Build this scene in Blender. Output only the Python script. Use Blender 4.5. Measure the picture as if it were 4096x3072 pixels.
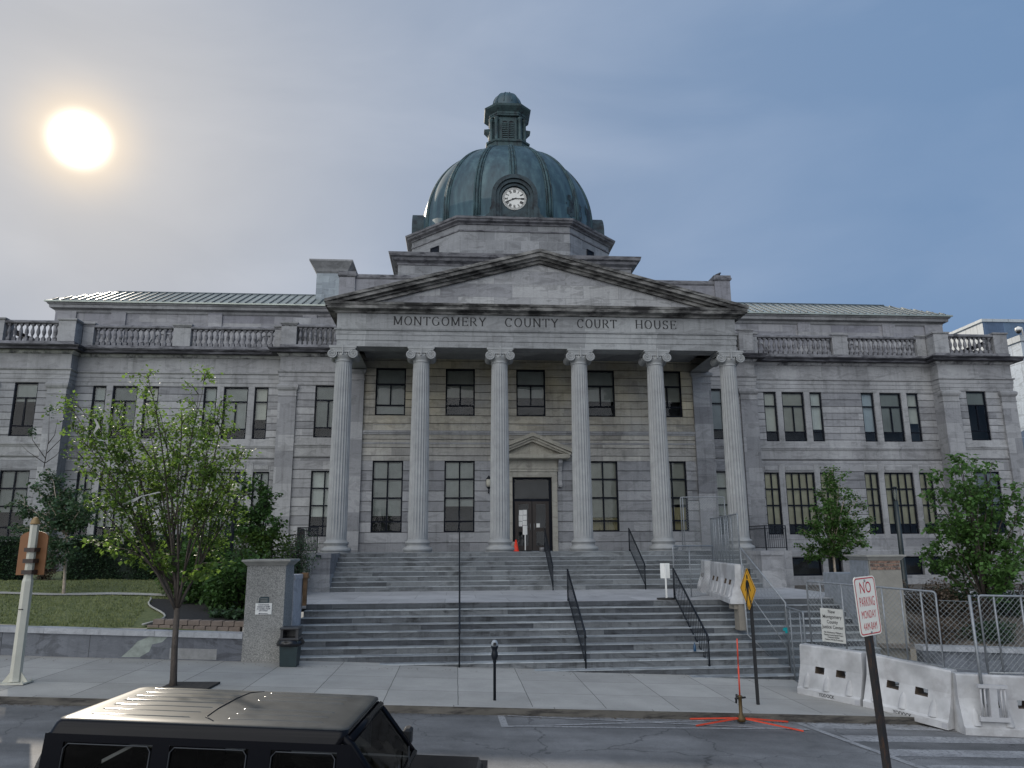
import bpy, bmesh, math, random
from mathutils import Vector, Matrix
random.seed(7)
S = bpy.context.scene
COL = S.collection
PI = math.pi
for o in list(bpy.data.objects): bpy.data.objects.remove(o)

# ------------------------------------------------------------------ camera
YAW, PITCH, ROLL, FPX = 0.0741, 0.2143, -0.0061, 2992.5
CAM = Vector((-3.4855, -31.0, 0.20))
_cy, _sy, _cp, _sp = math.cos(YAW), math.sin(YAW), math.cos(PITCH), math.sin(PITCH)
FWD = Vector((_sy * _cp, _cy * _cp, _sp)); _r = Vector((_cy, -_sy, 0)); _u = _r.cross(FWD)
_cr, _sr = math.cos(ROLL), math.sin(ROLL)
RGT = _cr * _r + _sr * _u; UPV = -_sr * _r + _cr * _u
cd = bpy.data.cameras.new("camera"); cam = bpy.data.objects.new("camera", cd); COL.objects.link(cam)
cam.matrix_world = Matrix(((RGT.x, UPV.x, -FWD.x, CAM.x), (RGT.y, UPV.y, -FWD.y, CAM.y), (RGT.z, UPV.z, -FWD.z, CAM.z), (0, 0, 0, 1)))
cd.sensor_width = 36; cd.lens = FPX / 4096 * 36; cd.clip_end = 3000; cd.clip_start = 0.05
S.camera = cam

# ------------------------------------------------------------------ sky and sun
SUN = Vector((-0.4226, 0.7890, 0.4458)).normalized()
SUN_EL = math.asin(SUN.z); SUN_AZ = math.atan2(SUN.x, SUN.y)
w = bpy.data.worlds.new("World"); S.world = w; w.use_nodes = True
nt = w.node_tree; nt.nodes.clear(); NN = nt.nodes.new; LK = nt.links.new
def wn(t, **k):
    n = NN(t)
    for a, b in k.items(): setattr(n, a, b)
    return n
def wmath(op, a, b=None, clamp=False):
    n = wn('ShaderNodeMath', operation=op, use_clamp=clamp)
    for i, v in enumerate((a, b)):
        if v is None: continue
        if isinstance(v, (int, float)): n.inputs[i].default_value = v
        else: LK(v, n.inputs[i])
    return n.outputs[0]
sky = wn('ShaderNodeTexSky', sky_type='NISHITA', sun_disc=False, sun_elevation=SUN_EL, sun_rotation=SUN_AZ, altitude=100, air_density=1.0, dust_density=1.6, ozone_density=2.0)
tc = wn('ShaderNodeTexCoord')
dot = wn('ShaderNodeVectorMath', operation='DOT_PRODUCT'); nrm = wn('ShaderNodeVectorMath', operation='NORMALIZE')
LK(tc.outputs['Generated'], nrm.inputs[0]); LK(nrm.outputs[0], dot.inputs[0]); dot.inputs[1].default_value = SUN
d = wmath('MAXIMUM', dot.outputs['Value'], 0.0)
ang = wmath('ARCCOSINE', wmath('MINIMUM', d, 0.999999))          # angle from the sun in radians
def fall(width, amp, p=2.0):
    return wmath('MULTIPLY', wmath('EXPONENT', wmath('MULTIPLY', wmath('POWER', wmath('DIVIDE', ang, width), p), -1.0)), amp)
mapn = wn('ShaderNodeMapping'); mapn.inputs['Scale'].default_value = (1.3, 1.3, 3.6)
LK(nrm.outputs[0], mapn.inputs[0])
nz = wn('ShaderNodeTexNoise'); nz.inputs['Scale'].default_value = 1.6; nz.inputs['Detail'].default_value = 7; nz.inputs['Roughness'].default_value = 0.5
nz.inputs['Distortion'].default_value = 0.5
LK(mapn.outputs[0], nz.inputs['Vector'])
cl = wn('ShaderNodeMapRange'); cl.inputs['From Min'].default_value = 0.40; cl.inputs['From Max'].default_value = 0.66
LK(nz.outputs['Fac'], cl.inputs['Value'])
cloudamt = wmath('MULTIPLY', cl.outputs[0], wmath('ADD', fall(0.75, 0.85), 0.16))
def addc(base, col, fac):
    m = wn('ShaderNodeMix', data_type='RGBA', blend_type='ADD'); m.inputs[0].default_value = 1
    s = wn('ShaderNodeVectorMath', operation='SCALE'); s.inputs[0].default_value = col; LK(fac, s.inputs['Scale'])
    LK(base, m.inputs[6]); LK(s.outputs[0], m.inputs[7]); return m.outputs[2]
sc = wn('ShaderNodeVectorMath', operation='MULTIPLY'); LK(sky.outputs[0], sc.inputs[0]); sc.inputs[1].default_value = (0.0060, 0.0062, 0.0068)
base = wn('ShaderNodeMix', data_type='RGBA', blend_type='ADD'); base.inputs[0].default_value = 1
LK(sc.outputs[0], base.inputs[6]); base.inputs[7].default_value = (0.150, 0.262, 0.448, 1)
c = base.outputs[2]
c = addc(c, (0.17, 0.16, 0.15), cloudamt)
hz_ = wn('ShaderNodeMix', data_type='RGBA', blend_type='MIX'); LK(fall(0.56, 0.64, 1.5), hz_.inputs[0]); LK(c, hz_.inputs[6]); hz_.inputs[7].default_value = (0.560, 0.535, 0.500, 1)
c = hz_.outputs[2]
c = addc(c, (1.0, 0.76, 0.42), fall(0.20, 0.14, 1.6))
c = addc(c, (1.0, 0.62, 0.15), fall(0.052, 0.46, 2.4))
c = addc(c, (1.0, 0.93, 0.78), fall(0.0256, 2.8, 3.6))
# bright sky lobe added behind the camera as fill for the shaded facade
bk = wn('ShaderNodeVectorMath', operation='DOT_PRODUCT'); LK(nrm.outputs[0], bk.inputs[0]); bk.inputs[1].default_value = Vector((-0.42, -0.78, 0.46)).normalized()
bkr = wn('ShaderNodeMapRange', interpolation_type='SMOOTHSTEP'); bkr.inputs['From Min'].default_value = 0.45; bkr.inputs['From Max'].default_value = 1.0; bkr.inputs['To Max'].default_value = 1.0; LK(bk.outputs['Value'], bkr.inputs['Value'])
c = addc(c, (1.08, 1.03, 0.93), wmath('MULTIPLY', bkr.outputs[0], wmath('ADD', wmath('MULTIPLY', nz.outputs['Fac'], 1.6), 0.9)))
bg = wn('ShaderNodeBackground'); LK(c, bg.inputs['Color']); bg.inputs['Strength'].default_value = 1.0
wo = wn('ShaderNodeOutputWorld'); LK(bg.outputs[0], wo.inputs[0])
sd = bpy.data.lights.new("sun", 'SUN'); sd.energy = 4.0; sd.angle = math.radians(0.55); sd.color = (1.0, 0.90, 0.76)
so = bpy.data.objects.new("sun", sd); COL.objects.link(so); so.rotation_euler = (-SUN).to_track_quat('-Z', 'Y').to_euler(); so.location = SUN * 60
vs = S.view_settings; vs.view_transform = 'Standard'; vs.look = 'None'; vs.exposure = 0.0; vs.gamma = 1.0
S.cycles.max_bounces = 6; S.cycles.transparent_max_bounces = 24; S.cycles.caustics_reflective = False; S.cycles.caustics_refractive = False

# ------------------------------------------------------------------ measuring helpers (photo positions turned into real points at a known depth)
VS = 1.8517
def ray(px, py): return FWD * FPX + RGT * (px * VS - 2048) + UPV * (1536 - py * VS)
def atY(px, py, Y): d = ray(px, py); return CAM + d * ((Y - CAM.y) / d.y)
def atX(px, py, X): d = ray(px, py); return CAM + d * ((X - CAM.x) / d.x)
GZ0, GSL = -2.863, -0.04157
def gz(x): return GZ0 + GSL * x                      # pavement level, the street slopes down to the right
def atG(px, py, dz=0.0):
    d = ray(px, py); return CAM + d * ((GZ0 + dz + GSL * CAM.x - CAM.z) / (d.z - GSL * d.x))
ROAD = -0.13

# ------------------------------------------------------------------ mesh helpers
class MB:
    def __init__(s): s.v = []; s.f = []; s.sm = []; s.mi = []; s.m = 0
    def add(s, vs, fs, smooth=False):
        n = len(s.v); s.v.extend([tuple(p) for p in vs])
        for f in fs: s.f.append(tuple(i + n for i in f)); s.sm.append(smooth); s.mi.append(s.m)
    def box(s, x0, x1, y0, y1, z0, z1):
        s.add([(x0, y0, z0), (x1, y0, z0), (x1, y1, z0), (x0, y1, z0), (x0, y0, z1), (x1, y0, z1), (x1, y1, z1), (x0, y1, z1)],
              [(0, 3, 2, 1), (4, 5, 6, 7), (0, 1, 5, 4), (1, 2, 6, 5), (2, 3, 7, 6), (3, 0, 4, 7)])
    def bevbox(s, x0, x1, y0, y1, z0, z1, b=0.02):
        X = (x0, x0 + b, x1 - b, x1); Y = (y0, y0 + b, y1 - b, y1)
        vs = []; rings = []
        for z, ins in ((z0, b), (z0 + b, 0), (z1 - b, 0), (z1, b)):
            r = []
            xa, xb, ya, yb = x0 + ins, x1 - ins, y0 + ins, y1 - ins; q = b * .7
            for p in ((xa + q, ya), (xb - q, ya), (xb, ya + q), (xb, yb - q), (xb - q, yb), (xa + q, yb), (xa, yb - q), (xa, ya + q)):
                r.append(len(vs)); vs.append((p[0], p[1], z))
            rings.append(r)
        fs = [tuple(reversed(rings[0])), tuple(rings[-1])]
        for a, c in zip(rings, rings[1:]):
            for i in range(8): fs.append((a[i], a[(i + 1) % 8], c[(i + 1) % 8], c[i]))
        s.add(vs, fs)
    def quad(s, a, b, c, d): s.add([a, b, c, d], [(0, 1, 2, 3)])
    def poly(s, pts, y0, y1):            # outline in XZ extruded along Y
        n = len(pts)
        s.add([(p[0], y0, p[1]) for p in pts] + [(p[0], y1, p[1]) for p in pts],
              [tuple(range(n)), tuple(range(2 * n - 1, n - 1, -1))] + [(i, i + n, (i + 1) % n + n, (i + 1) % n) for i in range(n)])
    def prism(s, pts, z0, z1):           # outline in XY extruded along Z
        n = len(pts)
        s.add([(p[0], p[1], z0) for p in pts] + [(p[0], p[1], z1) for p in pts],
              [tuple(range(n - 1, -1, -1)), tuple(range(n, 2 * n))] + [(i, (i + 1) % n, (i + 1) % n + n, i + n) for i in range(n)])
    def tube(s, pts, rad, n=6, smooth=True, cap=True):
        pts = [Vector(p) for p in pts]
        if not isinstance(rad, (list, tuple)): rad = [rad] * len(pts)
        vs = []; fs = []; prev = None
        for i, p in enumerate(pts):
            t = (pts[min(i + 1, len(pts) - 1)] - pts[max(i - 1, 0)])
            t = t.normalized() if t.length > 1e-9 else Vector((0, 0, 1))
            a = prev if prev is not None else (Vector((0, 0, 1)) if abs(t.z) < .9 else Vector((1, 0, 0)))
            u = (a - t * a.dot(t)).normalized(); v = t.cross(u); prev = u
            for k in range(n):
                an = 2 * PI * k / n + (PI / n if n == 4 else 0); vs.append(p + (u * math.cos(an) + v * math.sin(an)) * rad[i])
        for i in range(len(pts) - 1):
            for k in range(n): fs.append((i * n + k, i * n + (k + 1) % n, (i + 1) * n + (k + 1) % n, (i + 1) * n + k))
        if cap: fs.append(tuple(range(n - 1, -1, -1))); fs.append(tuple(range((len(pts) - 1) * n, len(pts) * n)))
        s.add(vs, fs, smooth)
    def lathe(s, prof, c=(0, 0, 0), n=24, smooth=True, a0=0.0, arc=2 * PI):
        full = abs(arc - 2 * PI) < 1e-6; m = n if full else n + 1
        vs = []; fs = []
        for r, z in prof:
            for k in range(m):
                an = a0 + arc * k / n; vs.append((c[0] + r * math.cos(an), c[1] + r * math.sin(an), c[2] + z))
        for i in range(len(prof) - 1):
            for k in range(n):
                k2 = (k + 1) % m; fs.append((i * m + k, i * m + k2, (i + 1) * m + k2, (i + 1) * m + k))
        if full:
            if prof[0][0] > 1e-6: fs.append(tuple(range(n - 1, -1, -1)))
            if prof[-1][0] > 1e-6: fs.append(tuple(range((len(prof) - 1) * n, len(prof) * n)))
        s.add(vs, fs, smooth)
    def sweep(s, prof, path, closed=False):
        """profile of (outward, z) swept along an XY path, mitred; outward is to the right of travel"""
        n = len(path); P = [Vector((p[0], p[1])) for p in path]; offs = []
        for i in range(n):
            if closed: a = (P[i] - P[i - 1]).normalized(); b = (P[(i + 1) % n] - P[i]).normalized()
            else:
                a = (P[i] - P[i - 1]).normalized() if i else None; b = (P[i + 1] - P[i]).normalized() if i < n - 1 else None
                a = a or b; b = b or a
            na = Vector((a.y, -a.x)); nb = Vector((b.y, -b.x)); h = na + nb
            offs.append(h / max(h.dot(na), 0.2))
        m = len(prof); vs = []; fs = []
        for i in range(n):
            for o, z in prof: q = P[i] + offs[i] * o; vs.append((q.x, q.y, z))
        for i in range(n if closed else n - 1):
            j = (i + 1) % n
            for k in range(m - 1): fs.append((i * m + k, j * m + k, j * m + k + 1, i * m + k + 1))
        if not closed: fs.append(tuple(range(m))); fs.append(tuple(range((n - 1) * m + m - 1, (n - 1) * m - 1, -1)))
        s.add(vs, fs)
    def xf(s, M): s.v = [tuple(M @ Vector(p)) for p in s.v]; return s
    def join(s, o, M=None):
        n = len(s.v); s.v.extend([tuple(M @ Vector(p)) for p in o.v] if M else o.v)
        s.f.extend([tuple(i + n for i in f) for f in o.f]); s.sm.extend(o.sm); s.mi.extend(o.mi)
    def mesh(s, name, mats):
        me = bpy.data.meshes.new(name); me.from_pydata(s.v, [], s.f)
        me.polygons.foreach_set('use_smooth', s.sm)
        for m in (mats if isinstance(mats, (list, tuple)) else [mats]): me.materials.append(m)
        if isinstance(mats, (list, tuple)) and len(mats) > 1: me.polygons.foreach_set('material_index', s.mi)
        me.update(); return me
    def build(s, name, mats, parent=None, fix=True):
        me = s.mesh(name, mats)
        if fix and len(s.f) < 40000:
            bm = bmesh.new(); bm.from_mesh(me); bmesh.ops.recalc_face_normals(bm, faces=bm.faces); bm.to_mesh(me); bm.free()
        o = bpy.data.objects.new(name, me); COL.objects.link(o)
        if parent: o.parent = parent
        return o
def link(name, me, parent=None, loc=None, rot=None):
    o = bpy.data.objects.new(name, me); COL.objects.link(o)
    if parent: o.parent = parent
    if loc is not None: o.location = loc
    if rot is not None: o.rotation_euler = rot
    return o
def tag(o, label=None, cat=None, group=None, kind=None):
    if label: o['label'] = label
    if cat: o['category'] = cat
    if group: o['group'] = group
    if kind: o['kind'] = kind
    return o
def empty(name, loc=(0, 0, 0), rz=0.0, label=None, cat=None, group=None):
    o = bpy.data.objects.new(name, None); COL.objects.link(o); o.location = loc; o.rotation_euler = (0, 0, rz); o.empty_display_size = .2
    return tag(o, label, cat, group)
def kids(o): return [c for c in bpy.data.objects if c.parent == o]
def copy_tree(o, parent=None):
    ch = kids(o); c = o.copy(); COL.objects.link(c); c.parent = parent
    for k in ch: copy_tree(k, c)
    return c
def text_mesh(txt, size=1.0, align='CENTER', sx=1.0, bold=0.0, spacing=1.0, ext=0.0):
    cu = bpy.data.curves.new('t', 'FONT'); cu.body = txt; cu.size = size; cu.align_x = align; cu.offset = bold; cu.space_character = spacing; cu.extrude = ext; cu.resolution_u = 4
    o = bpy.data.objects.new('t', cu); COL.objects.link(o); bpy.context.view_layer.update()
    me = bpy.data.meshes.new_from_object(o.evaluated_get(bpy.context.evaluated_depsgraph_get()))
    bpy.data.objects.remove(o); bpy.data.curves.remove(cu)
    for v in me.vertices: v.co.x *= sx
    return me
def text_obj(name, txt, mat, M, parent=None, **k):
    me = text_mesh(txt, **k); me.transform(M); me.materials.clear(); me.materials.append(mat)
    return link(name, me, parent)

# ------------------------------------------------------------------ materials
def mat(name):
    m = bpy.data.materials.new(name); m.use_nodes = True; t = m.node_tree; b = t.nodes['Principled BSDF']
    return m, t, b, t.nodes.new, t.links.new
def simple(name, col, rough=0.6, metal=0.0, var=0.12, scale=6.0, bump=0.0, spec=0.5, bscale=None, dark=None):
    """one base colour varied by noise, so no surface is dead flat"""
    m, t, b, N, L = mat(name)
    g = N('ShaderNodeNewGeometry'); nz = N('ShaderNodeTexNoise'); nz.inputs['Scale'].default_value = scale; nz.inputs['Detail'].default_value = 6; nz.inputs['Roughness'].default_value = .62
    tcn = N('ShaderNodeTexCoord'); L(tcn.outputs['Object'], nz.inputs['Vector'])
    r = N('ShaderNodeMapRange'); r.inputs['From Min'].default_value = .3; r.inputs['From Max'].default_value = .7; r.inputs['To Min'].default_value = 1 - var; r.inputs['To Max'].default_value = 1 + var
    L(nz.outputs['Fac'], r.inputs['Value'])
    s = N('ShaderNodeVectorMath'); s.operation = 'SCALE'; s.inputs[0].default_value = col[:3]; L(r.outputs[0], s.inputs['Scale']); L(s.outputs[0], b.inputs['Base Color'])
    b.inputs['Roughness'].default_value = rough; b.inputs['Metallic'].default_value = metal; b.inputs['Specular IOR Level'].default_value = spec
    if bump:
        n2 = N('ShaderNodeTexNoise'); n2.inputs['Scale'].default_value = bscale or scale * 8; n2.inputs['Detail'].default_value = 4; L(tcn.outputs['Object'], n2.inputs['Vector'])
        bp = N('ShaderNodeBump'); bp.inputs['Strength'].default_value = bump; bp.inputs['Distance'].default_value = .02; L(n2.outputs['Fac'], bp.inputs['Height']); L(bp.outputs[0], b.inputs['Normal'])
    return m
def marble(name, c1, c2, bw=1.6, bh=0.466, zoff=0.0, joint=0.45, groove=0.0, vein=0.35, stain=0.35, tint=None, hz=False, jw=0.010, streak=0.5, rough=0.62):
    """grey veined ashlar: tone per block, thin joints, optional V grooves between courses, drifting veins, weather stains"""
    m, t, b, N, L = mat(name)
    def M(op, a, c=None, clamp=False):
        n = N('ShaderNodeMath'); n.operation = op; n.use_clamp = clamp
        for i, v in enumerate((a, c)):
            if v is None: continue
            if isinstance(v, (int, float)): n.inputs[i].default_value = v
            else: L(v, n.inputs[i])
        return n.outputs[0]
    g = N('ShaderNodeNewGeometry'); sp = N('ShaderNodeSeparateXYZ'); L(g.outputs['Position'], sp.inputs[0])
    cx = N('ShaderNodeCombineXYZ')
    if hz: L(sp.outputs['X'], cx.inputs[0]); L(sp.outputs['Y'], cx.inputs[1])
    else: L(M('ADD', sp.outputs['X'], sp.outputs['Y']), cx.inputs[0]); L(M('SUBTRACT', sp.outputs['Z'], zoff), cx.inputs[1])
    br = N('ShaderNodeTexBrick'); L(cx.outputs[0], br.inputs['Vector']); br.inputs['Scale'].default_value = 1; br.inputs['Brick Width'].default_value = bw; br.inputs['Row Height'].default_value = bh
    br.inputs['Mortar Size'].default_value = jw; br.inputs['Mortar Smooth'].default_value = .3; br.inputs['Bias'].default_value = 0; br.offset = .5; br.squash = 1
    br.inputs['Color1'].default_value = (*c1, 1); br.inputs['Color2'].default_value = (*c2, 1)
    mid = [(a + c_) / 2 * (1 - joint) for a, c_ in zip(c1, c2)]; br.inputs['Mortar'].default_value = (*mid, 1)
    # veins
    wv = N('ShaderNodeTexNoise'); wv.inputs['Scale'].default_value = .9; wv.inputs['Detail'].default_value = 8; wv.inputs['Roughness'].default_value = .6; wv.inputs['Distortion'].default_value = 1.6
    mp = N('ShaderNodeMapping'); mp.inputs['Rotation'].default_value = (0, .5, 0.2); mp.inputs['Scale'].default_value = (.8, .8, 2.2); L(g.outputs['Position'], mp.inputs[0])
    # shift the veins from block to block
    sh = N('ShaderNodeVectorMath'); sh.operation = 'SCALE'; L(br.outputs['Color'], sh.inputs[0]); sh.inputs['Scale'].default_value = 40.0
    ad = N('ShaderNodeVectorMath'); ad.operation = 'ADD'; L(mp.outputs[0], ad.inputs[0]); L(sh.outputs[0], ad.inputs[1]); L(ad.outputs[0], wv.inputs['Vector'])
    v1 = M('SUBTRACT', 1.0, M('MULTIPLY', M('ABSOLUTE', M('SUBTRACT', wv.outputs['Fac'], .5)), 14.0), True)
    v2 = M('ADD', M('MULTIPLY', M('SUBTRACT', wv.outputs['Fac'], .5), 2.4 * vein), M('MULTIPLY', v1, .45 * vein))
    # weather stains
    st = N('ShaderNodeTexNoise'); st.inputs['Scale'].default_value = .55; st.inputs['Detail'].default_value = 7; st.inputs['Roughness'].default_value = .65
    mp2 = N('ShaderNodeMapping'); mp2.inputs['Scale'].default_value = (1.3, 1.3, .55); L(g.outputs['Position'], mp2.inputs[0]); L(mp2.outputs[0], st.inputs['Vector'])
    s1 = M('MULTIPLY', M('SUBTRACT', st.outputs['Fac'], .5), 2.3 * stain)
    fine = N('ShaderNodeTexNoise'); fine.inputs['Scale'].default_value = 28; fine.inputs['Detail'].default_value = 3; L(g.outputs['Position'], fine.inputs['Vector'])
    f1 = M('MULTIPLY', M('SUBTRACT', fine.outputs['Fac'], .5), .45)
    sk = N('ShaderNodeTexNoise'); sk.inputs['Scale'].default_value = 1.0; sk.inputs['Detail'].default_value = 6; sk.inputs['Roughness'].default_value = .6
    mp3 = N('ShaderNodeMapping'); mp3.inputs['Scale'].default_value = (5.5, 5.5, .45) if not hz else (1, 1, 1); L(g.outputs['Position'], mp3.inputs[0]); L(mp3.outputs[0], sk.inputs['Vector'])
    s3 = M('MULTIPLY', M('MAXIMUM', M('SUBTRACT', sk.outputs['Fac'], .52), 0.0), -2.6 * streak)
    fac = M('ADD', M('ADD', M('ADD', v2, s1), f1), s3)
    fac = M('ADD', fac, 1.0)
    if groove:
        fr = M('FRACT', M('DIVIDE', M('SUBTRACT', sp.outputs['Z'], zoff), bh))
        dz = M('MULTIPLY', M('MINIMUM', fr, M('SUBTRACT', 1.0, fr)), bh)
        gr = M('SUBTRACT', 1.0, M('DIVIDE', dz, groove), True)
        fac = M('MULTIPLY', fac, M('SUBTRACT', 1.0, M('MULTIPLY', gr, .72)))
        bp = N('ShaderNodeBump'); bp.inputs['Strength'].default_value = 1; bp.inputs['Distance'].default_value = .03; L(M('SUBTRACT', 1.0, gr), bp.inputs['Height']); L(bp.outputs[0], b.inputs['Normal'])
    mul = N('ShaderNodeVectorMath'); mul.operation = 'SCALE'; L(br.outputs['Color'], mul.inputs[0]); L(fac, mul.inputs['Scale'])
    out = mul.outputs[0]
    if tint:   # beige stone tone and patches of warm light, put into the colour
        tn = N('ShaderNodeTexNoise'); tn.inputs['Scale'].default_value = .5; tn.inputs['Detail'].default_value = 5; L(g.outputs['Position'], tn.inputs['Vector'])
        z0, z1 = tint[1]
        up = N('ShaderNodeMapRange'); up.inputs['From Min'].default_value = z0; up.inputs['From Max'].default_value = z1; L(sp.outputs['Z'], up.inputs['Value'])
        k = M('MULTIPLY', M('MULTIPLY', M('SUBTRACT', tn.outputs['Fac'], .33), 3.2, True), up.outputs[0], True)
        mx = N('ShaderNodeMix'); mx.data_type = 'RGBA'; mx.blend_type = 'MULTIPLY'; L(k, mx.inputs[0]); L(out, mx.inputs[6]); mx.inputs[7].default_value = (*tint[0], 1); out = mx.outputs[2]
    L(out, b.inputs['Base Color']); b.inputs['Roughness'].default_value = rough; b.inputs['Specular IOR Level'].default_value = .35
    return m
def crust(name, col, black, amount=.5, sx=1.0, sz=3.0, scale=1.6):
    """stone trim streaked with black rain crust"""
    m, t, b, N, L = mat(name)
    g = N('ShaderNodeNewGeometry'); mp = N('ShaderNodeMapping'); mp.inputs['Scale'].default_value = (sx, sx, sz); L(g.outputs['Position'], mp.inputs[0])
    n1 = N('ShaderNodeTexNoise'); n1.inputs['Scale'].default_value = scale; n1.inputs['Detail'].default_value = 9; n1.inputs['Roughness'].default_value = .7; L(mp.outputs[0], n1.inputs['Vector'])
    r = N('ShaderNodeMapRange'); r.inputs['From Min'].default_value = .62 - amount * .32; r.inputs['From Max'].default_value = .72 - amount * .22; L(n1.outputs['Fac'], r.inputs['Value'])
    n2 = N('ShaderNodeTexNoise'); n2.inputs['Scale'].default_value = 2.2; n2.inputs['Detail'].default_value = 8; L(g.outputs['Position'], n2.inputs['Vector'])
    r2 = N('ShaderNodeMapRange'); r2.inputs['From Min'].default_value = .3; r2.inputs['From Max'].default_value = .7; r2.inputs['To Min'].default_value = .72; r2.inputs['To Max'].default_value = 1.25; L(n2.outputs['Fac'], r2.inputs['Value'])
    s = N('ShaderNodeVectorMath'); s.operation = 'SCALE'; s.inputs[0].default_value = col; L(r2.outputs[0], s.inputs['Scale'])
    mx = N('ShaderNodeMix'); mx.data_type = 'RGBA'; L(r.outputs[0], mx.inputs[0]); L(s.outputs[0], mx.inputs[6]); mx.inputs[7].default_value = (*black, 1); L(mx.outputs[2], b.inputs['Base Color'])
    b.inputs['Roughness'].default_value = .75
    return m
ST1, ST2 = (.305, .308, .318), (.178, .181, .194)
M_WALL = marble('ashlar_grooved', ST1, ST2, bw=2.3, bh=.3783, zoff=5.868, groove=.022, joint=.12, jw=.004)
M_WALLLOW = marble('ashlar_grooved_low', ST1, ST2, bw=2.3, bh=.4659, zoff=.863, groove=.022, joint=.12, jw=.004)
M_PORT = marble('portico_ashlar_upper', (.37, .36, .335), (.25, .245, .235), bw=1.8, bh=.3783, zoff=5.868, groove=.020, joint=.12, jw=.004, tint=((1.24, 1.13, .86), (4.4, 7.0)), stain=.7)
M_PORTL = marble('portico_ashlar_lower', ST1, ST2, bw=1.9, bh=.4659, zoff=.863, groove=.020, joint=.12, jw=.004, stain=.4)
M_PLAIN = marble('smooth_marble', ST1, ST2, bw=1.9, bh=.83, zoff=.1, joint=.22, jw=.006, stain=.35)
M_BLOCK = marble('block_marble', (.31, .312, .315), (.185, .187, .20), bw=1.55, bh=.60, zoff=10.1, joint=.25, jw=.010, vein=.55)
M_DRUM = marble('drum_blocks', (.245, .25, .26), (.15, .155, .165), bw=1.1, bh=.62, zoff=16.45, joint=-.30, jw=.012, vein=.4)
M_TRIM = marble('trim_marble', (.285, .288, .295), (.205, .206, .215), bw=2.7, bh=9.0, zoff=-30, joint=.3, jw=.006, stain=.6)
M_ENTAB = marble('entablature_marble', (.275, .282, .285), (.205, .21, .215), bw=3.1, bh=9, zoff=-30, joint=.3, jw=.006, stain=.35)
M_CRUST = crust('weathered_cornice', (.27, .27, .28), (.022, .022, .026), .55)
M_CRUST2 = crust('weathered_pediment', (.24, .235, .225), (.018, .017, .017), .72, .7, 2.4, 1.1)
M_BAL = crust('baluster_stone', (.175, .175, .19), (.05, .05, .058), .42)
M_COLUMN = simple('column_marble', (.275, .282, .285), .55, var=.16, scale=2.0, bump=.15)
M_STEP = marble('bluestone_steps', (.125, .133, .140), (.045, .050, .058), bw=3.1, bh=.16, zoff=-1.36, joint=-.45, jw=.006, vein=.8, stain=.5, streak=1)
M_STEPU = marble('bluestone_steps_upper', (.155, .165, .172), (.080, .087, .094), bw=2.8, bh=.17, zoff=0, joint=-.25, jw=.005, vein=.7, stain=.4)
M_SLAB = marble('landing_slabs', (.40, .40, .41), (.33, .33, .34), bw=1.9, bh=1.7, zoff=0, joint=.4, jw=.012, hz=True, vein=.15, stain=.3)
M_RWALL = marble('street_wall_slabs', (.135, .145, .160), (.090, .095, .112), bw=2.05, bh=3, zoff=-4, joint=.6, jw=.010, vein=.8)
M_COPING = marble('wall_coping', (.36, .37, .39), (.28, .29, .31), bw=2.6, bh=5, zoff=-6, joint=.4, jw=.008)
M_FRAME = simple('window_frame_paint', (.006, .008, .014), .5, var=.3, spec=.12)
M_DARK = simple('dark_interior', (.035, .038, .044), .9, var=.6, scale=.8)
M_BLIND = simple('roller_blind', (.255, .275, .265), .8, var=.16, scale=1.1)
BLINDS = [M_BLIND, simple('pale_blind', (.40, .42, .40), .8, var=.18, scale=1.3), simple('bluish_blind', (.27, .31, .34), .8, var=.2, scale=.9), simple('grey_cream_blind', (.36, .36, .32), .8, var=.15, scale=1.5)]
M_BLINDY = simple('yellowed_blind', (.46, .43, .30), .85, var=.18, scale=2)
M_CURT = simple('curtain', (.42, .37, .22), .9, var=.1)
M_LETTER = simple('dark_lettering', (.010, .010, .012), .6)
M_IRON = simple('black_iron', (.008, .011, .016), .45, var=.3, spec=.25)
M_GALV = simple('galvanised_steel', (.25, .265, .28), .5, .45, var=.2, scale=12)
M_WIRE = simple('galvanised_wire', (.20, .22, .23), .5, .3)
M_PLASTIC = crust('white_plastic_barrier', (.46, .46, .465), (.34, .33, .33), .32, .8, .8, 1.2)
M_SLOT = simple('dark_slot_liner', (.10, .075, .055), .9)  # dark brown on the slot faces stands for the darkness inside the openings
M_BLACK = simple('black_rubber', (.012, .012, .013), .7)
M_WHITE = simple('white_paint', (.72, .72, .70), .5, var=.06)
M_COPPER = None
def glass(name, tint=(.02, .03, .04), refl=1.0, base=.10):
    m, t, b, N, L = mat(name); t.nodes.remove(b)
    gl = N('ShaderNodeBsdfGlossy'); gl.inputs['Roughness'].default_value = .03; gl.inputs['Color'].default_value = (refl, refl, refl, 1)
    tr = N('ShaderNodeBsdfTransparent'); tr.inputs['Color'].default_value = (*tint, 1)
    fr = N('ShaderNodeFresnel'); fr.inputs['IOR'].default_value = 1.5; a = N('ShaderNodeMath'); a.operation = 'ADD'; L(fr.outputs[0], a.inputs[0]); a.inputs[1].default_value = base; a.use_clamp = True
    nz = N('ShaderNodeTexNoise'); nz.inputs['Scale'].default_value = 1.1; bp = N('ShaderNodeBump'); bp.inputs['Strength'].default_value = .12; bp.inputs['Distance'].default_value = .1
    g = N('ShaderNodeNewGeometry'); L(g.outputs['Position'], nz.inputs['Vector']); L(nz.outputs['Fac'], bp.inputs['Height']); L(bp.outputs[0], gl.inputs['Normal'])
    mx = N('ShaderNodeMixShader'); L(a.outputs[0], mx.inputs[0]); L(tr.outputs[0], mx.inputs[1]); L(gl.outputs[0], mx.inputs[2]); L(mx.outputs[0], t.nodes['Material Output'].inputs[0])
    return m
M_GLASS = glass('window_glass', (.86, .89, .89), .62, .0)
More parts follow.
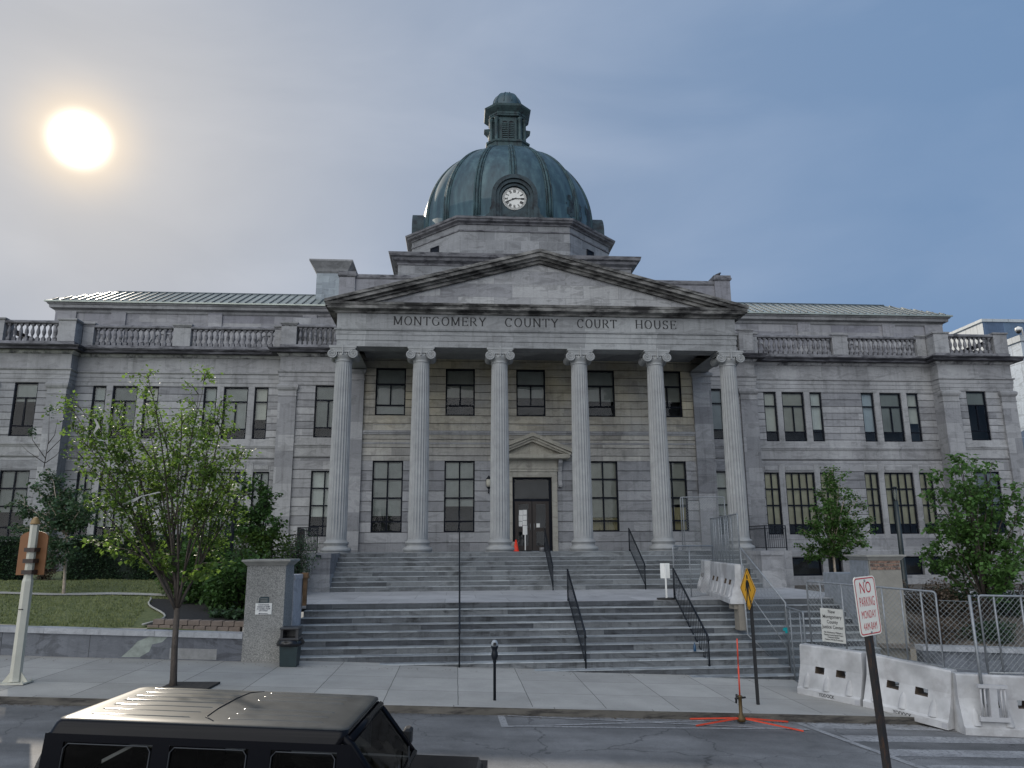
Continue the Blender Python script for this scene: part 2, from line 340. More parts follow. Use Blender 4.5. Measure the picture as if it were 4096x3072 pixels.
M_CARGLASS = glass('tinted_car_glass', (.16, .18, .19), .32, .0)
def copper():
    m, t, b, N, L = mat('patinated_copper')
    g = N('ShaderNodeNewGeometry'); mp = N('ShaderNodeMapping'); mp.inputs['Scale'].default_value = (2.2, 2.2, .35); L(g.outputs['Position'], mp.inputs[0])
    n = N('ShaderNodeTexNoise'); n.inputs['Scale'].default_value = 1.0; n.inputs['Detail'].default_value = 8; n.inputs['Roughness'].default_value = .65; L(mp.outputs[0], n.inputs['Vector'])
    cr = N('ShaderNodeValToRGB'); e = cr.color_ramp.elements; e[0].position = .30; e[0].color = (.022, .042, .056, 1); e[1].position = .72; e[1].color = (.078, .140, .155, 1)
    k = e.new(.5); k.color = (.038, .076, .094, 1); L(n.outputs['Fac'], cr.inputs[0]); L(cr.outputs[0], b.inputs['Base Color'])
    b.inputs['Roughness'].default_value = .48; b.inputs['Metallic'].default_value = .15
    return m
M_COPPER = copper()
M_COPRIB = crust('rib_copper', (.038, .078, .090), (.012, .022, .028), .5, 2, .5)
M_COPDARK = crust('dark_copper', (.030, .050, .060), (.008, .011, .016), .45, 1, 1)
M_COPLAN = crust('lantern_copper', (.040, .072, .078), (.012, .018, .024), .40, 2, .6)
M_ROOF = simple('green_grey_metal_roof', (.30, .33, .30), .34, .35, var=.25, scale=1.2)
M_SEAM = simple('dark_roof_seam', (.065, .085, .10), .4, .3, var=.2)

# ------------------------------------------------------------------ ground
def asphalt():
    m, t, b, N, L = mat('asphalt')
    g = N('ShaderNodeNewGeometry')
    n1 = N('ShaderNodeTexNoise'); n1.inputs['Scale'].default_value = 90; n1.inputs['Detail'].default_value = 3; L(g.outputs['Position'], n1.inputs['Vector'])
    n2 = N('ShaderNodeTexNoise'); n2.inputs['Scale'].default_value = .8; n2.inputs['Detail'].default_value = 9; n2.inputs['Roughness'].default_value = .68; L(g.outputs['Position'], n2.inputs['Vector'])
    r1 = N('ShaderNodeMapRange'); r1.inputs['From Min'].default_value = .25; r1.inputs['From Max'].default_value = .75; r1.inputs['To Min'].default_value = .55; r1.inputs['To Max'].default_value = 1.5; L(n1.outputs['Fac'], r1.inputs['Value'])
    r2 = N('ShaderNodeMapRange'); r2.inputs['From Min'].default_value = .35; r2.inputs['From Max'].default_value = .7; r2.inputs['To Min'].default_value = .65; r2.inputs['To Max'].default_value = 1.25; L(n2.outputs['Fac'], r2.inputs['Value'])
    mu0 = N('ShaderNodeMath'); mu0.operation = 'MULTIPLY'; L(r1.outputs[0], mu0.inputs[0]); L(r2.outputs[0], mu0.inputs[1])
    wp = N('ShaderNodeTexNoise'); wp.inputs['Scale'].default_value = 2.5; wp.inputs['Detail'].default_value = 5; L(g.outputs['Position'], wp.inputs['Vector'])
    av = N('ShaderNodeVectorMath'); av.operation = 'MULTIPLY_ADD'; L(wp.outputs['Color'], av.inputs[0]); av.inputs[1].default_value = (.7, .7, 0); L(g.outputs['Position'], av.inputs[2])
    vo = N('ShaderNodeTexVoronoi'); vo.feature = 'DISTANCE_TO_EDGE'; vo.inputs['Scale'].default_value = .33; L(av.outputs[0], vo.inputs['Vector'])
    ck = N('ShaderNodeMapRange'); ck.inputs['From Min'].default_value = 0; ck.inputs['From Max'].default_value = .006; ck.inputs['To Min'].default_value = .45; L(vo.outputs['Distance'], ck.inputs['Value'])
    n4 = N('ShaderNodeTexNoise'); n4.inputs['Scale'].default_value = .45; n4.inputs['Detail'].default_value = 4; mp4 = N('ShaderNodeMapping'); mp4.inputs['Scale'].default_value = (.35, 2.2, 1); L(g.outputs['Position'], mp4.inputs[0]); L(mp4.outputs[0], n4.inputs['Vector'])
    r4 = N('ShaderNodeMapRange'); r4.inputs['From Min'].default_value = .35; r4.inputs['From Max'].default_value = .6; r4.inputs['To Min'].default_value = .68; r4.inputs['To Max'].default_value = 1.15; L(n4.outputs['Fac'], r4.inputs['Value'])
    mu1 = N('ShaderNodeMath'); mu1.operation = 'MULTIPLY'; L(ck.outputs[0], mu1.inputs[0]); L(r4.outputs[0], mu1.inputs[1])
    mu = N('ShaderNodeMath'); mu.operation = 'MULTIPLY'; L(mu0.outputs[0], mu.inputs[0]); L(mu1.outputs[0], mu.inputs[1])
    s = N('ShaderNodeVectorMath'); s.operation = 'SCALE'; s.inputs[0].default_value = (.150, .150, .152); L(mu.outputs[0], s.inputs['Scale']); L(s.outputs[0], b.inputs['Base Color'])
    bp = N('ShaderNodeBump'); bp.inputs['Strength'].default_value = .6; bp.inputs['Distance'].default_value = .006; L(n1.outputs['Fac'], bp.inputs['Height']); L(bp.outputs[0], b.inputs['Normal'])
    b.inputs['Roughness'].default_value = .8
    return m
def concrete(name, col, jx, jy, x0=0, y0=0, jw=.008, var=.16, speck=0.0):
    m, t, b, N, L = mat(name)
    g = N('ShaderNodeNewGeometry'); sp = N('ShaderNodeSeparateXYZ'); L(g.outputs['Position'], sp.inputs[0])
    def M(op, a, c=None, clamp=False):
        n = N('ShaderNodeMath'); n.operation = op; n.use_clamp = clamp
        for i, v in enumerate((a, c)):
            if v is None: continue
            if isinstance(v, (int, float)): n.inputs[i].default_value = v
            else: L(v, n.inputs[i])
        return n.outputs[0]
    wob = N('ShaderNodeTexNoise'); wob.inputs['Scale'].default_value = 1.4; wob.inputs['Detail'].default_value = 3; L(g.outputs['Position'], wob.inputs['Vector']); wv = M('MULTIPLY', M('SUBTRACT', wob.outputs['Fac'], .5), .03)
    def jl(v, p, o):
        fr = M('FRACT', M('DIVIDE', M('SUBTRACT', M('ADD', v, wv), o), p)); dd = M('MULTIPLY', M('MINIMUM', fr, M('SUBTRACT', 1.0, fr)), p)
        return M('LESS_THAN', dd, jw)
    def cell(v, p, o): return M('FLOOR', M('DIVIDE', M('SUBTRACT', v, o), p))
    n2 = N('ShaderNodeTexNoise'); n2.inputs['Scale'].default_value = 1.1; n2.inputs['Detail'].default_value = 9; n2.inputs['Roughness'].default_value = .66; L(g.outputs['Position'], n2.inputs['Vector'])
    f = M('ADD', M('MULTIPLY', M('SUBTRACT', n2.outputs['Fac'], .5), var * 4), 1.0)
    n3 = N('ShaderNodeTexNoise'); n3.inputs['Scale'].default_value = 60; n3.inputs['Detail'].default_value = 2; L(g.outputs['Position'], n3.inputs['Vector'])
    f = M('MULTIPLY', f, M('ADD', M('MULTIPLY', M('SUBTRACT', n3.outputs['Fac'], .5), .5 + speck), 1.0))
    if jx:
        wn_ = N('ShaderNodeTexWhiteNoise'); cx = N('ShaderNodeCombineXYZ'); L(cell(sp.outputs['X'], jx, x0), cx.inputs[0]); L(cell(sp.outputs['Y'], jy, y0), cx.inputs[1]); L(cx.outputs[0], wn_.inputs['Vector'])
        f = M('MULTIPLY', f, M('ADD', M('MULTIPLY', M('SUBTRACT', wn_.outputs['Value'], .5), .22), 1.0))
        j = M('MAXIMUM', jl(sp.outputs['X'], jx, x0), jl(sp.outputs['Y'], jy, y0)); f = M('MULTIPLY', f, M('SUBTRACT', 1.0, M('MULTIPLY', j, .68)))
    s = N('ShaderNodeVectorMath'); s.operation = 'SCALE'; s.inputs[0].default_value = col; L(f, s.inputs['Scale']); L(s.outputs[0], b.inputs['Base Color']); b.inputs['Roughness'].default_value = .85
    return m
M_ASPH = asphalt()
M_WALK = concrete('pavement_concrete', (.335, .325, .305), 1.42, 1.55, x0=-2.0, y0=-16.0)
M_KERB = concrete('kerb_stone', (.24, .225, .21), 1.9, 50, x0=.3, y0=-60)
M_CONC = concrete('plain_concrete', (.36, .35, .32), 0, 0)
def strip(x0, x1, y0, y1, dz0, dz1, n=12):
    mb = MB()
    for i in range(n):
        a = x0 + (x1 - x0) * i / n; b_ = x0 + (x1 - x0) * (i + 1) / n
        mb.add([(a, y0, gz(a) + dz0), (b_, y0, gz(b_) + dz0), (b_, y1, gz(b_) + dz0), (a, y1, gz(a) + dz0), (a, y0, gz(a) + dz1), (b_, y0, gz(b_) + dz1), (b_, y1, gz(b_) + dz1), (a, y1, gz(a) + dz1)],
               [(4, 5, 6, 7), (0, 1, 5, 4), (3, 7, 6, 2)] + ([(0, 4, 7, 3)] if i == 0 else []) + ([(1, 2, 6, 5)] if i == n - 1 else []))
    return mb
def sheet(name, m, x0, x1, y0, y1, zf, nx, ny, kind='structure'):
    mb = MB(); vs = []; fs = []
    for j in range(ny + 1):
        for i in range(nx + 1):
            x = x0 + (x1 - x0) * i / nx; y = y0 + (y1 - y0) * j / ny; vs.append((x, y, zf(x, y)))
    for j in range(ny):
        for i in range(nx): a = j * (nx + 1) + i; fs.append((a, a + 1, a + nx + 2, a + nx + 1))
    mb.add(vs, fs, True); o = mb.build(name, m, fix=False); o['kind'] = kind; return o
sheet('ground', simple('far_ground', (.16, .16, .15), .9, var=.2, scale=.2), -900, 900, -900, 900, lambda x, y: -6.2 - max(0, abs(x) - 60) * .04157, 60, 2)
o = strip(-60, 60, -45, -16.0, -1.5, ROAD, 24).build('road', M_ASPH); o['kind'] = 'structure'
o = strip(-60, 60, -15.84, -10.6, -1.5, 0.0, 24).build('sidewalk', M_WALK); o['kind'] = 'structure'
kb = strip(-60, 60, -16.0, -15.842, -1.5, 0.003, 24)
for i, f in enumerate(kb.f):
    if all(abs(kb.v[k][1] + 16.0) < .001 for k in f): kb.mi[i] = 1
o = kb.build('kerb', [concrete('kerb_top', (.32, .31, .29), 1.9, 50, x0=.3, y0=-60), crust('stained_kerb_face', (.115, .105, .09), (.03, .027, .025), .45, .8, 6, 2)]); o['kind'] = 'structure'

# painted road lines, each a thin sheet following the slope of the road
M_PAINT = crust('worn_road_paint', (.30, .30, .305), (.155, .155, .16), .46, 3, 3, 6)
mk = MB()
def line(p, q, w_=.1, dz=.004):
    p = Vector(p[:2]); q = Vector(q[:2]); t_ = (q - p).normalized(); n_ = Vector((-t_.y, t_.x)) * w_ / 2; steps = max(1, int((q - p).length / 1.0)); 
    for i in range(steps):
        a = p.lerp(q, i / steps); b_ = p.lerp(q, (i + 1) / steps); c4 = [a - n_, b_ - n_, b_ + n_, a + n_]
        mk.add([(k.x, k.y, gz(k.x) + ROAD + dz) for k in c4], [(0, 1, 2, 3)])
line((-2.62, -16.02), (-2.60, -16.95), .13); line((-2.60, -16.9), (3.0, -16.62), .08, .006); line((-2.6, -16.93), (1.5, -16.05), .08, .008); line((-2.5, -16.05), (3.0, -16.7), .06, .010)
line((3.05, -16.1), (3.75, -19.6), .14, .008)
for k in range(5): line((3.22 + k * .185, -16.32 - k * .93), (9.5, -16.22 - k * .93), .44, .004)
o = mk.build('road_marking', M_PAINT, fix=False); o['kind'] = 'structure'

# ------------------------------------------------------------------ terrain left and right of the steps
def smooth(a, b_, x): t_ = max(0, min(1, (x - a) / (b_ - a))); return t_ * t_ * (3 - 2 * t_)
def zl(x, y):
    low = gz(x) + .66; hi = -.86
    t_ = max(0, min(1, (y + 11) / 9.0)); z = low + (hi - low) * t_ ** .9
    return z + .02 * math.sin(x * 1.7 + y)
def zr(x, y):
    low = gz(x) + .72; t_ = smooth(-11.0, -8.6, y); z = low + (-1.42 - low) * t_
    return z - .45 * smooth(-4, 8, y)
def grassmat(name, a, b2, c3, sc=7):
    m, t, b, N, L = mat(name)
    g = N('ShaderNodeNewGeometry'); n = N('ShaderNodeTexNoise'); n.inputs['Scale'].default_value = sc; n.inputs['Detail'].default_value = 8; n.inputs['Roughness'].default_value = .75; L(g.outputs['Position'], n.inputs['Vector'])
    cr = N('ShaderNodeValToRGB'); e = cr.color_ramp.elements; e[0].position = .33; e[0].color = (*a, 1); e[1].position = .68; e[1].color = (*b2, 1); k = e.new(.5); k.color = (*c3, 1); L(n.outputs['Fac'], cr.inputs[0]); L(cr.outputs[0], b.inputs['Base Color']); b.inputs['Roughness'].default_value = .9
    return m
M_LAWN = grassmat('lawn_turf', (.055, .075, .025), (.20, .20, .085), (.115, .135, .05))
M_MULCH = grassmat('dark_mulch', (.008, .008, .009), (.035, .030, .028), (.016, .015, .015), 18)
M_DIRT = grassmat('dry_bank', (.05, .045, .038), (.20, .17, .14), (.11, .095, .08), 9)
sheet('lawn', M_LAWN, -60, -9.0, -10.98, 8.7, zl, 60, 24)
sheet('soil', M_DIRT, 7.78, 60, -10.98, 8.7, zr, 60, 30)
# mulch bed beside the pier
mb = MB(); N_ = 14
edge = [(-11.25 + .25 * math.sin(i * .5) - 1.5 * (i / 14) ** 2.2, -10.85 + 3.9 * i / 14) for i in range(15)]
vs_ = []
for i in range(N_ + 1):
    t_ = i / N_; y = -10.85 + (3.9) * t_; k = min(len(edge) - 2, int(t_ * (len(edge) - 1) + 1e-6)); u = t_ * (len(edge) - 1) - k; xl = edge[k][0] * (1 - u) + edge[k + 1][0] * u
    for j in range(9): x = xl + (-8.75 - xl) * j / 8; vs_.append((x, y, zl(x, y) + .035 + .10 * (1 - t_) * min(1, j / 2) + random.uniform(-.012, .012)))
mb.add(vs_, [(i * 9 + j, i * 9 + j + 1, (i + 1) * 9 + j + 1, (i + 1) * 9 + j) for i in range(N_) for j in range(8)], True)
o = mb.build('mulch', M_MULCH, fix=False); o['kind'] = 'structure'
mb = MB(); mb.tube([(e_[0] - .03, e_[1], zl(e_[0], e_[1]) + .05) for e_ in edge], .028, 5)
tag(mb.build('bed_edging', M_CONC), 'thin curved concrete edging between the lawn and the dark mulch bed', 'edging')
o = sheet('path', M_CONC, -60, -10.0, -6.35, -5.9, lambda x, y: zl(x, y) + .03, 60, 1)
o = sheet('concrete_walk', concrete('walk_slabs', (.40, .39, .37), 1.6, 1.6), 7.8, 40, -8.6, -5.2, lambda x, y: zr(x, y) + .03, 30, 4); o.name = 'path'
# grass blades
gm = grassmat('grass_blades', (.085, .115, .035), (.25, .26, .10), (.15, .175, .065), 3)
mb = MB(); rg = random.Random(3)
for _ in range(26000):
    y = -10.9 + 8.6 * rg.random() ** 1.3; x = rg.uniform(-22, -10.9)
    if x > -12.4 and y < -7 and x > -11.5 - (y + 10.9) * .25: continue
    if -6.4 < y < -5.85: continue
    z = zl(x, y); a = rg.uniform(0, PI); h = rg.uniform(.03, .075); w2 = .011; dx, dy = math.cos(a) * w2, math.sin(a) * w2
    mb.add([(x - dx, y - dy, z), (x + dx, y + dy, z), (x + rg.uniform(-.03, .03), y + rg.uniform(-.03, .03), z + h)], [(0, 1, 2)])
o = mb.build('grass', gm, fix=False); tag(o, 'short mown grass of the front lawn', 'grass', kind='stuff')

# ------------------------------------------------------------------ courthouse
CH = empty('courthouse', (0, 3.8, 0), 0, 'grey marble courthouse with columned portico, engraved pediment front and green copper clock dome', 'courthouse')
SPLIT = {'pilaster', 'pilaster_cap', 'pedestal', 'window_panel', 'belt_course', 'attic_arch', 'interior', 'coping', 'bracket', 'upper_wall', 'peeled_patch', 'perforation', 'side_terrace', 'tension_wire'}
def split(mb, gap=.05):
    """separate an MB into groups of faces that touch or nearly touch"""
    par = list(range(len(mb.v)))
    def fd(i):
        while par[i] != i: par[i] = par[par[i]]; i = par[i]
        return i
    for f in mb.f:
        for k in f[1:]: par[fd(k)] = fd(f[0])
    comp = {}
    for i in range(len(mb.v)): comp.setdefault(fd(i), []).append(i)
    keys = list(comp); bb = [[(min(mb.v[i][a] for i in comp[k]) - gap / 2, max(mb.v[i][a] for i in comp[k]) + gap / 2) for a in range(3)] for k in keys]; g = list(range(len(keys)))
    def fg(i):
        while g[i] != i: i = g[i]
        return i
    for i in range(len(keys)):
        for j in range(i): 
            if all(bb[i][a][0] <= bb[j][a][1] and bb[j][a][0] <= bb[i][a][1] for a in range(3)): g[fg(i)] = fg(j)
    out = {}; cid = {k: fg(i) for i, k in enumerate(keys)}
    for fi, f in enumerate(mb.f): out.setdefault(cid[fd(f[0])], []).append(fi)
    res = []
    for fl in out.values():
        m = MB(); mp = {}
        for fi in fl:
            nf = []
            for k in mb.f[fi]:
                if k not in mp: mp[k] = len(m.v); m.v.append(mb.v[k])
                nf.append(mp[k])
            m.f.append(tuple(nf)); m.sm.append(mb.sm[fi]); m.mi.append(mb.mi[fi])
        res.append(m)
    return res
def P(mb, name, m, parent=CH, lab=None):
    off = Vector((0, 0, 0)); q = parent
    while q is not None: off += Vector(q.location); q = q.parent
    mb.v = [(v[0] - off.x, v[1] - off.y, v[2] - off.z) for v in mb.v]; o = None
    for part in (split(mb) if name in SPLIT else [mb]):
        if not part.f: continue
        o = part.build(name, m, parent)
        if lab: o['label'] = lab
    return o
def wall(mb, x0, x1, z0, z1, Y, ops, depth=.28, ydir=1):
    xs = sorted({x0, x1, *[a for o_ in ops for a in o_[:2]]}); zs = sorted({z0, z1, *[a for o_ in ops for a in o_[2:4]]})
    xs = [x for x in xs if x0 <= x <= x1]; zs = [z for z in zs if z0 <= z <= z1]
    for i in range(len(xs) - 1):
        for j in range(len(zs) - 1):
            cx, cz = (xs[i] + xs[i + 1]) / 2, (zs[j] + zs[j + 1]) / 2
            if any(o_[0] < cx < o_[1] and o_[2] < cz < o_[3] for o_ in ops): continue
            mb.quad((xs[i], Y, zs[j]), (xs[i + 1], Y, zs[j]), (xs[i + 1], Y, zs[j + 1]), (xs[i], Y, zs[j + 1]))
    for a, b_, c_, d_ in [o_[:4] for o_ in ops]:
        c2, d2 = max(c_, z0), min(d_, z1)
        if c2 >= d2: continue
        mb.quad((a, Y, c2), (a, Y + depth, c2), (a, Y + depth, d2), (a, Y, d2)); mb.quad((b_, Y, c2), (b_, Y, d2), (b_, Y + depth, d2), (b_, Y + depth, c2))
        if c_ >= z0: mb.quad((a, Y, c_), (b_, Y, c_), (b_, Y + depth, c_), (a, Y + depth, c_))
        if d_ <= z1: mb.quad((a, Y, d_), (a, Y + depth, d_), (b_, Y + depth, d_), (b_, Y, d_))
rw = random.Random(11)
def window(x0, x1, z0, z1, Y, vb, hb, blind=.8, bm=None, fw=.068, curtain=False, parent=CH):
    """vb / hb: positions of bars, 0..1; the vertical bars may stop at given heights: (pos, lo, hi)"""
    mb = MB(); W, H = x1 - x0, z1 - z0; ya, yb = Y, Y + .07
    mb.box(x0, x0 + fw, ya, yb, z0, z1); mb.box(x1 - fw, x1, ya, yb, z0, z1); mb.box(x0 + fw, x1 - fw, ya, yb, z0, z0 + fw); mb.box(x0 + fw, x1 - fw, ya, yb, z1 - fw, z1)
    for h in hb: z = z0 + h * H; mb.box(x0 + fw, x1 - fw, ya + .004, yb - .004, z - .036, z + .036)
    for v in vb:
        p, lo, hi = v if isinstance(v, tuple) else (v, 0, 1)
        x = x0 + p * W; mb.box(x - .034, x + .034, ya + .008, yb - .008, z0 + lo * H + (fw if lo == 0 else .036), z0 + hi * H - (fw if hi == 1 else .036))
    f = P(mb, 'window', M_FRAME, parent)
    g = MB(); g.quad((x0 + .02, Y + .04, z0 + .02), (x1 - .02, Y + .04, z0 + .02), (x1 - .02, Y + .04, z1 - .02), (x0 + .02, Y + .04, z1 - .02)); P(g, 'pane', M_GLASS, f)
    if blind > 0:
        g = MB(); n = 6; zb = z1 - blind * H
        for i in range(n):
            xa, xb_ = x0 + .03 + (W - .06) * i / n, x0 + .03 + (W - .06) * (i + 1) / n
            g.box(xa, xb_ - .002, Y + .13 + .004 * (i % 2), Y + .14 + .004 * (i % 2), zb, z1 - .02)
        P(g, 'blind', bm or rw.choice(BLINDS), f)
    if curtain:
        g = MB(); n = 24; pts = []
        for i in range(n + 1): pts.append((x0 + .05 + (W - .1) * i / n, Y + .2 + (.05 if i % 2 else 0)))
        for a, b_ in zip(pts, pts[1:]): g.quad((a[0], a[1], z0 + .03), (b_[0], b_[1], z0 + .03), (b_[0], b_[1], z0 + H * .34), (a[0], a[1], z0 + H * .34))
        P(g, 'curtain', M_CURT, f)
    return f
UZ0, UZ1, LZ0, LZ1 = 5.79, 8.56, .76, 4.08
PU0, PU1, PL0, PL1 = 6.247, 8.515, .863, 4.124
# --- portico back wall
po_low = [(5.96, 7.36), (2.66, 4.06), (-4.06, -2.66), (-7.36, -5.96)]; po_up = [(5.93, 7.34), (2.67, 4.055), (-.695, .695), (-4.055, -2.67), (-7.34, -5.93)]
ops = [(a, b_, PL0, PL1) for a, b_ in po_low] + [(-.92, .92, 0.0, 3.36)]
mb = MB(); wall(mb, -8.75, 8.75, .0, 4.124, 3.815, ops); 
P(mb, 'portico_wall', M_PORTL)
mb = MB(); wall(mb, -8.75, 8.75, 4.124, 9.3, 3.815, [(a, b_, PU0, PU1) for a, b_ in po_up]); P(mb, 'portico_wall', M_PORT)
mb = MB()
for s_ in (-1, 1):
    x = s_ * 8.75; mb.quad((x, 3.815, 0), (x, 8.05, 0), (x, 8.05, 10.2), (x, 3.815, 10.2))
    mb.box(min(s_ * 7.87, s_ * 8.76), max(s_ * 7.87, s_ * 8.76), 3.69, 3.95, 0.0, 7.9)           # end pilasters
    mb.box(min(s_ * 8.3, s_ * 8.87), max(s_ * 8.3, s_ * 8.87), 7.3, 8.04, -.1, 8.44)
P(mb, 'pilaster', M_PLAIN)
mb = MB()
for s_ in (-1, 1):
    a, b_ = sorted((s_ * 7.87, s_ * 8.76)); mb.sweep([(0, 7.9), (.03, 7.9), (.03, 7.96), (0, 7.98), (0, 8.2), (.05, 8.24), (.09, 8.3), (.09, 8.4), (0, 8.44)], [(a, 3.95), (a, 3.69), (b_, 3.69), (b_, 3.95)])
P(mb, 'pilaster_cap', M_TRIM)
mb = MB()
for a, b_ in po_up: mb.box(a - .06, b_ + .06, 3.79, 3.83, 5.80, 5.82)      # thin drip line under the sills
mb.sweep([(0, 5.34), (.05, 5.34), (.05, 5.40), (.09, 5.42), (.09, 5.50), (.05, 5.53), (0, 5.54)], [(-7.87, 3.815), (7.87, 3.815)])
mb.sweep([(0, 4.90), (.025, 4.90), (.035, 4.97), (0, 4.98)], [(-7.87, 3.815), (7.87, 3.815)])
P(mb, 'belt_course', M_TRIM)
for i, (a, b_) in enumerate(po_low):
    window(a, b_, PL0, PL1, 3.89, [.5], [.15, .475, .74], [.62, .80, .64, .77][i], curtain=(i < 2), bm=BLINDS[1] if i > 1 else None)
for i, (a, b_) in enumerate(po_up):
    window(a, b_, PU0, PU1, 3.89, [(.5, .215, .66)], [.215, .66], [.66, .66, .60, .60, 1.0][i])
# --- doorway
D0 = 3.93
mb = MB(); mb.box(-.92, -.80, D0, D0 + .1, 0.02, 3.36); mb.box(.80, .92, D0, D0 + .1, 0.02, 3.36); mb.box(-.80, .80, D0, D0 + .1, 3.27, 3.36); mb.box(-.80, .80, D0, D0 + .1, 2.26, 2.38)
df = P(mb, 'door_frame', M_FRAME)
g = MB(); g.quad((-.8, D0 + .05, 2.38), (.8, D0 + .05, 2.38), (.8, D0 + .05, 3.27), (-.8, D0 + .05, 3.27)); P(g, 'pane', M_GLASS, df)
M_DOOR = simple('dark_bronze_door', (.022, .016, .014), .4, .3, var=.3)
for s_ in (-1, 1):
    a, b_ = sorted((s_ * .015, s_ * .79)); mb = MB()
    mb.box(a, a + .17, D0 + .01, D0 + .07, .02, 2.255); mb.box(b_ - .15, b_, D0 + .01, D0 + .07, .02, 2.255)
    mb.box(a + .17, b_ - .15, D0 + .01, D0 + .07, .02, .25); mb.box(a + .17, b_ - .15, D0 + .01, D0 + .07, .88, 1.05); mb.box(a + .17, b_ - .15, D0 + .01, D0 + .07, 2.13, 2.255)
    dr = P(mb, 'door', M_DOOR); g = MB(); g.quad((a + .15, D0 + .04, .2), (b_ - .13, D0 + .04, .2), (b_ - .13, D0 + .04, 2.15), (a + .15, D0 + .04, 2.15)); P(g, 'pane', M_GLASS, dr)
    g = MB(); g.tube([(s_ * .09, D0 - .03, .95), (s_ * .09, D0 - .03, 1.25)], .014, 6); P(g, 'handle', M_GALV, dr)
    if s_ < 0:
        g = MB()
        for (u0, u1, v0, v1) in ((-.60, -.42, 1.62, 1.86), (-.41, -.24, 1.64, 1.87), (-.62, -.43, 1.36, 1.61), (-.42, -.24, 1.40, 1.62), (-.62, -.46, 1.12, 1.34), (-.45, -.24, 1.17, 1.38)): g.box(u0, u1, D0 + .030, D0 + .034, v0, v1)
        P(g, 'notice', M_WHITE, dr, 'white paper notices taped inside the door glass')
    else:
        g = MB(); g.box(.20, .36, D0 + .030, D0 + .034, 1.07, 1.25); P(g, 'notice', M_WHITE, dr)
mb = MB()   # surround, brackets, little pediment
mb.box(-1.17, -.92, 3.72, 3.93, 0, 3.36); mb.box(.92, 1.17, 3.72, 3.93, 0, 3.36); mb.box(-1.17, 1.17, 3.72, 3.93, 3.36, 3.62)
mb.box(-1.22, 1.22, 3.67, 3.9, 3.62, 3.67); mb.box(-1.19, 1.19, 3.69, 3.9, 3.67, 3.74); mb.box(-1.24, 1.24, 3.64, 3.9, 3.74, 3.79); mb.box(-1.20, 1.20, 3.69, 3.9, 3.79, 4.16)
P(mb, 'door_surround', marble('door_surround_stone', (.36, .345, .30), (.33, .315, .275), bw=5, bh=9, zoff=-20, joint=.1))
mb = MB()
for s_ in (-1, 1):
    x = s_ * 1.31; mb.lathe([(0, 0), (.11, .0), (.11, .17), (0, .17)], (0, 0, 0), 12)
    mb.v = mb.v[:-0 or None]
    pts = [(3.80, 2.88), (3.66, 2.90), (3.62, 3.0), (3.66, 3.1), (3.72, 3.2), (3.70, 3.6), (3.58, 3.85), (3.42, 4.0), (3.40, 4.16), (3.80, 4.16)]; n = len(pts)
    mb.add([(x - .09, p[0], p[1]) for p in pts] + [(x + .09, p[0], p[1]) for p in pts], [tuple(range(n)), tuple(range(2 * n - 1, n - 1, -1))] + [(i, i + n, (i + 1) % n + n, (i + 1) % n) for i in range(n)])
mb.v = mb.v; P(mb, 'bracket', M_TRIM)
mb = MB(); mb.box(-1.66, 1.66, 3.30, 3.9, 4.16, 4.20); mb.box(-1.72, 1.72, 3.22, 3.9, 4.20, 4.38)
def chev(mb, hw, zb, zt, th, y0, y1):   # sloping band, apex at x=0
    mb.poly([(-hw, zb), (0, zt), (hw, zb), (hw, zb - th * 1.02), (hw - .001, zb - th), (0, zt - th), (-hw, zb - th)][:4] + [(0, zt - th), (-hw, zb - th)], y0, y1)
chev(mb, 1.86, 4.62, 5.38, .17, 3.16, 3.9); chev(mb, 1.78, 4.45, 5.205, .10, 3.26, 3.9); chev(mb, 1.70, 4.41, 5.10, .12, 3.36, 3.9)
mb.poly([(-1.5, 4.38), (1.5, 4.38), (0, 5.0)], 3.62, 3.9)
P(mb, 'door_pediment', marble('door_pediment_stone', (.36, .34, .29), (.31, .295, .25), bw=1.4, bh=9, zoff=-20, joint=.3))
for s_ in (-1, 1):   # wall lanterns beside the doorway
    mb = MB(); x = s_ * 2.02; mb.tube([(x, 3.8, 2.65), (x, 3.55, 2.62), (x, 3.45, 2.78)], .03, 6); mb.lathe([(.0, 3.42), (.05, 3.36), (.13, 3.25), (.10, 3.24)], (x, 3.45, 0), 12); mb.tube([(x - .12, 3.45, 2.86), (x - .14, 3.45, 3.05), (x - .12, 3.45, 3.27)], .008, 4); mb.tube([(x + .12, 3.45, 2.86), (x + .14, 3.45, 3.05), (x + .12, 3.45, 3.27)], .008, 4); mb.lathe([(.13, 2.885), (.09, 2.87), (.06, 2.82), (.02, 2.76)], (x, 3.45, 0), 12)
    wl = P(mb, 'wall_lantern', M_IRON); g = MB(); g.lathe([(.08, 2.88), (.13, 3.0), (.13, 3.14), (.09, 3.25)], (x, 3.45, 0), 12); P(g, 'globe', simple('milky_glass', (.45, .43, .36), .3), wl)

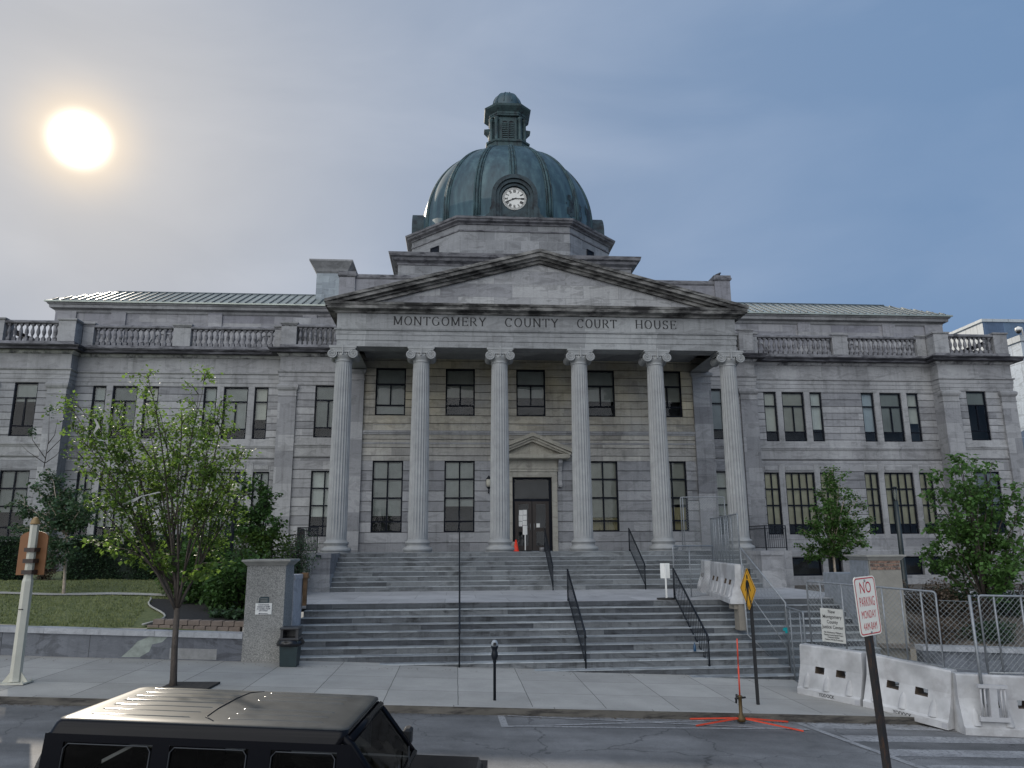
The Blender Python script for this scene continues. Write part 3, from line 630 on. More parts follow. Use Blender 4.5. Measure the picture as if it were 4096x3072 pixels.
# --- columns
COLX = (-8.271, -5.033, -1.712, 1.712, 5.033, 8.271)
def shaft_mesh():
    mb = MB(); nf = 22; prof = []
    for i in range(15):
        t_ = i / 14; z = .50 + (7.84 - .50) * t_; r = .405 - .065 * (t_ ** 1.7); prof.append((r, z))
    vs2 = []; m = nf * 6
    for r, z in prof:
        for k in range(m):
            ph = (k % 6) / 6; fl = math.sin(PI * ph); rr = r * (1 - .085 * fl * (1 if .6 < z < 7.7 else .15)); an = 2 * PI * k / m; vs2.append((rr * math.cos(an), rr * math.sin(an), z))
    mb.add(vs2, [(i * m + k, i * m + (k + 1) % m, (i + 1) * m + (k + 1) % m, (i + 1) * m + k) for i in range(len(prof) - 1) for k in range(m)], False)
    return mb.mesh('shaft', M_COLUMN)
def base_mesh():
    mb = MB(); pr = [(.60, 0.0), (.60, .03)]
    for i in range(9): a = -PI / 2 + PI * i / 8; pr.append((.50 + .10 * math.cos(a), .12 + .09 * math.sin(a)))
    pr += [(.50, .22), (.475, .235), (.45, .27), (.46, .31), (.49, .33)]
    for i in range(7): a = -PI / 2 + PI * i / 6; pr.append((.455 + .05 * math.cos(a), .39 + .05 * math.sin(a)))
    pr += [(.45, .45), (.42, .46), (.405, .52), (0, .52)]
    mb.lathe(pr, n=40); return mb.mesh('column_base', M_COLUMN)
def capital_mesh():
    mb = MB()
    mb.lathe([(.35, 7.80), (.37, 7.82), (.355, 7.85), (.345, 7.88), (.38, 7.95), (.44, 8.03), (.45, 8.10)], n=32)
    for s_ in (-1, 1):
        cx, cz = s_ * .43, 8.10
        # the roll running front to back, pinched at the waist
        pr = [(-.43, .195), (-.36, .19), (-.16, .135), (0, .125), (.16, .135), (.36, .19), (.43, .195)]; n = 20; vs2 = []
        for y, r in pr:
            for k in range(n): a = 2 * PI * k / n; vs2.append((cx + r * math.cos(a), y, cz + r * math.sin(a)))
        mb.add(vs2, [(i * n + k, i * n + (k + 1) % n, (i + 1) * n + (k + 1) % n, (i + 1) * n + k) for i in range(len(pr) - 1) for k in range(n)], True)
        mb.add(vs2[:n], [tuple(range(n))]); mb.add(vs2[-n:], [tuple(range(n - 1, -1, -1))])
        for y in (-.44, .44):   # raised spiral on each face
            pts = []; rad = []
            for k in range(44):
                t_ = k / 43; a = PI / 2 - s_ * t_ * 2.4 * 2 * PI * -1; r = .185 * (1 - t_) ** .85 + .02; pts.append((cx + r * math.cos(a), y, cz + r * math.sin(a))); rad.append(.026 - .012 * t_)
            mb.tube(pts, rad, 5); mb.lathe([(0, -.02), (.035, 0), (0, .02)], (cx, y, cz), 8)
    for y0, y1 in ((-.45, -.40), (.40, .45)): mb.box(-.40, .40, y0, y1, 8.17, 8.29)
    for k in range(5): mb.lathe([(0, 0), (.045, .05), (.04, .12), (0, .15)], (-.16 + .08 * k, -.40, 8.02), 8)
    mb.box(-.52, .52, -.46, .46, 8.29, 8.35); mb.box(-.56, .56, -.48, .48, 8.35, 8.44); mb.box(-.03, .03, -.50, -.44, 8.06, 8.50)
    return mb.mesh('capital', M_COLUMN)
sm_, bm_, cm_ = shaft_mesh(), base_mesh(), capital_mesh()
for x in COLX:
    c_ = link('column', sm_, CH, (x, -3.8, 0)); link('column_base', bm_, c_); link('capital', cm_, c_)

# --- portico entablature and pediment
AY = -.42; AX = 8.60
def ushape(ox): return [(-ox, 3.7), (-ox, AY - (ox - AX)), (ox, AY - (ox - AX)), (ox, 3.7)]
mb = MB(); U0 = [(-AX, 7.9), (-AX, AY), (AX, AY), (AX, 7.9)]
mb.sweep([(-.86, 8.44), (-.045, 8.44), (-.045, 8.705), (-.02, 8.71), (-.02, 8.94), (.0, 8.945), (.0, 9.11), (.05, 9.13), (.07, 9.2), (-.03, 9.21), (-.03, 9.21), (-.86, 9.21)], U0)
P(mb, 'architrave', M_ENTAB)
mb = MB(); mb.sweep([(-.8, 9.21), (-.03, 9.21), (-.03, 9.87), (-.8, 9.87)], U0); P(mb, 'frieze', M_ENTAB)
mb = MB(); mb.box(-7.8, 7.8, .36, 3.85, 8.98, 9.2)
for k in range(5): x = (-6.65, -3.37, 0, 3.37, 6.65)[k]; 
P(mb, 'portico_ceiling', M_PLAIN)
mb = MB(); mb.sweep([(-.03, 9.87), (.06, 9.88), (.08, 9.95), (.12, 9.97), (.34, 10.0), (.36, 10.13), (.40, 10.15), (.44, 10.24), (-.1, 10.26)], U0); P(mb, 'cornice', M_CRUST2)
mb = MB(); mb.poly([(-8.75, 10.25), (8.75, 10.25), (0, 12.52)], AY + .05, 2.5); P(mb, 'tympanum', M_BLOCK)
mb = MB()
SL = 2.42 / 9.05
def rake(o, ztop, th, y0):
    hw = 8.62 + o; zb = ztop - SL * hw
    mb.poly([(-hw, zb), (0, ztop), (hw, zb), (hw, zb - th), (0, ztop - th), (-hw, zb - th)], y0, 8.0)
rake(.44, 12.77, .13, AY - .46); rake(.40, 12.64, .16, AY - .38); rake(.28, 12.48, .10, AY - .20); rake(.10, 12.38, .14, AY - .08)
P(mb, 'raking_cornice', M_CRUST2)
# engraved inscription, drawn stroke by stroke
def stroke_text(words, z0, h, Y):
    mb = MB()
    def seg(pts, cx, sx):
        P2 = [Vector((cx + p[0] * sx, z0 + p[1] * h)) for p in pts]; L_, R_ = [], []
        for i, p in enumerate(P2):
            t_ = (P2[min(i + 1, len(P2) - 1)] - P2[max(i - 1, 0)]).normalized(); wd = h * (.030 + .045 * abs(t_.y)); n_ = Vector((-t_.y, t_.x)) * wd
            L_.append(p + n_); R_.append(p - n_)
        for i in range(len(P2) - 1): mb.add([(L_[i].x, Y, L_[i].y), (R_[i].x, Y, R_[i].y), (R_[i + 1].x, Y, R_[i + 1].y), (L_[i + 1].x, Y, L_[i + 1].y)], [(0, 1, 2, 3)])
    def arc(cx, cz, rx, rz, a0, a1, n=18): return [(cx + rx * math.cos(math.radians(a0 + (a1 - a0) * i / n)), cz + rz * math.sin(math.radians(a0 + (a1 - a0) * i / n))) for i in range(n + 1)]
    def ser(x, z): return [(x - .11, z), (x + .11, z)]
    G = {
        'M': (1.15, [[(.14, 0), (.14, 1)], [(.14, 1), (.57, .08)], [(.57, .08), (1.0, 1)], [(1.0, 1), (1.0, 0)], ser(.14, .02), ser(1.0, .02), ser(.1, .98), ser(1.04, .98)]),
        'O': (1.0, [arc(.5, .5, .42, .50, 0, 360, 32)]),
        'N': (1.0, [[(.13, 0), (.13, 1)], [(.13, 1), (.87, 0)], [(.87, 0), (.87, 1)], ser(.13, .02), ser(.87, .98), ser(.1, .98)]),
        'T': (.88, [[(.44, 0), (.44, 1)], [(.04, .97), (.84, .97)], ser(.44, .02), [(.05, .97), (.05, .80)], [(.83, .97), (.83, .80)]]),
        'G': (1.0, [arc(.5, .5, .42, .50, 40, 330, 26), [(.86, .08), (.86, .42)], ser(.84, .42)]),
        'E': (.82, [[(.16, 0), (.16, 1)], [(.05, .98), (.74, .98)], [(.16, .51), (.58, .51)], [(.05, .02), (.76, .02)], [(.74, .98), (.74, .82)], [(.76, .02), (.76, .18)], [(.58, .42), (.58, .6)]]),
        'R': (.95, [[(.15, 0), (.15, 1)], [(.05, .98), (.45, .98)] + arc(.48, .74, .26, .24, 90, -90, 12) + [(.15, .50)], [(.44, .5), (.86, .02)], ser(.15, .02), ser(.86, .02)]),
        'Y': (.92, [[(.46, 0), (.46, .46)], [(.46, .46), (.08, 1)], [(.46, .46), (.84, 1)], ser(.46, .02), ser(.1, .98), ser(.84, .98)]),
        'C': (.98, [arc(.5, .5, .42, .50, 42, 318, 26), [(.83, .98), (.83, .72)]]),
        'U': (.96, [[(.14, 1), (.14, .38)] + arc(.48, .38, .34, .38, 180, 360, 16) + [(.82, 1)], ser(.14, .98), ser(.82, .98)]),
        'H': (1.0, [[(.15, 0), (.15, 1)], [(.85, 0), (.85, 1)], [(.15, .5), (.85, .5)], ser(.15, .02), ser(.15, .98), ser(.85, .02), ser(.85, .98)]),
        'S': (.78, [arc(.39, .745, .27, .245, 25, 270, 18) + arc(.39, .255, .29, .245, 90, -155, 18), [(.64, .98), (.64, .78)], [(.12, .02), (.12, .24)]]),
    }
    for wd_, xa, xb in words:
        tot = sum(G[ch][0] for ch in wd_) + .22 * (len(wd_) - 1); sx = (xb - xa) / tot; x = xa
        for ch in wd_:
            for p in G[ch][1]: seg(p, x, sx)
            x += (G[ch][0] + .22) * sx
    return mb
for wd3 in (('MONTGOMERY', -6.22, -2.31), ('COUNTY', -1.50, .79), ('COURT', 1.61, 3.33), ('HOUSE', 4.15, 5.95)): P(stroke_text([wd3], 9.385, .375, AY + .03 - .006), 'inscription', M_LETTER)

# --- link bays, wings, end bays
LY, WY, BY = 8.05, 8.72, 8.03
TR = [[(13.50, 14.21), (14.54, 15.80), (16.15, 16.83)], [(19.14, 19.86), (20.22, 21.47), (21.80, 22.48)]]
TRL = [[(13.19, 14.03), (14.36, 16.02), (16.33, 17.13)], [(18.86, 19.65), (19.98, 21.65), (21.98, 22.77)]]
def mir(s_, a, b_): return (a, b_) if s_ > 0 else (-b_, -a)
for s_ in (-1, 1):
    up = [(*mir(s_, a, b_), UZ0, UZ1) for g_ in TR for a, b_ in g_]; lo = [(*mir(s_, a, b_), LZ0, LZ1) for g_ in TRL for a, b_ in g_]; ba = [(*mir(s_, a, b_), -1.4, -.44) for g_ in TRL for a, b_ in g_]
    re_ = [(*mir(s_, a, b_), 4.12, 4.52) for g_ in TRL for a, b_ in g_]
    xa, xb = mir(s_, 12.75, 23.4)
    mb = MB(); wall(mb, xa, xb, 4.589, 8.6, WY, up); P(mb, 'wing_wall', M_WALL)
    mb = MB(); wall(mb, xa, xb, .55, 4.589, WY, lo); P(mb, 'wing_wall', M_WALLLOW)
    mb = MB(); wall(mb, xa, xb, -2.6, -.42, WY - .02, ba, .35); mb.sweep([(0.02, .50), (.05, .50), (.05, .55), (0, .56)], [(xa, WY), (xb, WY)]); mb.box(xa, xb, WY - .03, WY + .1, -.42, .50); mb.sweep([(0.03, -.42), (.07, -.40), (.07, -.12), (.02, -.08)], [(xa, WY), (xb, WY)]); mb.box(xa, xb, WY - .12, WY - .02, -2.6, -1.42)
    P(mb, 'plinth', M_PLAIN)
    mb = MB()   # raised panels above the ground floor windows
    for a, b_, c_, d_ in re_:
        mb.box(a - .04, b_ + .04, WY - .012, WY + .02, 4.10, 4.13); mb.box(a - .04, b_ + .04, WY - .012, WY + .02, 4.52, 4.55); mb.box(a + .06, b_ - .06, WY - .03, WY + .02, 4.20, 4.42)
        mb.box(a - .04, a - .01, WY - .012, WY + .02, 4.13, 4.52); mb.box(b_ + .01, b_ + .04, WY - .012, WY + .02, 4.13, 4.52)
    P(mb, 'window_panel', M_TRIM)
    for g_, z0_, z1_ in [(g_, UZ0 - .27, 8.58) for g_ in TR] + [(g_, .56, 4.56) for g_ in TRL]:
        for (a, b_), (c_, d_) in zip(g_, g_[1:]):
            mb = MB(); u, v = mir(s_, b_, c_); mb.box(u + .004, v - .004, WY - .018, WY + .2, z0_, z1_); P(mb, 'window_pier', M_TRIM)
    for (p, q, yy) in ((8.88, 11.87, LY), (12.79, 23.38, WY), (24.33, 26.82, BY)):
        p, q = mir(s_, p, q); mb = MB(); mb.box(p, q, yy - .014, yy + .1, 5.50, UZ0 - .005); mb.box(p, q, yy - .010, yy + .1, 4.89, 5.30); P(mb, 'sill_band', M_TRIM)
    for gi, g_ in enumerate(TR):
        for k, (a, b_) in enumerate(g_):
            a, b_ = mir(s_, a, b_); window(a, b_, UZ0, UZ1, WY + .07, [(.5, .19, .715)] if k == 1 else [], [.19, .715], rw.choice([.62, .75, .81, .82]) if s_ < 0 or k != 0 else .8)
    for gi, g_ in enumerate(TRL):
        for k, (a, b_) in enumerate(g_):
            a, b_ = mir(s_, a, b_); window(a, b_, LZ0, LZ1, WY + .07, [.25, .5, .75] if k == 1 else [.5], [.155, .465, .73], .845, M_BLINDY if s_ > 0 else BLINDS[1])
            window(a, b_, -1.4, -.44, WY + .16, [], [], 0)
    # link bay
    xa, xb = mir(s_, 8.75, 12.78); lu = mir(s_, 9.55, 10.93)
    mb = MB(); wall(mb, xa, xb, 4.589, 8.6, LY, [(*lu, UZ0, UZ1)]); P(mb, 'link_wall', M_WALL)
    mb = MB(); wall(mb, xa, xb, -2.0, 4.589, LY, [(*lu, LZ0, LZ1)]); P(mb, 'link_wall', M_WALLLOW)
    window(*lu, UZ0, UZ1, LY + .07, [(.5, .19, .715)], [.19, .715], .82); window(*lu, LZ0, LZ1, LY + .07, [.5], [.155, .465, .73], .70)
    x = s_ * 12.78; mb = MB(); mb.quad((x, LY, -2), (x, WY + .4, -2), (x, WY + .4, 10.2), (x, LY, 10.2))
    a, b_ = mir(s_, 11.87, 12.79); mb.box(a, b_, LY - .13, LY + .2, -1.0, 7.95)
    P(mb, 'pilaster', M_PLAIN); mb = MB()
    # end bay
    a2, b2 = mir(s_, 23.4, 27.65); x = s_ * 23.4; mb.quad((x, BY, -3), (x, WY + .4, -3), (x, WY + .4, 10.2), (x, BY, 10.2)); x = s_ * 27.65; mb.quad((x, BY, -3), (x, 30, -3), (x, 30, 10.2), (x, BY, 10.2))
    for u0, u1 in ((23.39, 24.33), (26.82, 27.66)): a, b_ = mir(s_, u0, u1); mb.box(a, b_, BY - .13, BY + .2, -1.4, 7.95)
    P(mb, 'pilaster', M_PLAIN)
    mb = MB()
    for (u0, u1, yy) in ((11.87, 12.79, LY), (23.39, 24.33, BY), (26.82, 27.66, BY)):
        a, b_ = mir(s_, u0, u1); mb.sweep([(0, 7.95), (.03, 7.95), (.03, 8.0), (0, 8.02), (0, 8.22), (.03, 8.27), (.06, 8.31), (.09, 8.4), (.09, 8.5), (0, 8.58)], [(a, yy + .2), (a, yy - .13), (b_, yy - .13), (b_, yy + .2)])
    P(mb, 'pilaster_cap', M_TRIM)
    wu = mir(s_, 24.86, 26.01); wl_ = mir(s_, 24.72, 26.15)
    mb = MB(); wall(mb, a2, b2, 4.589, 8.6, BY, [(*wu, UZ0, UZ1)]); P(mb, 'bay_wall', M_WALL)
    mb = MB(); wall(mb, a2, b2, -3.0, 4.589, BY, [(*wl_, LZ0, LZ1)]); P(mb, 'bay_wall', M_WALLLOW)
    window(*wu, UZ0, UZ1, BY + .07, [(.5, .19, .715)], [.19, .715], .28 if s_ > 0 else .35); window(*wl_, LZ0, LZ1, BY + .07, [.5], [.155, .465, .73], .62)
    # belts and entablature following the plan
    def plan(o): 
        pts = [(8.75, LY), (12.78, LY), (12.78, WY), (23.4, WY), (23.4, BY), (27.65, BY), (27.65, 30)]
        return [(s_ * x, y) for x, y in (pts if s_ > 0 else reversed(pts))]
    mb = MB()
    for (p, q, yy) in ((8.88, 11.87, LY), (12.79, 23.38, WY), (24.33, 26.82, BY)):
        p, q = mir(s_, p, q); mb.sweep([(0, 5.30), (.05, 5.30), (.05, 5.36), (.09, 5.38), (.09, 5.46), (.05, 5.49), (0, 5.50)], [(p, yy), (q, yy)]); mb.sweep([(0, 4.80), (.05, 4.80), (.05, 4.88), (0, 4.89)], [(p, yy), (q, yy)])
    P(mb, 'belt_course', M_TRIM)
    mb = MB(); mb.sweep([(-.2, 8.58), (.02, 8.58), (.02, 8.76), (.045, 8.765), (.045, 9.0), (.07, 9.005), (.07, 9.20), (.13, 9.24), (.14, 9.31), (.03, 9.33), (.03, 10.08), (-.2, 10.08)], plan(0)); P(mb, 'frieze', M_TRIM)
    mb = MB(); mb.sweep([(-.2, 10.08), (.05, 10.08), (.12, 10.12), (.16, 10.20), (.20, 10.22), (.20, 10.235), (-.2, 10.235)], plan(0)); P(mb, 'cornice', crust('pale_bed_mould', (.38, .38, .39), (.08, .08, .09), .42, 1.2, 1), lab='pale moulding under the dark cornice')
    mb = MB(); mb.sweep([(-.2, 10.235), (.50, 10.235), (.52, 10.36), (.57, 10.38), (.60, 10.46), (.5, 10.475), (-.2, 10.5)], plan(0)); P(mb, 'cornice', crust('black_cornice', (.11, .11, .125), (.014, .014, .02), .85, .6, 4))
    # balustrade
    bp = MB(); bp.sweep([(-.30, 10.47), (.10, 10.47), (.10, 10.72), (.05, 10.75), (-.30, 10.75)], plan(0)); bp.sweep([(-.26, 11.70), (.04, 11.70), (.07, 11.74), (.07, 11.82), (.02, 11.87), (-.26, 11.87)], plan(0))
    bal = P(bp, 'balustrade', M_BAL)
    def ped(mb, u0, u1, y0, y1, zt=11.98):
        a, b_ = mir(s_, u0, u1); mb.box(a, b_, y0, y1, 10.745, zt - .14); mb.sweep([(0, zt - .14), (.05, zt - .11), (.07, zt - .06), (.07, zt - .02), (0, zt)], [(a, y0), (b_, y0), (b_, y1), (a, y1)], True); mb.quad((a, y0, zt - .001), (b_, y0, zt - .001), (b_, y1, zt - .001), (a, y1, zt - .001))
    pm = MB()
    for u0, u1, y0, y1 in ((8.9, 9.6, LY - .07, LY + .36), (12.05, 12.85, LY - .07, LY + .4), (12.87, 13.35, WY - .06, WY + .34), (17.75, 18.65, WY - .07, WY + .34), (22.75, 23.30, WY - .06, WY + .34), (23.34, 24.2, BY - .08, WY + .3), (26.9, 27.7, BY - .08, BY + .8)): ped(pm, u0, u1, y0, y1)
    P(pm, 'pedestal', M_TRIM, bal)
    bm0 = MB(); bm0.box(-.085, .085, -.085, .085, 0, .20); bm0.lathe([(.05, .20), (.075, .22), (.06, .25), (.045, .30), (.07, .38), (.098, .48), (.09, .58), (.055, .72), (.042, .78), (.06, .80), (.05, .83), (.07, .86)], n=10); bm0.box(-.08, .08, -.08, .08, .86, .96)
    bme = bm0.mesh('baluster', M_BAL)
    for u0, u1, yy, n in ((9.65, 12.0, LY + .1, 9), (13.4, 17.7, WY + .1, 15), (18.7, 22.7, WY + .1, 14), (24.25, 26.85, BY + .1, 9)):
        for i in range(n):
            x = s_ * (u0 + (u1 - u0) * (i + .5) / n); link('baluster', bme, bal, (x, yy - 3.8, 10.745))
    # set back attic storey with its hipped copper roof
    AYF, AXE = 11.0, 26.0
    xa, xb = mir(s_, 9.0, AXE)
    mb = MB(); mb.box(xa, xb, AYF, 30, 10.4, 13.42)
    for u0, u1 in ((24.9, 26.03), (22.2, 23.0), (16.9, 17.7), (11.6, 12.4)): a, b_ = mir(s_, u0, u1); mb.box(a, b_, AYF - .10, AYF + .3, 10.4, 13.3)
    P(mb, 'attic', marble('attic_blocks', (.31, .31, .32), (.19, .19, .215), bw=1.5, bh=.45, zoff=10.5, joint=.2, jw=.008))
    mb = MB(); mb.sweep([(0, 12.28), (.06, 12.30), (.06, 12.38), (0, 12.40)], [(xa, AYF), (xb, AYF)])
    for u in (14.2, 20.0, 23.8): 
        cx = s_ * u; mb.poly([(cx - .10, 12.0), (cx + .10, 12.0), (cx + .14, 12.5), (cx - .14, 12.5)], AYF - .12, AYF + .1); mb.tube([(cx + .85 * math.cos(a * PI / 12), AYF - .02, 11.35 + .75 * math.sin(a * PI / 12)) for a in range(13)], .06, 4, False)
    P(mb, 'attic_arch', M_TRIM)
    ep = [(9.0, AYF), (AXE, AYF), (AXE, 30)]; ep = [(s_ * x, y) for x, y in (ep if s_ > 0 else reversed(ep))]
    mb = MB(); mb.sweep([(0, 13.2), (.06, 13.25), (.10, 13.37), (.30, 13.45), (.32, 13.61), (.38, 13.63), (.46, 13.78), (0, 13.80)], ep); P(mb, 'eaves', M_TRIM)
    mb = MB(); e = AXE + .5; yf = AYF - .5
    ZE, ZR = 13.80, 15.32
    A = [(s_ * 9.0, yf, ZE), (s_ * e, yf, ZE), (s_ * 24.0, 13.4, ZR), (s_ * 9.0, 13.4, ZR), (s_ * 24.0, 30, ZR), (s_ * e, 30, ZE), (s_ * 9, 30, ZR)]
    mb.add(A, [(0, 1, 2, 3), (1, 5, 4, 2), (3, 2, 4, 6)]); mb.box(min(s_ * 9, s_ * e), max(s_ * 9, s_ * e), yf - .02, yf + .1, ZE - .08, ZE)
    mb.m = 1
    for k in range(38):    # standing seams
        x = 9.2 + k * .455
        if x > e - .1: break
        t_ = 1 if x <= 24.0 else max(0.02, (e - x) / (e - 24.0)); y2 = yf + (13.4 - yf) * t_; z2 = ZE + (ZR - ZE) * t_
        a = Vector((s_ * x, yf, ZE + .03)); b_ = Vector((s_ * x, y2, z2 + .03)); mb.tube([a, b_], .042, 4, False)
    for k in range(34):
        y = yf + .4 + k * .455; t_ = min(1, (y - yf) / 3.0); mb.tube([Vector((s_ * e, y, ZE + .03)), Vector((s_ * (e - (e - 24) * t_), y, ZE + .03 + (ZR - ZE) * t_))], .042, 4, False)
    mb.tube([(s_ * 9.0, 13.4, ZR + .02), (s_ * 24.0, 13.4, ZR + .02)], .05, 4, False); mb.m = 0
    P(mb, 'roof', [M_ROOF, M_SEAM])
# interior darkness behind the glass
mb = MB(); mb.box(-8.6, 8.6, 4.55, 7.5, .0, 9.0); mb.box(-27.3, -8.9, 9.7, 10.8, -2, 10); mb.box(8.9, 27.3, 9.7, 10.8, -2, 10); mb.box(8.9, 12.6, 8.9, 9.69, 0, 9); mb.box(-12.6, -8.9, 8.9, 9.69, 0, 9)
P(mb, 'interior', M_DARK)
# --- central block, parapet, chimney
mb = MB(); mb.box(-9.0, 9.0, 8.06, 30, 9.0, 13.2); mb.box(-12.4, -9.0, 8.6, 11, 10.2, 12.4); mb.box(9.0, 12.4, 8.6, 11, 10.2, 12.4); P(mb, 'upper_wall', M_PLAIN)
M_PARA = marble('parapet_slabs', (.215, .215, .235), (.165, .165, .185), bw=2.2, bh=5, zoff=8, joint=-.3, jw=.008)
mb = MB(); mb.box(-9.2, 11.0, 8.15, 8.7, 11.9, 14.6); mb.box(-9.95, -9.1, 8.02, 8.95, 11.5, 14.6); mb.box(10.9, 11.78, 8.02, 8.95, 11.5, 14.8)
pp = P(mb, 'parapet', M_PARA)
mb = MB(); mb.sweep([(0, 14.52), (.06, 14.6), (.08, 14.72), (0, 14.8)], [(-9.1, 8.15), (10.9, 8.15)]); mb.box(-9.1, 10.9, 8.1, 8.8, 14.70, 14.79)
for a, b_, zt in ((-9.95, -9.1, 14.92), (10.9, 11.78, 15.12)): mb.sweep([(0, zt - .34), (.07, zt - .28), (.09, zt - .18), (.05, zt - .16), (.05, zt - .02), (0, zt)], [(a, 8.02), (b_, 8.02), (b_, 8.95), (a, 8.95)], True); mb.box(a - .03, b_ + .03, 7.99, 8.98, zt - .15, zt - .01)
P(mb, 'coping', M_BAL, pp)
mb = MB(); mb.box(-11.95, -10.2, 12.0, 14.2, 12.0, 16.6); ch_ = P(mb, 'chimney', marble('chimney_blocks', (.30, .34, .37), (.22, .25, .28), bw=.8, bh=.38, zoff=10, joint=-.2, jw=.008))
mb = MB(); mb.sweep([(0, 16.25), (.08, 16.35), (.14, 16.5), (.34, 16.82), (.40, 16.9), (.40, 17.0), (0, 17.03)], [(-11.95, 12.0), (-10.2, 12.0), (-10.2, 14.2), (-11.95, 14.2)], True); mb.box(-11.7, -10.35, 12.2, 14.0, 17.0, 17.14); P(mb, 'chimney_cap', M_TRIM, ch_)
# --- square base and octagon under the dome
YC = 19.4
mb = MB(); mb.box(-7.17, 7.17, YC - 7.17, YC + 7.17, 13.0, 17.1); P(mb, 'dome_plinth', M_DRUM)
def sq(h): return [(-h, YC - h), (h, YC - h), (h, YC + h), (-h, YC + h)]
mb = MB(); mb.sweep([(0, 16.95), (.05, 16.97), (.06, 17.08), (.12, 17.12), (.30, 17.2), (.36, 17.34), (.50, 17.40), (.56, 17.62), (0, 17.68)], sq(7.17), True); mb.box(-7.3, 7.3, YC - 7.3, YC + 7.3, 17.5, 17.67); P(mb, 'plinth_cornice', M_BAL)
def octo(b_, a): return [(-a, YC - b_), (a, YC - b_), (b_, YC - a), (b_, YC + a), (a, YC + b_), (-a, YC + b_), (-b_, YC + a), (-b_, YC - a)]
mb = MB(); mb.prism(octo(6.60, 3.48), 17.6, 20.1); P(mb, 'octagon_drum', M_DRUM)
mb = MB(); mb.sweep([(0, 19.50), (.06, 19.52), (.07, 19.60), (0, 19.63)], octo(6.60, 3.48), True); mb.sweep([(0, 19.95), (.08, 19.98), (.10, 20.05), (.30, 20.12), (.34, 20.2), (.42, 20.24), (.46, 20.36), (0, 20.40)], octo(6.60, 3.48), True); mb.prism(octo(6.72, 3.54), 20.2, 20.39); P(mb, 'octagon_cornice', M_BAL)
for s_ in (-1, 1):
    c0 = Vector((s_ * 5.04, YC - 5.04, 0)); t_ = Vector((s_ * -.7071 * -1, .7071, 0)); n_ = Vector((s_ * .7071, -.7071, 0)); mb = MB()
    a = c0 - t_ * .36 + n_ * .015; b_ = c0 + t_ * .36 + n_ * .015
    mb.add([(a.x, a.y, 18.45), (b_.x, b_.y, 18.45), (b_.x, b_.y, 19.02), (a.x, a.y, 19.02)], [(0, 1, 2, 3)])
    for zz in (18.42, 19.02): mb.tube([(a.x, a.y, zz), (b_.x, b_.y, zz)], .05, 4, False)
    mb.tube([(a.x, a.y, 18.42), (a.x, a.y, 19.04)], .05, 4, False); mb.tube([(b_.x, b_.y, 18.42), (b_.x, b_.y, 19.04)], .05, 4, False); P(mb, 'window', M_FRAME)
# --- dome
def dprof(n=22, R0=6.14, H0=6.45, z0=22.0):
    return [(R0 * math.sqrt(max(0, 1 - (k / n) ** 2 * .968)), z0 + H0 * (k / n) * .984) for k in range(n + 1)]
DP = dprof()
mb = MB(); mb.lathe([(6.28, 20.38), (6.28, 20.95), (6.18, 21.0), (6.15, 22.0)] + DP, (0, YC, 0), 96); dome = P(mb, 'dome', M_COPPER)
for k in range(16):
    a = 2 * PI * k / 16 - PI / 2; ca, sa = math.cos(a), math.sin(a); mb = MB(); pts = [(6.15, 20.95)] + DP; tg = Vector((-sa, ca, 0))
    for off, r_, h_ in ((-.19, .065, .05), (0, .10, .075), (.19, .065, .05)):
        mb.tube([(ca * (r + h_ * .4) + tg.x * off * (r / 6.15) ** .5, YC + sa * (r + h_ * .4) + tg.y * off * (r / 6.15) ** .5, z) for r, z in pts], [r_ * (.5 + .5 * r / 6.15) for r, z in pts], 6)
    P(mb, 'rib', M_COPRIB, dome)
mb = MB(); rg = random.Random(5)
for k in range(110):    # patches where the copper skin has peeled dark
    a = math.radians(rg.choice([-52, -47, -44, -30, -26, -27]) + rg.uniform(-4, 4)); z = 21.6 + rg.uniform(0, 1.3); r = 6.165 * math.sqrt(max(0, 1 - max(0, (z - 22) / 7.47) ** 2)) + .012
    w_, h = rg.uniform(.06, .30) / r, rg.uniform(.10, .55); mb.lathe([(r, z - h / 2), (r + .004, z), (r - .006, z + h / 2)], (0, YC, 0), 3, True, a, w_)
P(mb, 'peeled_patch', M_COPDARK, dome)
# clock dormers on four sides
def arch_ring(mb, r0, r1, zc, zb, y0, y1, n=24):
    pts = [(-r1, zb)] + [(-r1 * math.cos(PI * i / n), zc + r1 * math.sin(PI * i / n)) for i in range(n + 1)] + [(r1, zb)]
    inn = [(r0, zb)] + [(r0 * math.cos(PI * i / n), zc + r0 * math.sin(PI * i / n)) for i in range(n + 1)] + [(-r0, zb)]
    m = len(pts); q = len(inn)
    for i in range(m - 1):
        a, b_ = pts[i], pts[i + 1]; c_, d_ = inn[q - 1 - i], inn[q - 2 - i]
        vs2 = [(a[0], y0, a[1]), (b_[0], y0, b_[1]), (d_[0], y0, d_[1]), (c_[0], y0, c_[1]), (a[0], y1, a[1]), (b_[0], y1, b_[1]), (d_[0], y1, d_[1]), (c_[0], y1, c_[1])]
        mb.add(vs2, [(0, 1, 2, 3), (7, 6, 5, 4), (0, 4, 5, 1), (3, 2, 6, 7)])
M_DIAL = simple('clock_dial_white', (.66, .66, .63), .5, var=.03)
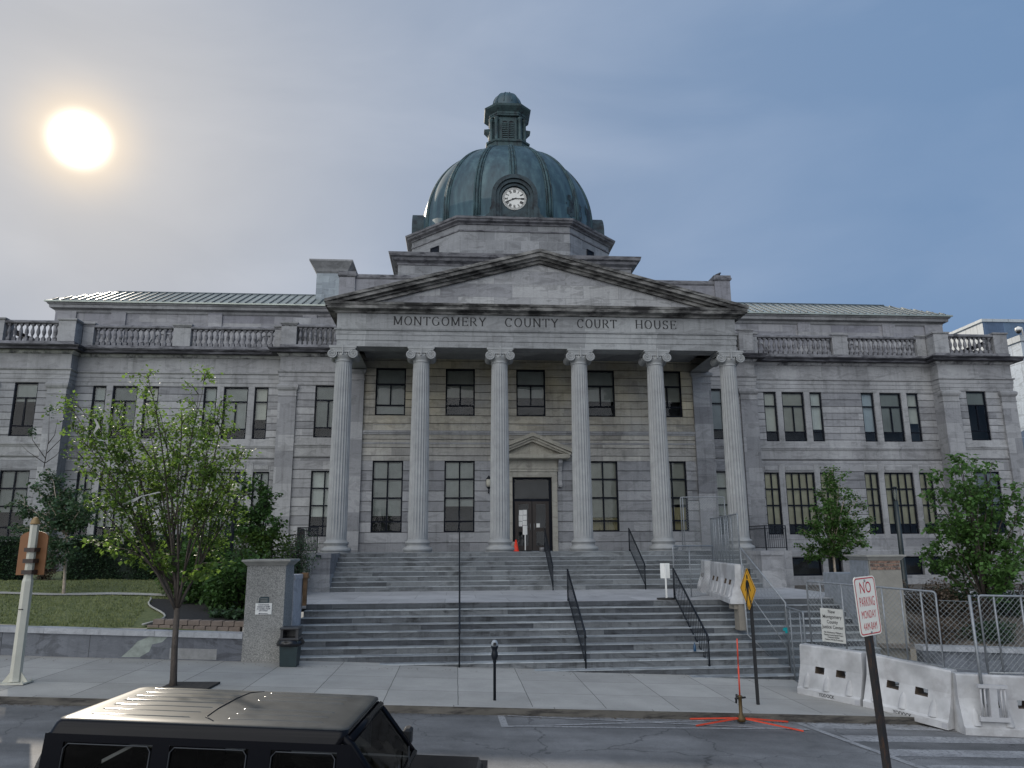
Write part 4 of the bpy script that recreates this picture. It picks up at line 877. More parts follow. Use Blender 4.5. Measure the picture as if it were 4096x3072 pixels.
def dormer(full):
    mb = MB(); ZC = 21.85; YF = -6.78
    arch_ring(mb, 1.20, 1.46, ZC + .12, 20.4, YF, -4.2); arch_ring(mb, 1.00, 1.20, ZC + .08, 20.4, YF + .10, -4.5); arch_ring(mb, .84, 1.00, ZC, 20.4, YF + .18, -5.0)
    n = 24; mb.poly([(-.98, 20.4)] + [(-.98 * math.cos(PI * i / n), ZC + .98 * math.sin(PI * i / n)) for i in range(n + 1)] + [(.98, 20.4)], YF + .30, -5.2)
    for s_ in (-1, 1): mb.poly([(s_ * 1.46, 20.4), (s_ * 1.95, 20.4), (s_ * 1.80, 20.62), (s_ * 1.62, 20.75), (s_ * 1.58, 21.1), (s_ * 1.46, 21.3)], YF + .05, YF + .5)
    root = mb
    if not full: return root, None, None
    di = MB(); di.lathe([(0, 0), (.74, 0), (.76, .01)], n=48, smooth=False)
    nu = MB()
    def bar(x0, y0, x1, y1, w_):
        p, q = Vector((x0, y0)), Vector((x1, y1)); t_ = (q - p).normalized(); n2 = Vector((-t_.y, t_.x)) * w_ / 2
        nu.add([((p - n2).x, (p - n2).y, 0), ((q - n2).x, (q - n2).y, 0), ((q + n2).x, (q + n2).y, 0), ((p + n2).x, (p + n2).y, 0)], [(0, 1, 2, 3)])
    rom = ['XII', 'I', 'II', 'III', 'IIII', 'V', 'VI', 'VII', 'VIII', 'IX', 'X', 'XI']
    for h in range(12):
        a = PI / 2 - h * PI / 6; rd = Vector((math.cos(a), math.sin(a))); tg = Vector((rd.y, -rd.x)); s__ = rom[h]; wd = {'I': .045, 'V': .085, 'X': .085}; tot = sum(wd[c_] for c_ in s__); u = -tot / 2
        def pt(uu, r): q = rd * r + tg * uu; return q.x, q.y
        for c_ in s__:
            w2 = wd[c_]; m_ = u + w2 / 2
            if c_ == 'I': bar(*pt(m_, .42), *pt(m_, .62), .040)
            elif c_ == 'V': bar(*pt(m_ - .03, .62), *pt(m_, .42), .036); bar(*pt(m_ + .03, .62), *pt(m_, .42), .022)
            else: bar(*pt(m_ - .03, .62), *pt(m_ + .03, .42), .036); bar(*pt(m_ + .03, .62), *pt(m_ - .03, .42), .022)
            u += w2
    for k in range(60): a = 2 * PI * k / 60; bar(.66 * math.cos(a), .66 * math.sin(a), .715 * math.cos(a), .715 * math.sin(a), .028)
    for rr, n in ((.64, 60), (.725, 60)):
        for k in range(n): a0, a1 = 2 * PI * k / n, 2 * PI * (k + 1) / n; bar(rr * math.cos(a0), rr * math.sin(a0), rr * math.cos(a1), rr * math.sin(a1), .012)
    return root, di, nu
for k in range(4):
    full = k != 2; root, di, nu = dormer(full)
    Mx = Matrix.Translation((0, YC, 0)) @ Matrix.Rotation(k * PI / 2, 4, 'Z')
    root.xf(Mx); dm = P(root, 'clock_dormer', M_COPDARK, dome)
    if full and k == 0:
        fm = Mx @ Matrix.Translation((0, -6.50, 21.85)) @ Matrix.Rotation(PI / 2, 4, 'X')
        di.xf(fm); cf = P(di, 'clock_face', M_DIAL, dome); nu.xf(fm @ Matrix.Translation((0, 0, .016))); P(nu, 'numerals', M_LETTER, dome)
        for ang_, ln, w_, tl, zz in ((math.radians(90 - 90 + 1), .64, .05, .16, .035), (math.radians(90 - 247), .43, .062, .14, .028)):
            hb = MB(); hb.box(-tl, ln, -w_ / 2, w_ / 2, 0, .012); hb.xf(fm @ Matrix.Translation((0, 0, zz)) @ Matrix.Rotation(ang_, 4, 'Z')); P(hb, 'clock_hand', M_LETTER, dome)
# --- lantern on the dome
mb = MB(); LR = 1.28; a_ = .62
def lo(b_, a): return [(-a, YC - b_), (a, YC - b_), (b_, YC - a), (b_, YC + a), (a, YC + b_), (-a, YC + b_), (-b_, YC + a), (-b_, YC - a)]
mb.prism(lo(1.50, .95), 27.6, 28.85); mb.sweep([(0, 28.75), (.08, 28.8), (.10, 28.92), (0, 29.0)], lo(1.50, .95), True); mb.prism(lo(1.45, .92), 28.8, 28.98)
mb.prism(lo(1.12, .62), 28.95, 31.1)
mb.sweep([(0, 31.0), (.05, 31.04), (.06, 31.14), (.10, 31.16), (.10, 31.30), (.30, 31.48), (.42, 31.60), (.46, 31.74), (0, 31.80)], lo(1.25, .72), True); mb.prism(lo(1.5, .85), 31.5, 31.80)
lan = P(mb, 'lantern', M_COPLAN)
for k in range(8):
    p = lo(1.22, .86)[k]; mb = MB(); mb.lathe([(.16, 28.98), (.16, 29.06), (.12, 29.1), (.115, 30.6), (.15, 30.66), (.16, 30.78), (.19, 30.84)], (p[0], p[1], 0), 12); P(mb, 'lantern_column', M_COPLAN, lan)
for k in range(4):
    lv = MB(); Mx = Matrix.Translation((0, YC, 0)) @ Matrix.Rotation(k * PI / 2, 4, 'Z')
    for sx_ in (-1, 1):
        cx = sx_ * .235
        for j in range(9): z = 29.15 + j * .155; lv.box(cx - .2, cx + .2, -1.20, -1.13, z, z + .075)
        lv.tube([(cx - .2, -1.17, 30.45)] + [(cx - .2 * math.cos(PI * i / 10), -1.17, 30.45 + .2 * math.sin(PI * i / 10)) for i in range(11)] + [(cx + .2, -1.17, 30.45)], .02, 4, False)
    lv.box(-.03, .03, -1.22, -1.12, 29.0, 30.6); lv.xf(Mx); P(lv, 'louver', M_COPLAN, lan)
    hood = MB(); hood.poly([(-.62, 30.75), (.62, 30.75), (.72, 30.95), (-.72, 30.95)], -1.52, -1.1)
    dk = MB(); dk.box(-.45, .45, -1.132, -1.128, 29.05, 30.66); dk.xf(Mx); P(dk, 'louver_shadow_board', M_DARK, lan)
for s_ in (-1, 1):   # scroll brackets that stand out at the sides
    mb = MB(); mb.poly([(s_ * 1.2, 29.6), (s_ * 1.38, 29.7), (s_ * 1.42, 30.0), (s_ * 1.72, 30.32), (s_ * 1.72, 30.42), (s_ * 1.2, 30.5)], YC - .25, YC + .25); P(mb, 'scroll_bracket', M_COPLAN, lan)
mb = MB(); mb.lathe([(1.15, 31.75), (1.15, 32.0), (1.10, 32.05)] + [(1.10 * math.cos(i * PI / 20), 32.35 + 1.2 * math.sin(i * PI / 20)) for i in range(10)] + [(0, 33.55)], (0, YC, 0), 40)
for k in range(12): a = 2 * PI * k / 12 + PI / 12; mb.tube([(math.cos(a) * 1.11 * math.cos(i * PI / 20), YC + math.sin(a) * 1.11 * math.cos(i * PI / 20), 32.35 + 1.21 * math.sin(i * PI / 20)) for i in range(11)], .03, 5)
P(mb, 'cupola', M_COPPER, lan)

# ------------------------------------------------------------------ entrance steps
ST = empty('entrance_steps', (0, -6, -1.36), 0, 'wide dark stone entrance steps in two flights with a pale landing between them', 'steps')
H1, T1, H2, T2, Y0, YL, ZL = .17, .30, .16, .335, -.6, -8.52, -1.36
mb = MB()
pts = [(3.8, 0.0), (Y0, 0.0)]
for k in range(8):
    y = Y0 - k * T1; pts += [(y + .008, -k * H1), (y, -k * H1 - .022), (y + .012, -k * H1 - .026), (y + .012, -(k + 1) * H1)]
pts += [(3.8, -1.4)]
M_TREAD = marble('worn_skylit_treads', (.30, .32, .33), (.17, .185, .20), bw=3.0, bh=.335, zoff=0, joint=.3, jw=.006, hz=True, vein=.5, stain=.5)  # skylight on the treads put into a paler colour, along with wear
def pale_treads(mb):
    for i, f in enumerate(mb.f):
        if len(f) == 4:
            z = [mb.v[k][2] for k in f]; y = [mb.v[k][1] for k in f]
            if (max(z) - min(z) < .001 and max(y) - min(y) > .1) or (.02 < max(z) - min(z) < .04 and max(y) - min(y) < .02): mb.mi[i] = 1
def xprism(mb, pts, x0, x1):
    n = len(pts); mb.add([(x0, p[0], p[1]) for p in pts] + [(x1, p[0], p[1]) for p in pts], [(i, i + n, (i + 1) % n + n, (i + 1) % n) for i in range(n)]); mb.add([(x0, p[0], p[1]) for p in pts], [tuple(range(n))]); mb.add([(x1, p[0], p[1]) for p in pts], [tuple(range(n - 1, -1, -1))])
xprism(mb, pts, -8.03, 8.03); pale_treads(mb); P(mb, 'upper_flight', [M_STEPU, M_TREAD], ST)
mb = MB(); mb.box(-8.95, 8.95, YL, -2.4, ZL - .12, ZL); P(mb, 'landing', M_SLAB, ST)
mb = MB(); pts = [(-3, ZL - .13), (YL, ZL - .13)]
for j in range(12):
    y = YL - j * T2; z = ZL - j * H2; top = z if j else z - .004
    pts += [(y - (.004 if j == 0 else 0), top), (y - .006, z - .022), (y + .012, z - .026), (y + .012, z - H2)]
pts += [(-3, ZL - 12 * H2)]
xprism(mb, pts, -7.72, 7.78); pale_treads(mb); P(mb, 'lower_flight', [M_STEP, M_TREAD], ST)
for s_ in (-1, 1):
    a, b_ = sorted((s_ * 8.035, s_ * 8.90)); mb = MB(); mb.box(a, b_, -2.70, -.5, -1.03, -.17); mb.box(a - .02, b_ + .02, -2.73, -.5, -.168, 0.0); mb.box(a - .02, b_ + .02, -2.74, -.5, ZL, -1.032)
    mb.box(a, b_, -.5, 3.8, -1.4, -.001); pd = P(mb, 'pedestal', M_PLAIN, ST)
    if s_ < 0: g = MB(); g.box(-8.56, -8.36, -2.75, -2.735, -.13, -.05); P(g, 'plaque', M_COPDARK, pd)
    mb = MB(); a, b_ = sorted((s_ * 8.92, s_ * 10.25)); mb.box(a, b_, -.45, 8.04, -2.2, -.004); P(mb, 'side_terrace', M_PLAIN, ST)
# cheek walls and piers
def aggregate():
    m, t, b, N, L = mat('exposed_aggregate'); g = N('ShaderNodeNewGeometry'); v = N('ShaderNodeTexVoronoi'); v.inputs['Scale'].default_value = 62; L(g.outputs['Position'], v.inputs['Vector'])
    cr = N('ShaderNodeValToRGB'); e = cr.color_ramp.elements; e[0].position = 0; e[0].color = (.15, .15, .15, 1); e[1].position = 1; e[1].color = (.36, .355, .335, 1)
    sx = N('ShaderNodeSeparateColor'); L(v.outputs['Color'], sx.inputs[0]); L(sx.outputs[0], cr.inputs[0]); n = N('ShaderNodeTexNoise'); n.inputs['Scale'].default_value = 1.5; n.inputs['Detail'].default_value = 6; L(g.outputs['Position'], n.inputs['Vector'])
    mp = N('ShaderNodeMapRange'); mp.inputs['To Min'].default_value = .7; mp.inputs['To Max'].default_value = 1.25; L(n.outputs['Fac'], mp.inputs['Value']); s = N('ShaderNodeVectorMath'); s.operation = 'SCALE'; L(cr.outputs[0], s.inputs[0]); L(mp.outputs[0], s.inputs['Scale']); L(s.outputs[0], b.inputs['Base Color']); b.inputs['Roughness'].default_value = .85
    return m
M_AGG = aggregate()
M_CAP = simple('pier_capstone', (.28, .275, .255), .8, var=.2, scale=3)
def pier(x0, x1, y0, y1, lab, right):
    r = empty('gate_pier', ((x0 + x1) / 2, (y0 + y1) / 2, gz(x0)), 0, lab, 'pier'); mb = MB(); mb.box(x0, x1, y0, y1, gz(x1) - .3, -.22); P(mb, 'body', M_AGG if not right else M_CONC2, r)
    mb = MB(); mb.sweep([(-.02, -.225), (.02, -.22), (.05, -.18), (.10, -.13), (.12, -.12), (.12, -.075), (-.1, -.07)], [(x0, y0), (x1, y0), (x1, y1), (x0, y1)], True); mb.box(x0 - .02, x1 + .02, y0 - .02, y1 + .02, -.16, -.072); P(mb, 'capstone', M_CAP, r)
    return r
M_CONC2 = simple('bare_pier_concrete', (.235, .225, .20), .9, var=.15, scale=2.5, bump=.3)
M_BRICKS = crust('old_brick', (.24, .15, .11), (.05, .04, .04), .5, 2, 2, 6)
pl = pier(-8.69, -7.74, -11.3, -10.32, 'speckled aggregate pier left of the steps with a small ramp sign on its face', False)
mb = MB(); mb.bevbox(-8.43, -8.03, -11.316, -11.304, -1.40, -1.13, .004); sg = P(mb, 'ramp_sign', M_WHITE, pl)
def onwall(name, txt, m, x, z, y, par, **k):
    o = text_obj(name, txt, m, Matrix.Translation((x, y, z)) @ Matrix.Rotation(PI / 2, 4, 'X'), None, **k); off = Vector((0, 0, 0)); q = par
    while q is not None: off += Vector(q.location); q = q.parent
    o.data.transform(Matrix.Translation(-off)); o.parent = par; return o
M_NAVY = simple('navy_lettering', (.015, .02, .06), .6)
for i, t_ in enumerate(('COURTHOUSE', 'HANDICAP RAMP', 'ACCESSIBLE FROM', 'AIRY STREET')): onwall('lettering', t_, M_NAVY, -8.23, -1.185 - i * .047, -11.320, sg, size=.052, sx=.75, bold=.0006)
mb = MB(); mb.poly([(-8.35, -1.375), (-8.31, -1.358), (-8.31, -1.37), (-8.12, -1.37), (-8.12, -1.38), (-8.31, -1.38), (-8.31, -1.392)], -11.322, -11.317); P(mb, 'arrow', M_NAVY, sg)
mb = MB(); mb.poly([(-8.35, -1.125), (-8.11, -1.125), (-8.11, -.99), (-8.13, -.975), (-8.31, -.975), (-8.35, -1.01)], -11.315, -11.302); P(mb, 'bronze_plaque', M_COPDARK, pl)
mb = MB()
for i in range(3): mb.box(-8.32, -8.14, -11.317, -11.3155, -1.10 + i * .035, -1.09 + i * .035)
P(mb, 'plaque_lettering', M_CAP, pl)
mb = MB(); mb.box(-8.66, -7.725, -10.31, -9.15, -2.9, -.62); mb.box(-8.69, -7.70, -10.31, -9.12, -.618, -.50); 
ck = empty('cheek_wall', (-8.2, -9.7, -2), 0, 'low pale cheek wall behind the speckled pier beside the lower steps', 'wall'); P(mb, 'wall_body', marble('cheek_stone', (.42, .42, .44), (.36, .36, .38), 5, 9, zoff=-20, joint=.1), ck)
mb = MB(); mb.box(-7.70, -7.60, -9.25, -9.10, -1.35, -.62); mb.box(-7.74, -7.58, -9.28, -9.06, -.618, -.47); P(mb, 'broken_end', simple('rusty_render', (.17, .10, .05), .9, var=.4), ck)
prr = pier(7.80, 8.69, -10.7, -9.7, 'bare concrete pier right of the steps missing its cladding and showing old brick', True)
mb = MB(); mb.box(7.77, 7.797, -10.66, -9.7, gz(8) - .2, -.225); P(mb, 'cladding', simple('blue_grey_cladding', (.21, .23, .255), .8, var=.2, scale=8, bump=.2), prr)
mb = MB()
for r_ in range(3):
    for k in range(5):
        x = 7.83 + k * .185 - (.09 if r_ % 2 else 0); xa, xb = max(7.82, x), min(8.67, x + .17)
        if xb - xa > .03: mb.box(xa, xb, -10.716, -10.69, -.30 - r_ * .085, -.235 - r_ * .085)
P(mb, 'exposed_brick', M_BRICKS, prr)
mb = MB(); mb.box(7.79, 8.64, -9.69, -8.0, gz(8) - .2, -.62); tag(mb.build('cheek_wall', simple('blue_grey_wall', (.23, .25, .275), .8, var=.2, scale=6, bump=.2)), 'blue grey cheek wall between the bare pier and the landing on the right', 'wall')

# retaining walls along the pavement
def swall(name, x0, x1, y, top, h2, lab, n, part2):
    r = empty(name, ((x0 + x1) / 2, y, gz((x0 + x1) / 2)), 0, lab, 'wall'); mb = MB(); cp = MB()
    for i in range(n):
        a = x0 + (x1 - x0) * i / n; b_ = x0 + (x1 - x0) * (i + 1) / n
        for m_, yy0, yy1, zb, zt in ((mb, y, y + .3, -.4, top - .13), (cp, y - .05, y + .34, top - .128, top)):
            m_.add([(a, yy0, gz(a) + zb), (b_, yy0, gz(b_) + zb), (b_, yy1, gz(b_) + zb), (a, yy1, gz(a) + zb), (a, yy0, gz(a) + zt), (b_, yy0, gz(b_) + zt), (b_, yy1, gz(b_) + zt), (a, yy1, gz(a) + zt)], [(0, 3, 2, 1), (4, 5, 6, 7), (0, 1, 5, 4), (1, 2, 6, 5), (2, 3, 7, 6), (3, 0, 4, 7)])
    P(mb, 'wall_face', M_RWALL, r); P(cp, 'coping', M_COPING, r); return r
lw = swall('retaining_wall', -60, -8.70, -11.25, .66, 0, 'low dark marble retaining wall with a pale coping below the lawn', 12, 0)
mb = MB(); pale = [(-11.55, .03), (-11.35, .22), (-11.2, .40), (-10.95, .515), (-10.5, .52), (-10.62, .40), (-10.85, .34), (-10.9, .18), (-11.12, .04)]
mb.poly([(x, gz(x) + z) for x, z in pale], -11.254, -11.24); P(mb, 'pale_patch', simple('pale_green_marble', (.26, .29, .265), .7, var=.35, scale=4), lw, 'pale greenish patch in one of the dark slabs')
mb = MB(); mb.box(-10.55, -8.9, -11.256, -11.24, -2.43, -2.17)
mb = MB(); mb.poly([(-10.42, gz(-10.42) + .02), (-9.3, gz(-9.3) + .02), (-9.3, gz(-9.3) + .27), (-10.42, gz(-10.42) + .27)], -11.256, -11.24); P(mb, 'replacement_slab', simple('grey_replacement_slab', (.25, .25, .25), .8, var=.2), lw)
rw_ = swall('retaining_wall', 8.70, 60, -11.25, .84, 0, 'grey marble retaining wall behind the chain link fence on the right', 12, 0)
mb = MB()
for r_ in range(2):
    for k in range(9):
        x = -11.15 + k * .285 + (.12 if r_ else 0)
        if x + .27 < -8.7: mb.bevbox(x, x + .272, -10.88 + r_ * .02, -10.62, gz(x) + .62 + r_ * .135, gz(x) + .75 + r_ * .135, .012)
tag(mb.build('garden_wall', simple('tan_garden_block', (.19, .15, .125), .9, var=.25, scale=5)), 'low two course wall of rough tan blocks holding back the mulch', 'garden wall')

# hand rails down the steps
def rail(x, ya, za, yb, zb, n, lab, post_low=0):
    r = empty('handrail', (x, yb, zb), 0, lab, 'handrail', 'black iron handrails on the steps'); mb = MB(); h = .90
    mb.tube([(x, ya + .0, za + h), (x, yb + .05, zb + h + .03), (x, yb - .06, zb + h - .10)], .028, 6); P(mb, 'top_rail', M_IRON, r)
    mb = MB(); mb.tube([(x, ya, za + .12), (x, yb, zb + .14)], .018, 6); P(mb, 'lower_rail', M_IRON, r)
    mb = MB(); mb.tube([(x, ya, za - .05), (x, ya, za + h)], .026, 4); P(mb, 'post', M_IRON, r); mb = MB(); mb.tube([(x, yb, zb - .06), (x, yb, zb + h)], .026, 4); P(mb, 'post', M_IRON, r)
    for i in range(1, n):
        t_ = i / n; y = ya + (yb - ya) * t_; z = za + (zb - za) * t_; mb = MB(); mb.tube([(x, y, z + .13), (x, y, z + h)], .009, 4, False); P(mb, 'baluster', M_IRON, r)
for x, lab in ((-3.36, 'left iron handrail of the upper flight, seen edge on'), (.05, 'middle iron handrail of the upper flight, in front of the doors'), (3.48, 'right iron handrail of the upper flight, near the white barriers')):
    rail(x, Y0 + .05, 0, Y0 - 7 * T1 - .25, ZL, 17, lab)
for x, lab in ((-3.38, 'left iron handrail of the lower flight, seen edge on'), (-.20, 'middle iron handrail of the lower flight, above the parking meter'), (2.98, 'right iron handrail of the lower flight, beside the yellow crossing sign')):
    rail(x, YL + .12, ZL, -11.28, gz(x) + .01, 20, lab)
# guard railings on the terraces
def guard(pts, z0, h, lab, dense=.085, mesh=False):
    r = empty('guard_railing', (pts[0][0], pts[0][1], z0), 0, lab, 'railing')
    mb = MB()
    for z in (z0 + h, z0 + h - .12, z0 + .10): mb.tube([(p[0], p[1], z) for p in pts], .020, 4, False)
    P(mb, 'rail', M_IRON, r)
    for p in pts: mb = MB(); mb.tube([(p[0], p[1], z0 - .02), (p[0], p[1], z0 + h)], .03, 4, False); P(mb, 'post', M_IRON, r)
    for p, q in zip(pts, pts[1:]):
        L_ = math.dist(p, q); n = int(L_ / dense)
        for i in range(1, n): t_ = i / n; mb = MB(); mb.tube([(p[0] + (q[0] - p[0]) * t_, p[1] + (q[1] - p[1]) * t_, z0 + .10), (p[0] + (q[0] - p[0]) * t_, p[1] + (q[1] - p[1]) * t_, z0 + h)], .010 if not mesh else .018, 4, False); P(mb, 'baluster', M_IRON, r)
    return r
guard([(8.95, 3.0), (9.28, -.25), (10.15, -.25)], 0, 1.0, 'black iron guard railing on the terrace right of the portico')
guard([(-8.98, -.2), (-9.75, -.25), (-10.15, 3.0)], 0, 1.0, 'black iron guard railing with a dense panel left of the portico', .055, True)
mb = MB()
rr = empty('ramp_railing', (-13, 2, -.6), 0, 'thin black railing along the ramp behind the bushes left of the portico', 'railing')
mb.tube([(-14.5, 1.6, .15), (-10.2, 1.6, .75)], .022, 6); mb.tube([(-14.5, 1.6, -.35), (-10.2, 1.6, .2)], .018, 6); P(mb, 'rail', M_IRON, rr)
for k in range(13): x = -14.5 + k * .358; zt = .15 + k * .05; mb = MB(); mb.tube([(x, 1.6, zt - .85), (x, 1.6, zt)], .012, 4, False); P(mb, 'baluster', M_IRON, rr)

# ------------------------------------------------------------------ lamps, bin, meter, cone, signs
def lamp_globe():
    x, y = -10.35, -7.0; z0 = zl(x, y); r = empty('lamp_post', (x, y, z0), 0, 'black lamp post with a round milky lantern standing among the shrubs', 'lamp post'); mb = MB()
    mb.lathe([(.13, z0), (.13, z0 + .2), (.08, z0 + .35), (.06, z0 + .5), (.045, 1.75), (.07, 1.8), (.05, 1.85)], (x, y, 0), 12); P(mb, 'pole', M_IRON, r)
    mb = MB(); mb.lathe([(.10, 1.86), (.17, 1.98), (.185, 2.1), (.15, 2.22)], (x, y, 0), 16); P(mb, 'globe', simple('milky_lamp_glass', (.55, .53, .42), .35), r)
    mb = MB(); mb.lathe([(.20, 2.20), (.17, 2.27), (.09, 2.31), (.05, 2.40), (.0, 2.42)], (x, y, 0), 16); P(mb, 'cap', M_IRON, r)
lamp_globe()
x, y = 12.2, -5.0; r = empty('lamp_post', (x, y, -1.45), 0, 'slim dark lamp post with a clear cylinder head between the right hand trees', 'lamp post')
mb = MB(); mb.lathe([(.12, -1.6), (.12, -1.3), (.09, -1.25), (.085, 0), (.07, 1.72)], (x, y, 0), 14); P(mb, 'pole', simple('dark_green_metal', (.018, .026, .026), .4), r)
mb = MB(); mb.lathe([(.065, 1.72), (.075, 2.16)], (x, y, 0), 14); P(mb, 'glass_head', M_GLASS, r)
for k in range(6): a = k * PI / 3; mb = MB(); mb.tube([(x + .06 * math.cos(a), y + .06 * math.sin(a), 1.72), (x + .07 * math.cos(a), y + .07 * math.sin(a), 2.16)], .006, 4, False); P(mb, 'rod', M_GALV, r)
mb = MB(); mb.lathe([(.085, 2.16), (.085, 2.22), (0, 2.24)], (x, y, 0), 14); P(mb, 'cap', M_IRON, r)
# litter bin
r = empty('litter_bin', (-7.42, -11.72, gz(-7.42)), 0, 'dark green square litter bin with a hooded top standing against the speckled pier', 'litter bin'); zb = gz(-7.42)
M_BIN = simple('dark_green_plastic', (.012, .028, .032), .45, var=.2)
mb = MB(); mb.add([(-7.63, -11.92, zb), (-7.25, -11.92, zb), (-7.25, -11.52, zb), (-7.63, -11.52, zb), (-7.66, -11.95, zb + .60), (-7.22, -11.95, zb + .60), (-7.22, -11.49, zb + .60), (-7.66, -11.49, zb + .60)], [(0, 3, 2, 1), (4, 5, 6, 7), (0, 1, 5, 4), (1, 2, 6, 5), (2, 3, 7, 6), (3, 0, 4, 7)]); P(mb, 'bin_body', M_BIN, r)
mb = MB(); mb.bevbox(-7.68, -7.20, -11.97, -11.47, zb + .60, zb + .66, .015); mb.box(-7.65, -7.59, -11.94, -11.50, zb + .66, zb + .84); mb.box(-7.29, -7.23, -11.94, -11.50, zb + .66, zb + .84); mb.box(-7.59, -7.29, -11.54, -11.50, zb + .66, zb + .84); mb.bevbox(-7.67, -7.21, -11.96, -11.48, zb + .84, zb + .90, .02); P(mb, 'hood', simple('hood_plastic', (.035, .035, .038), .35), r)
mb = MB(); rg = random.Random(2)
mb.lathe([(.0, .70), (.20, .66), (.30, .60), (.325, .52), (.30, .47), (.20, .46)], (-7.44, -11.72, zb), 18); mb.v = [(v[0] + rg.uniform(-.02, .02), v[1] + rg.uniform(-.02, .02), v[2] + rg.uniform(-.02, .02) if v[2] < zb + .64 else min(v[2], zb + .6)) for v in mb.v]; P(mb, 'bin_bag', simple('black_bag', (.008, .008, .01), .25), r)
# parking meter
x, y = -2.70, -15.3; z = gz(x); r = empty('parking_meter', (x, y, z), 0, 'single head parking meter on a black pole at the kerb before the steps', 'parking meter')
mb = MB(); mb.lathe([(.028, z), (.028, z + .70), (.035, z + .71), (.035, z + .74), (.03, z + .75)], (x, y, 0), 12); P(mb, 'pole', M_IRON, r)
mb = MB(); mb.lathe([(.03, z + .74), (.055, z + .78), (.07, z + .84), (.06, z + .90), (.048, z + .93), (.06, z + .97), (.072, z + 1.0), (.074, z + 1.02), (0, z + 1.02)], (x, y, 0), 16); P(mb, 'housing', M_IRON, r)
mb = MB(); mb.lathe([(.074, z + 1.02), (.068, z + 1.08), (.045, z + 1.12), (.02, z + 1.135), (0, z + 1.137)], (x, y, 0), 16); P(mb, 'display_dome', simple('grey_dome_plastic', (.30, .33, .36), .2), r)
mb = MB(); mb.bevbox(x - .03, x + .03, y - .078, y - .06, z + 1.03, z + 1.09, .006); P(mb, 'screen', M_LETTER, r)
# cone
r = empty('traffic_cone', (-.84, 2.8, 0), 0, 'small bright orange traffic cone standing before the left door', 'cone'); M_OR = simple('cone_orange', (.80, .045, .015), .45, var=.05)
mb = MB(); mb.lathe([(.13, .03), (.12, .045), (.035, .50), (0, .51)], (-.84, 2.8, 0), 20); P(mb, 'cone_body', M_OR, r); mb = MB(); mb.bevbox(-.99, -.69, 2.65, 2.95, 0, .035, .01); P(mb, 'base', M_OR, r); mb = MB(); mb.lathe([(.108, .10), (.103, .125)], (-.84, 2.8, 0), 20); P(mb, 'band', M_BLACK, r)
def stanchion(x, y, z, w_, h, lab, ph=.45):
    r = empty('sign_stand', (x, y, z), 0, lab, 'sign stand'); mb = MB(); mb.prism([(x + .30 * math.cos(a) * (1.0), y + .22 * math.sin(a)) for a in [PI / 8 + k * PI / 4 for k in range(8)]], z, z + .05); P(mb, 'base', M_BLACK, r)
    mb = MB(); mb.box(x - .022, x + .022, y - .02, y + .02, z + .05, z + h); P(mb, 'post', M_WHITE, r)
    mb = MB(); mb.bevbox(x - w_ / 2, x + w_ / 2, y + .022, y + .034, z + h - ph, z + h, .006); P(mb, 'plate', M_WHITE, r)
stanchion(2.77, -8.30, ZL, .29, 1.05, 'white sign plate on a post with black base at the landing edge', .44)
stanchion(-.44, 2.7, 0, .20, 1.12, 'white sign plate on a post standing in front of the courthouse doors', .40)
mb = MB(); mb.bevbox(-1.0, -.72, 3.25, 3.42, 0, .42, .03); tag(mb.build('planter_box', simple('pale_tub', (.30, .29, .27), .7)), 'small pale tub standing behind the orange cone', 'tub')

# signs in the street
def rot_plate(mb, M): mb.xf(M); return mb
M_RED = simple('sign_red', (.50, .012, .03), .45, var=.05); M_SIGNW = simple('sign_white', (.78, .76, .68), .35, var=.04)
# NO PARKING sign on a perforated steel post
cpx, cpy = (2600 + 1287 / 1.4786) / VS, (2000 + 625 / 1.4786) / VS
dd = ray(cpx, cpy); dd = dd / math.hypot(dd.x, dd.y); SC = CAM + dd * 6.9
nrmv = Vector((.50, -.866, 0)); tgv = Vector((.866, .50, 0)); lean = Matrix.Rotation(math.radians(2.0), 4, Vector((0, -1, 0)))
zroad = gz(SC.x) + ROAD
r = empty('parking_sign', (SC.x + .03, SC.y, zroad), 0, 'white and red no parking sign on a leaning rusty black steel post', 'road sign')
Bm = Matrix(((tgv.x, 0, nrmv.x * -1, SC.x), (tgv.y, 0, nrmv.y * -1, SC.y), (0, 1, 0, SC.z), (0, 0, 0, 1)))   # local x = right, y = up, z = away from viewer
Bm = Matrix.Translation((SC.x, SC.y, SC.z)) @ Matrix.Rotation(math.radians(-2.4), 4, Vector((0, 1, 0))) @ Matrix.Translation((-SC.x, -SC.y, -SC.z)) @ Matrix(((tgv.x, 0, nrmv.x, SC.x), (tgv.y, 0, nrmv.y, SC.y), (0, 1, 0, SC.z), (0, 0, 0, 1)))
def rrect(w_, h_, rd, n=6):
    pts = []
    for cx, cy, a0 in ((w_ / 2 - rd, h_ / 2 - rd, 0), (-w_ / 2 + rd, h_ / 2 - rd, 90), (-w_ / 2 + rd, -h_ / 2 + rd, 180), (w_ / 2 - rd, -h_ / 2 + rd, 270)):
        for i in range(n + 1): a = math.radians(a0 + 90 * i / n); pts.append((cx + rd * math.cos(a), cy + rd * math.sin(a)))
    return pts
off_ = Matrix.Translation(-Vector(r.location))
mb = MB(); mb.prism(rrect(.305, .457, .035), -.004, 0); mb.xf(off_ @ Bm); plate = mb.build('plate', M_SIGNW, r)
mb = MB(); o1, o2 = rrect(.285, .437, .030), rrect(.268, .420, .024)
for i in range(len(o1)): j = (i + 1) % len(o1); mb.add([(*o1[i], .0012), (*o1[j], .0012), (*o2[j], .0012), (*o2[i], .0012)], [(0, 1, 2, 3)])
mb.xf(off_ @ Bm); mb.build('border', M_RED, plate, fix=False)
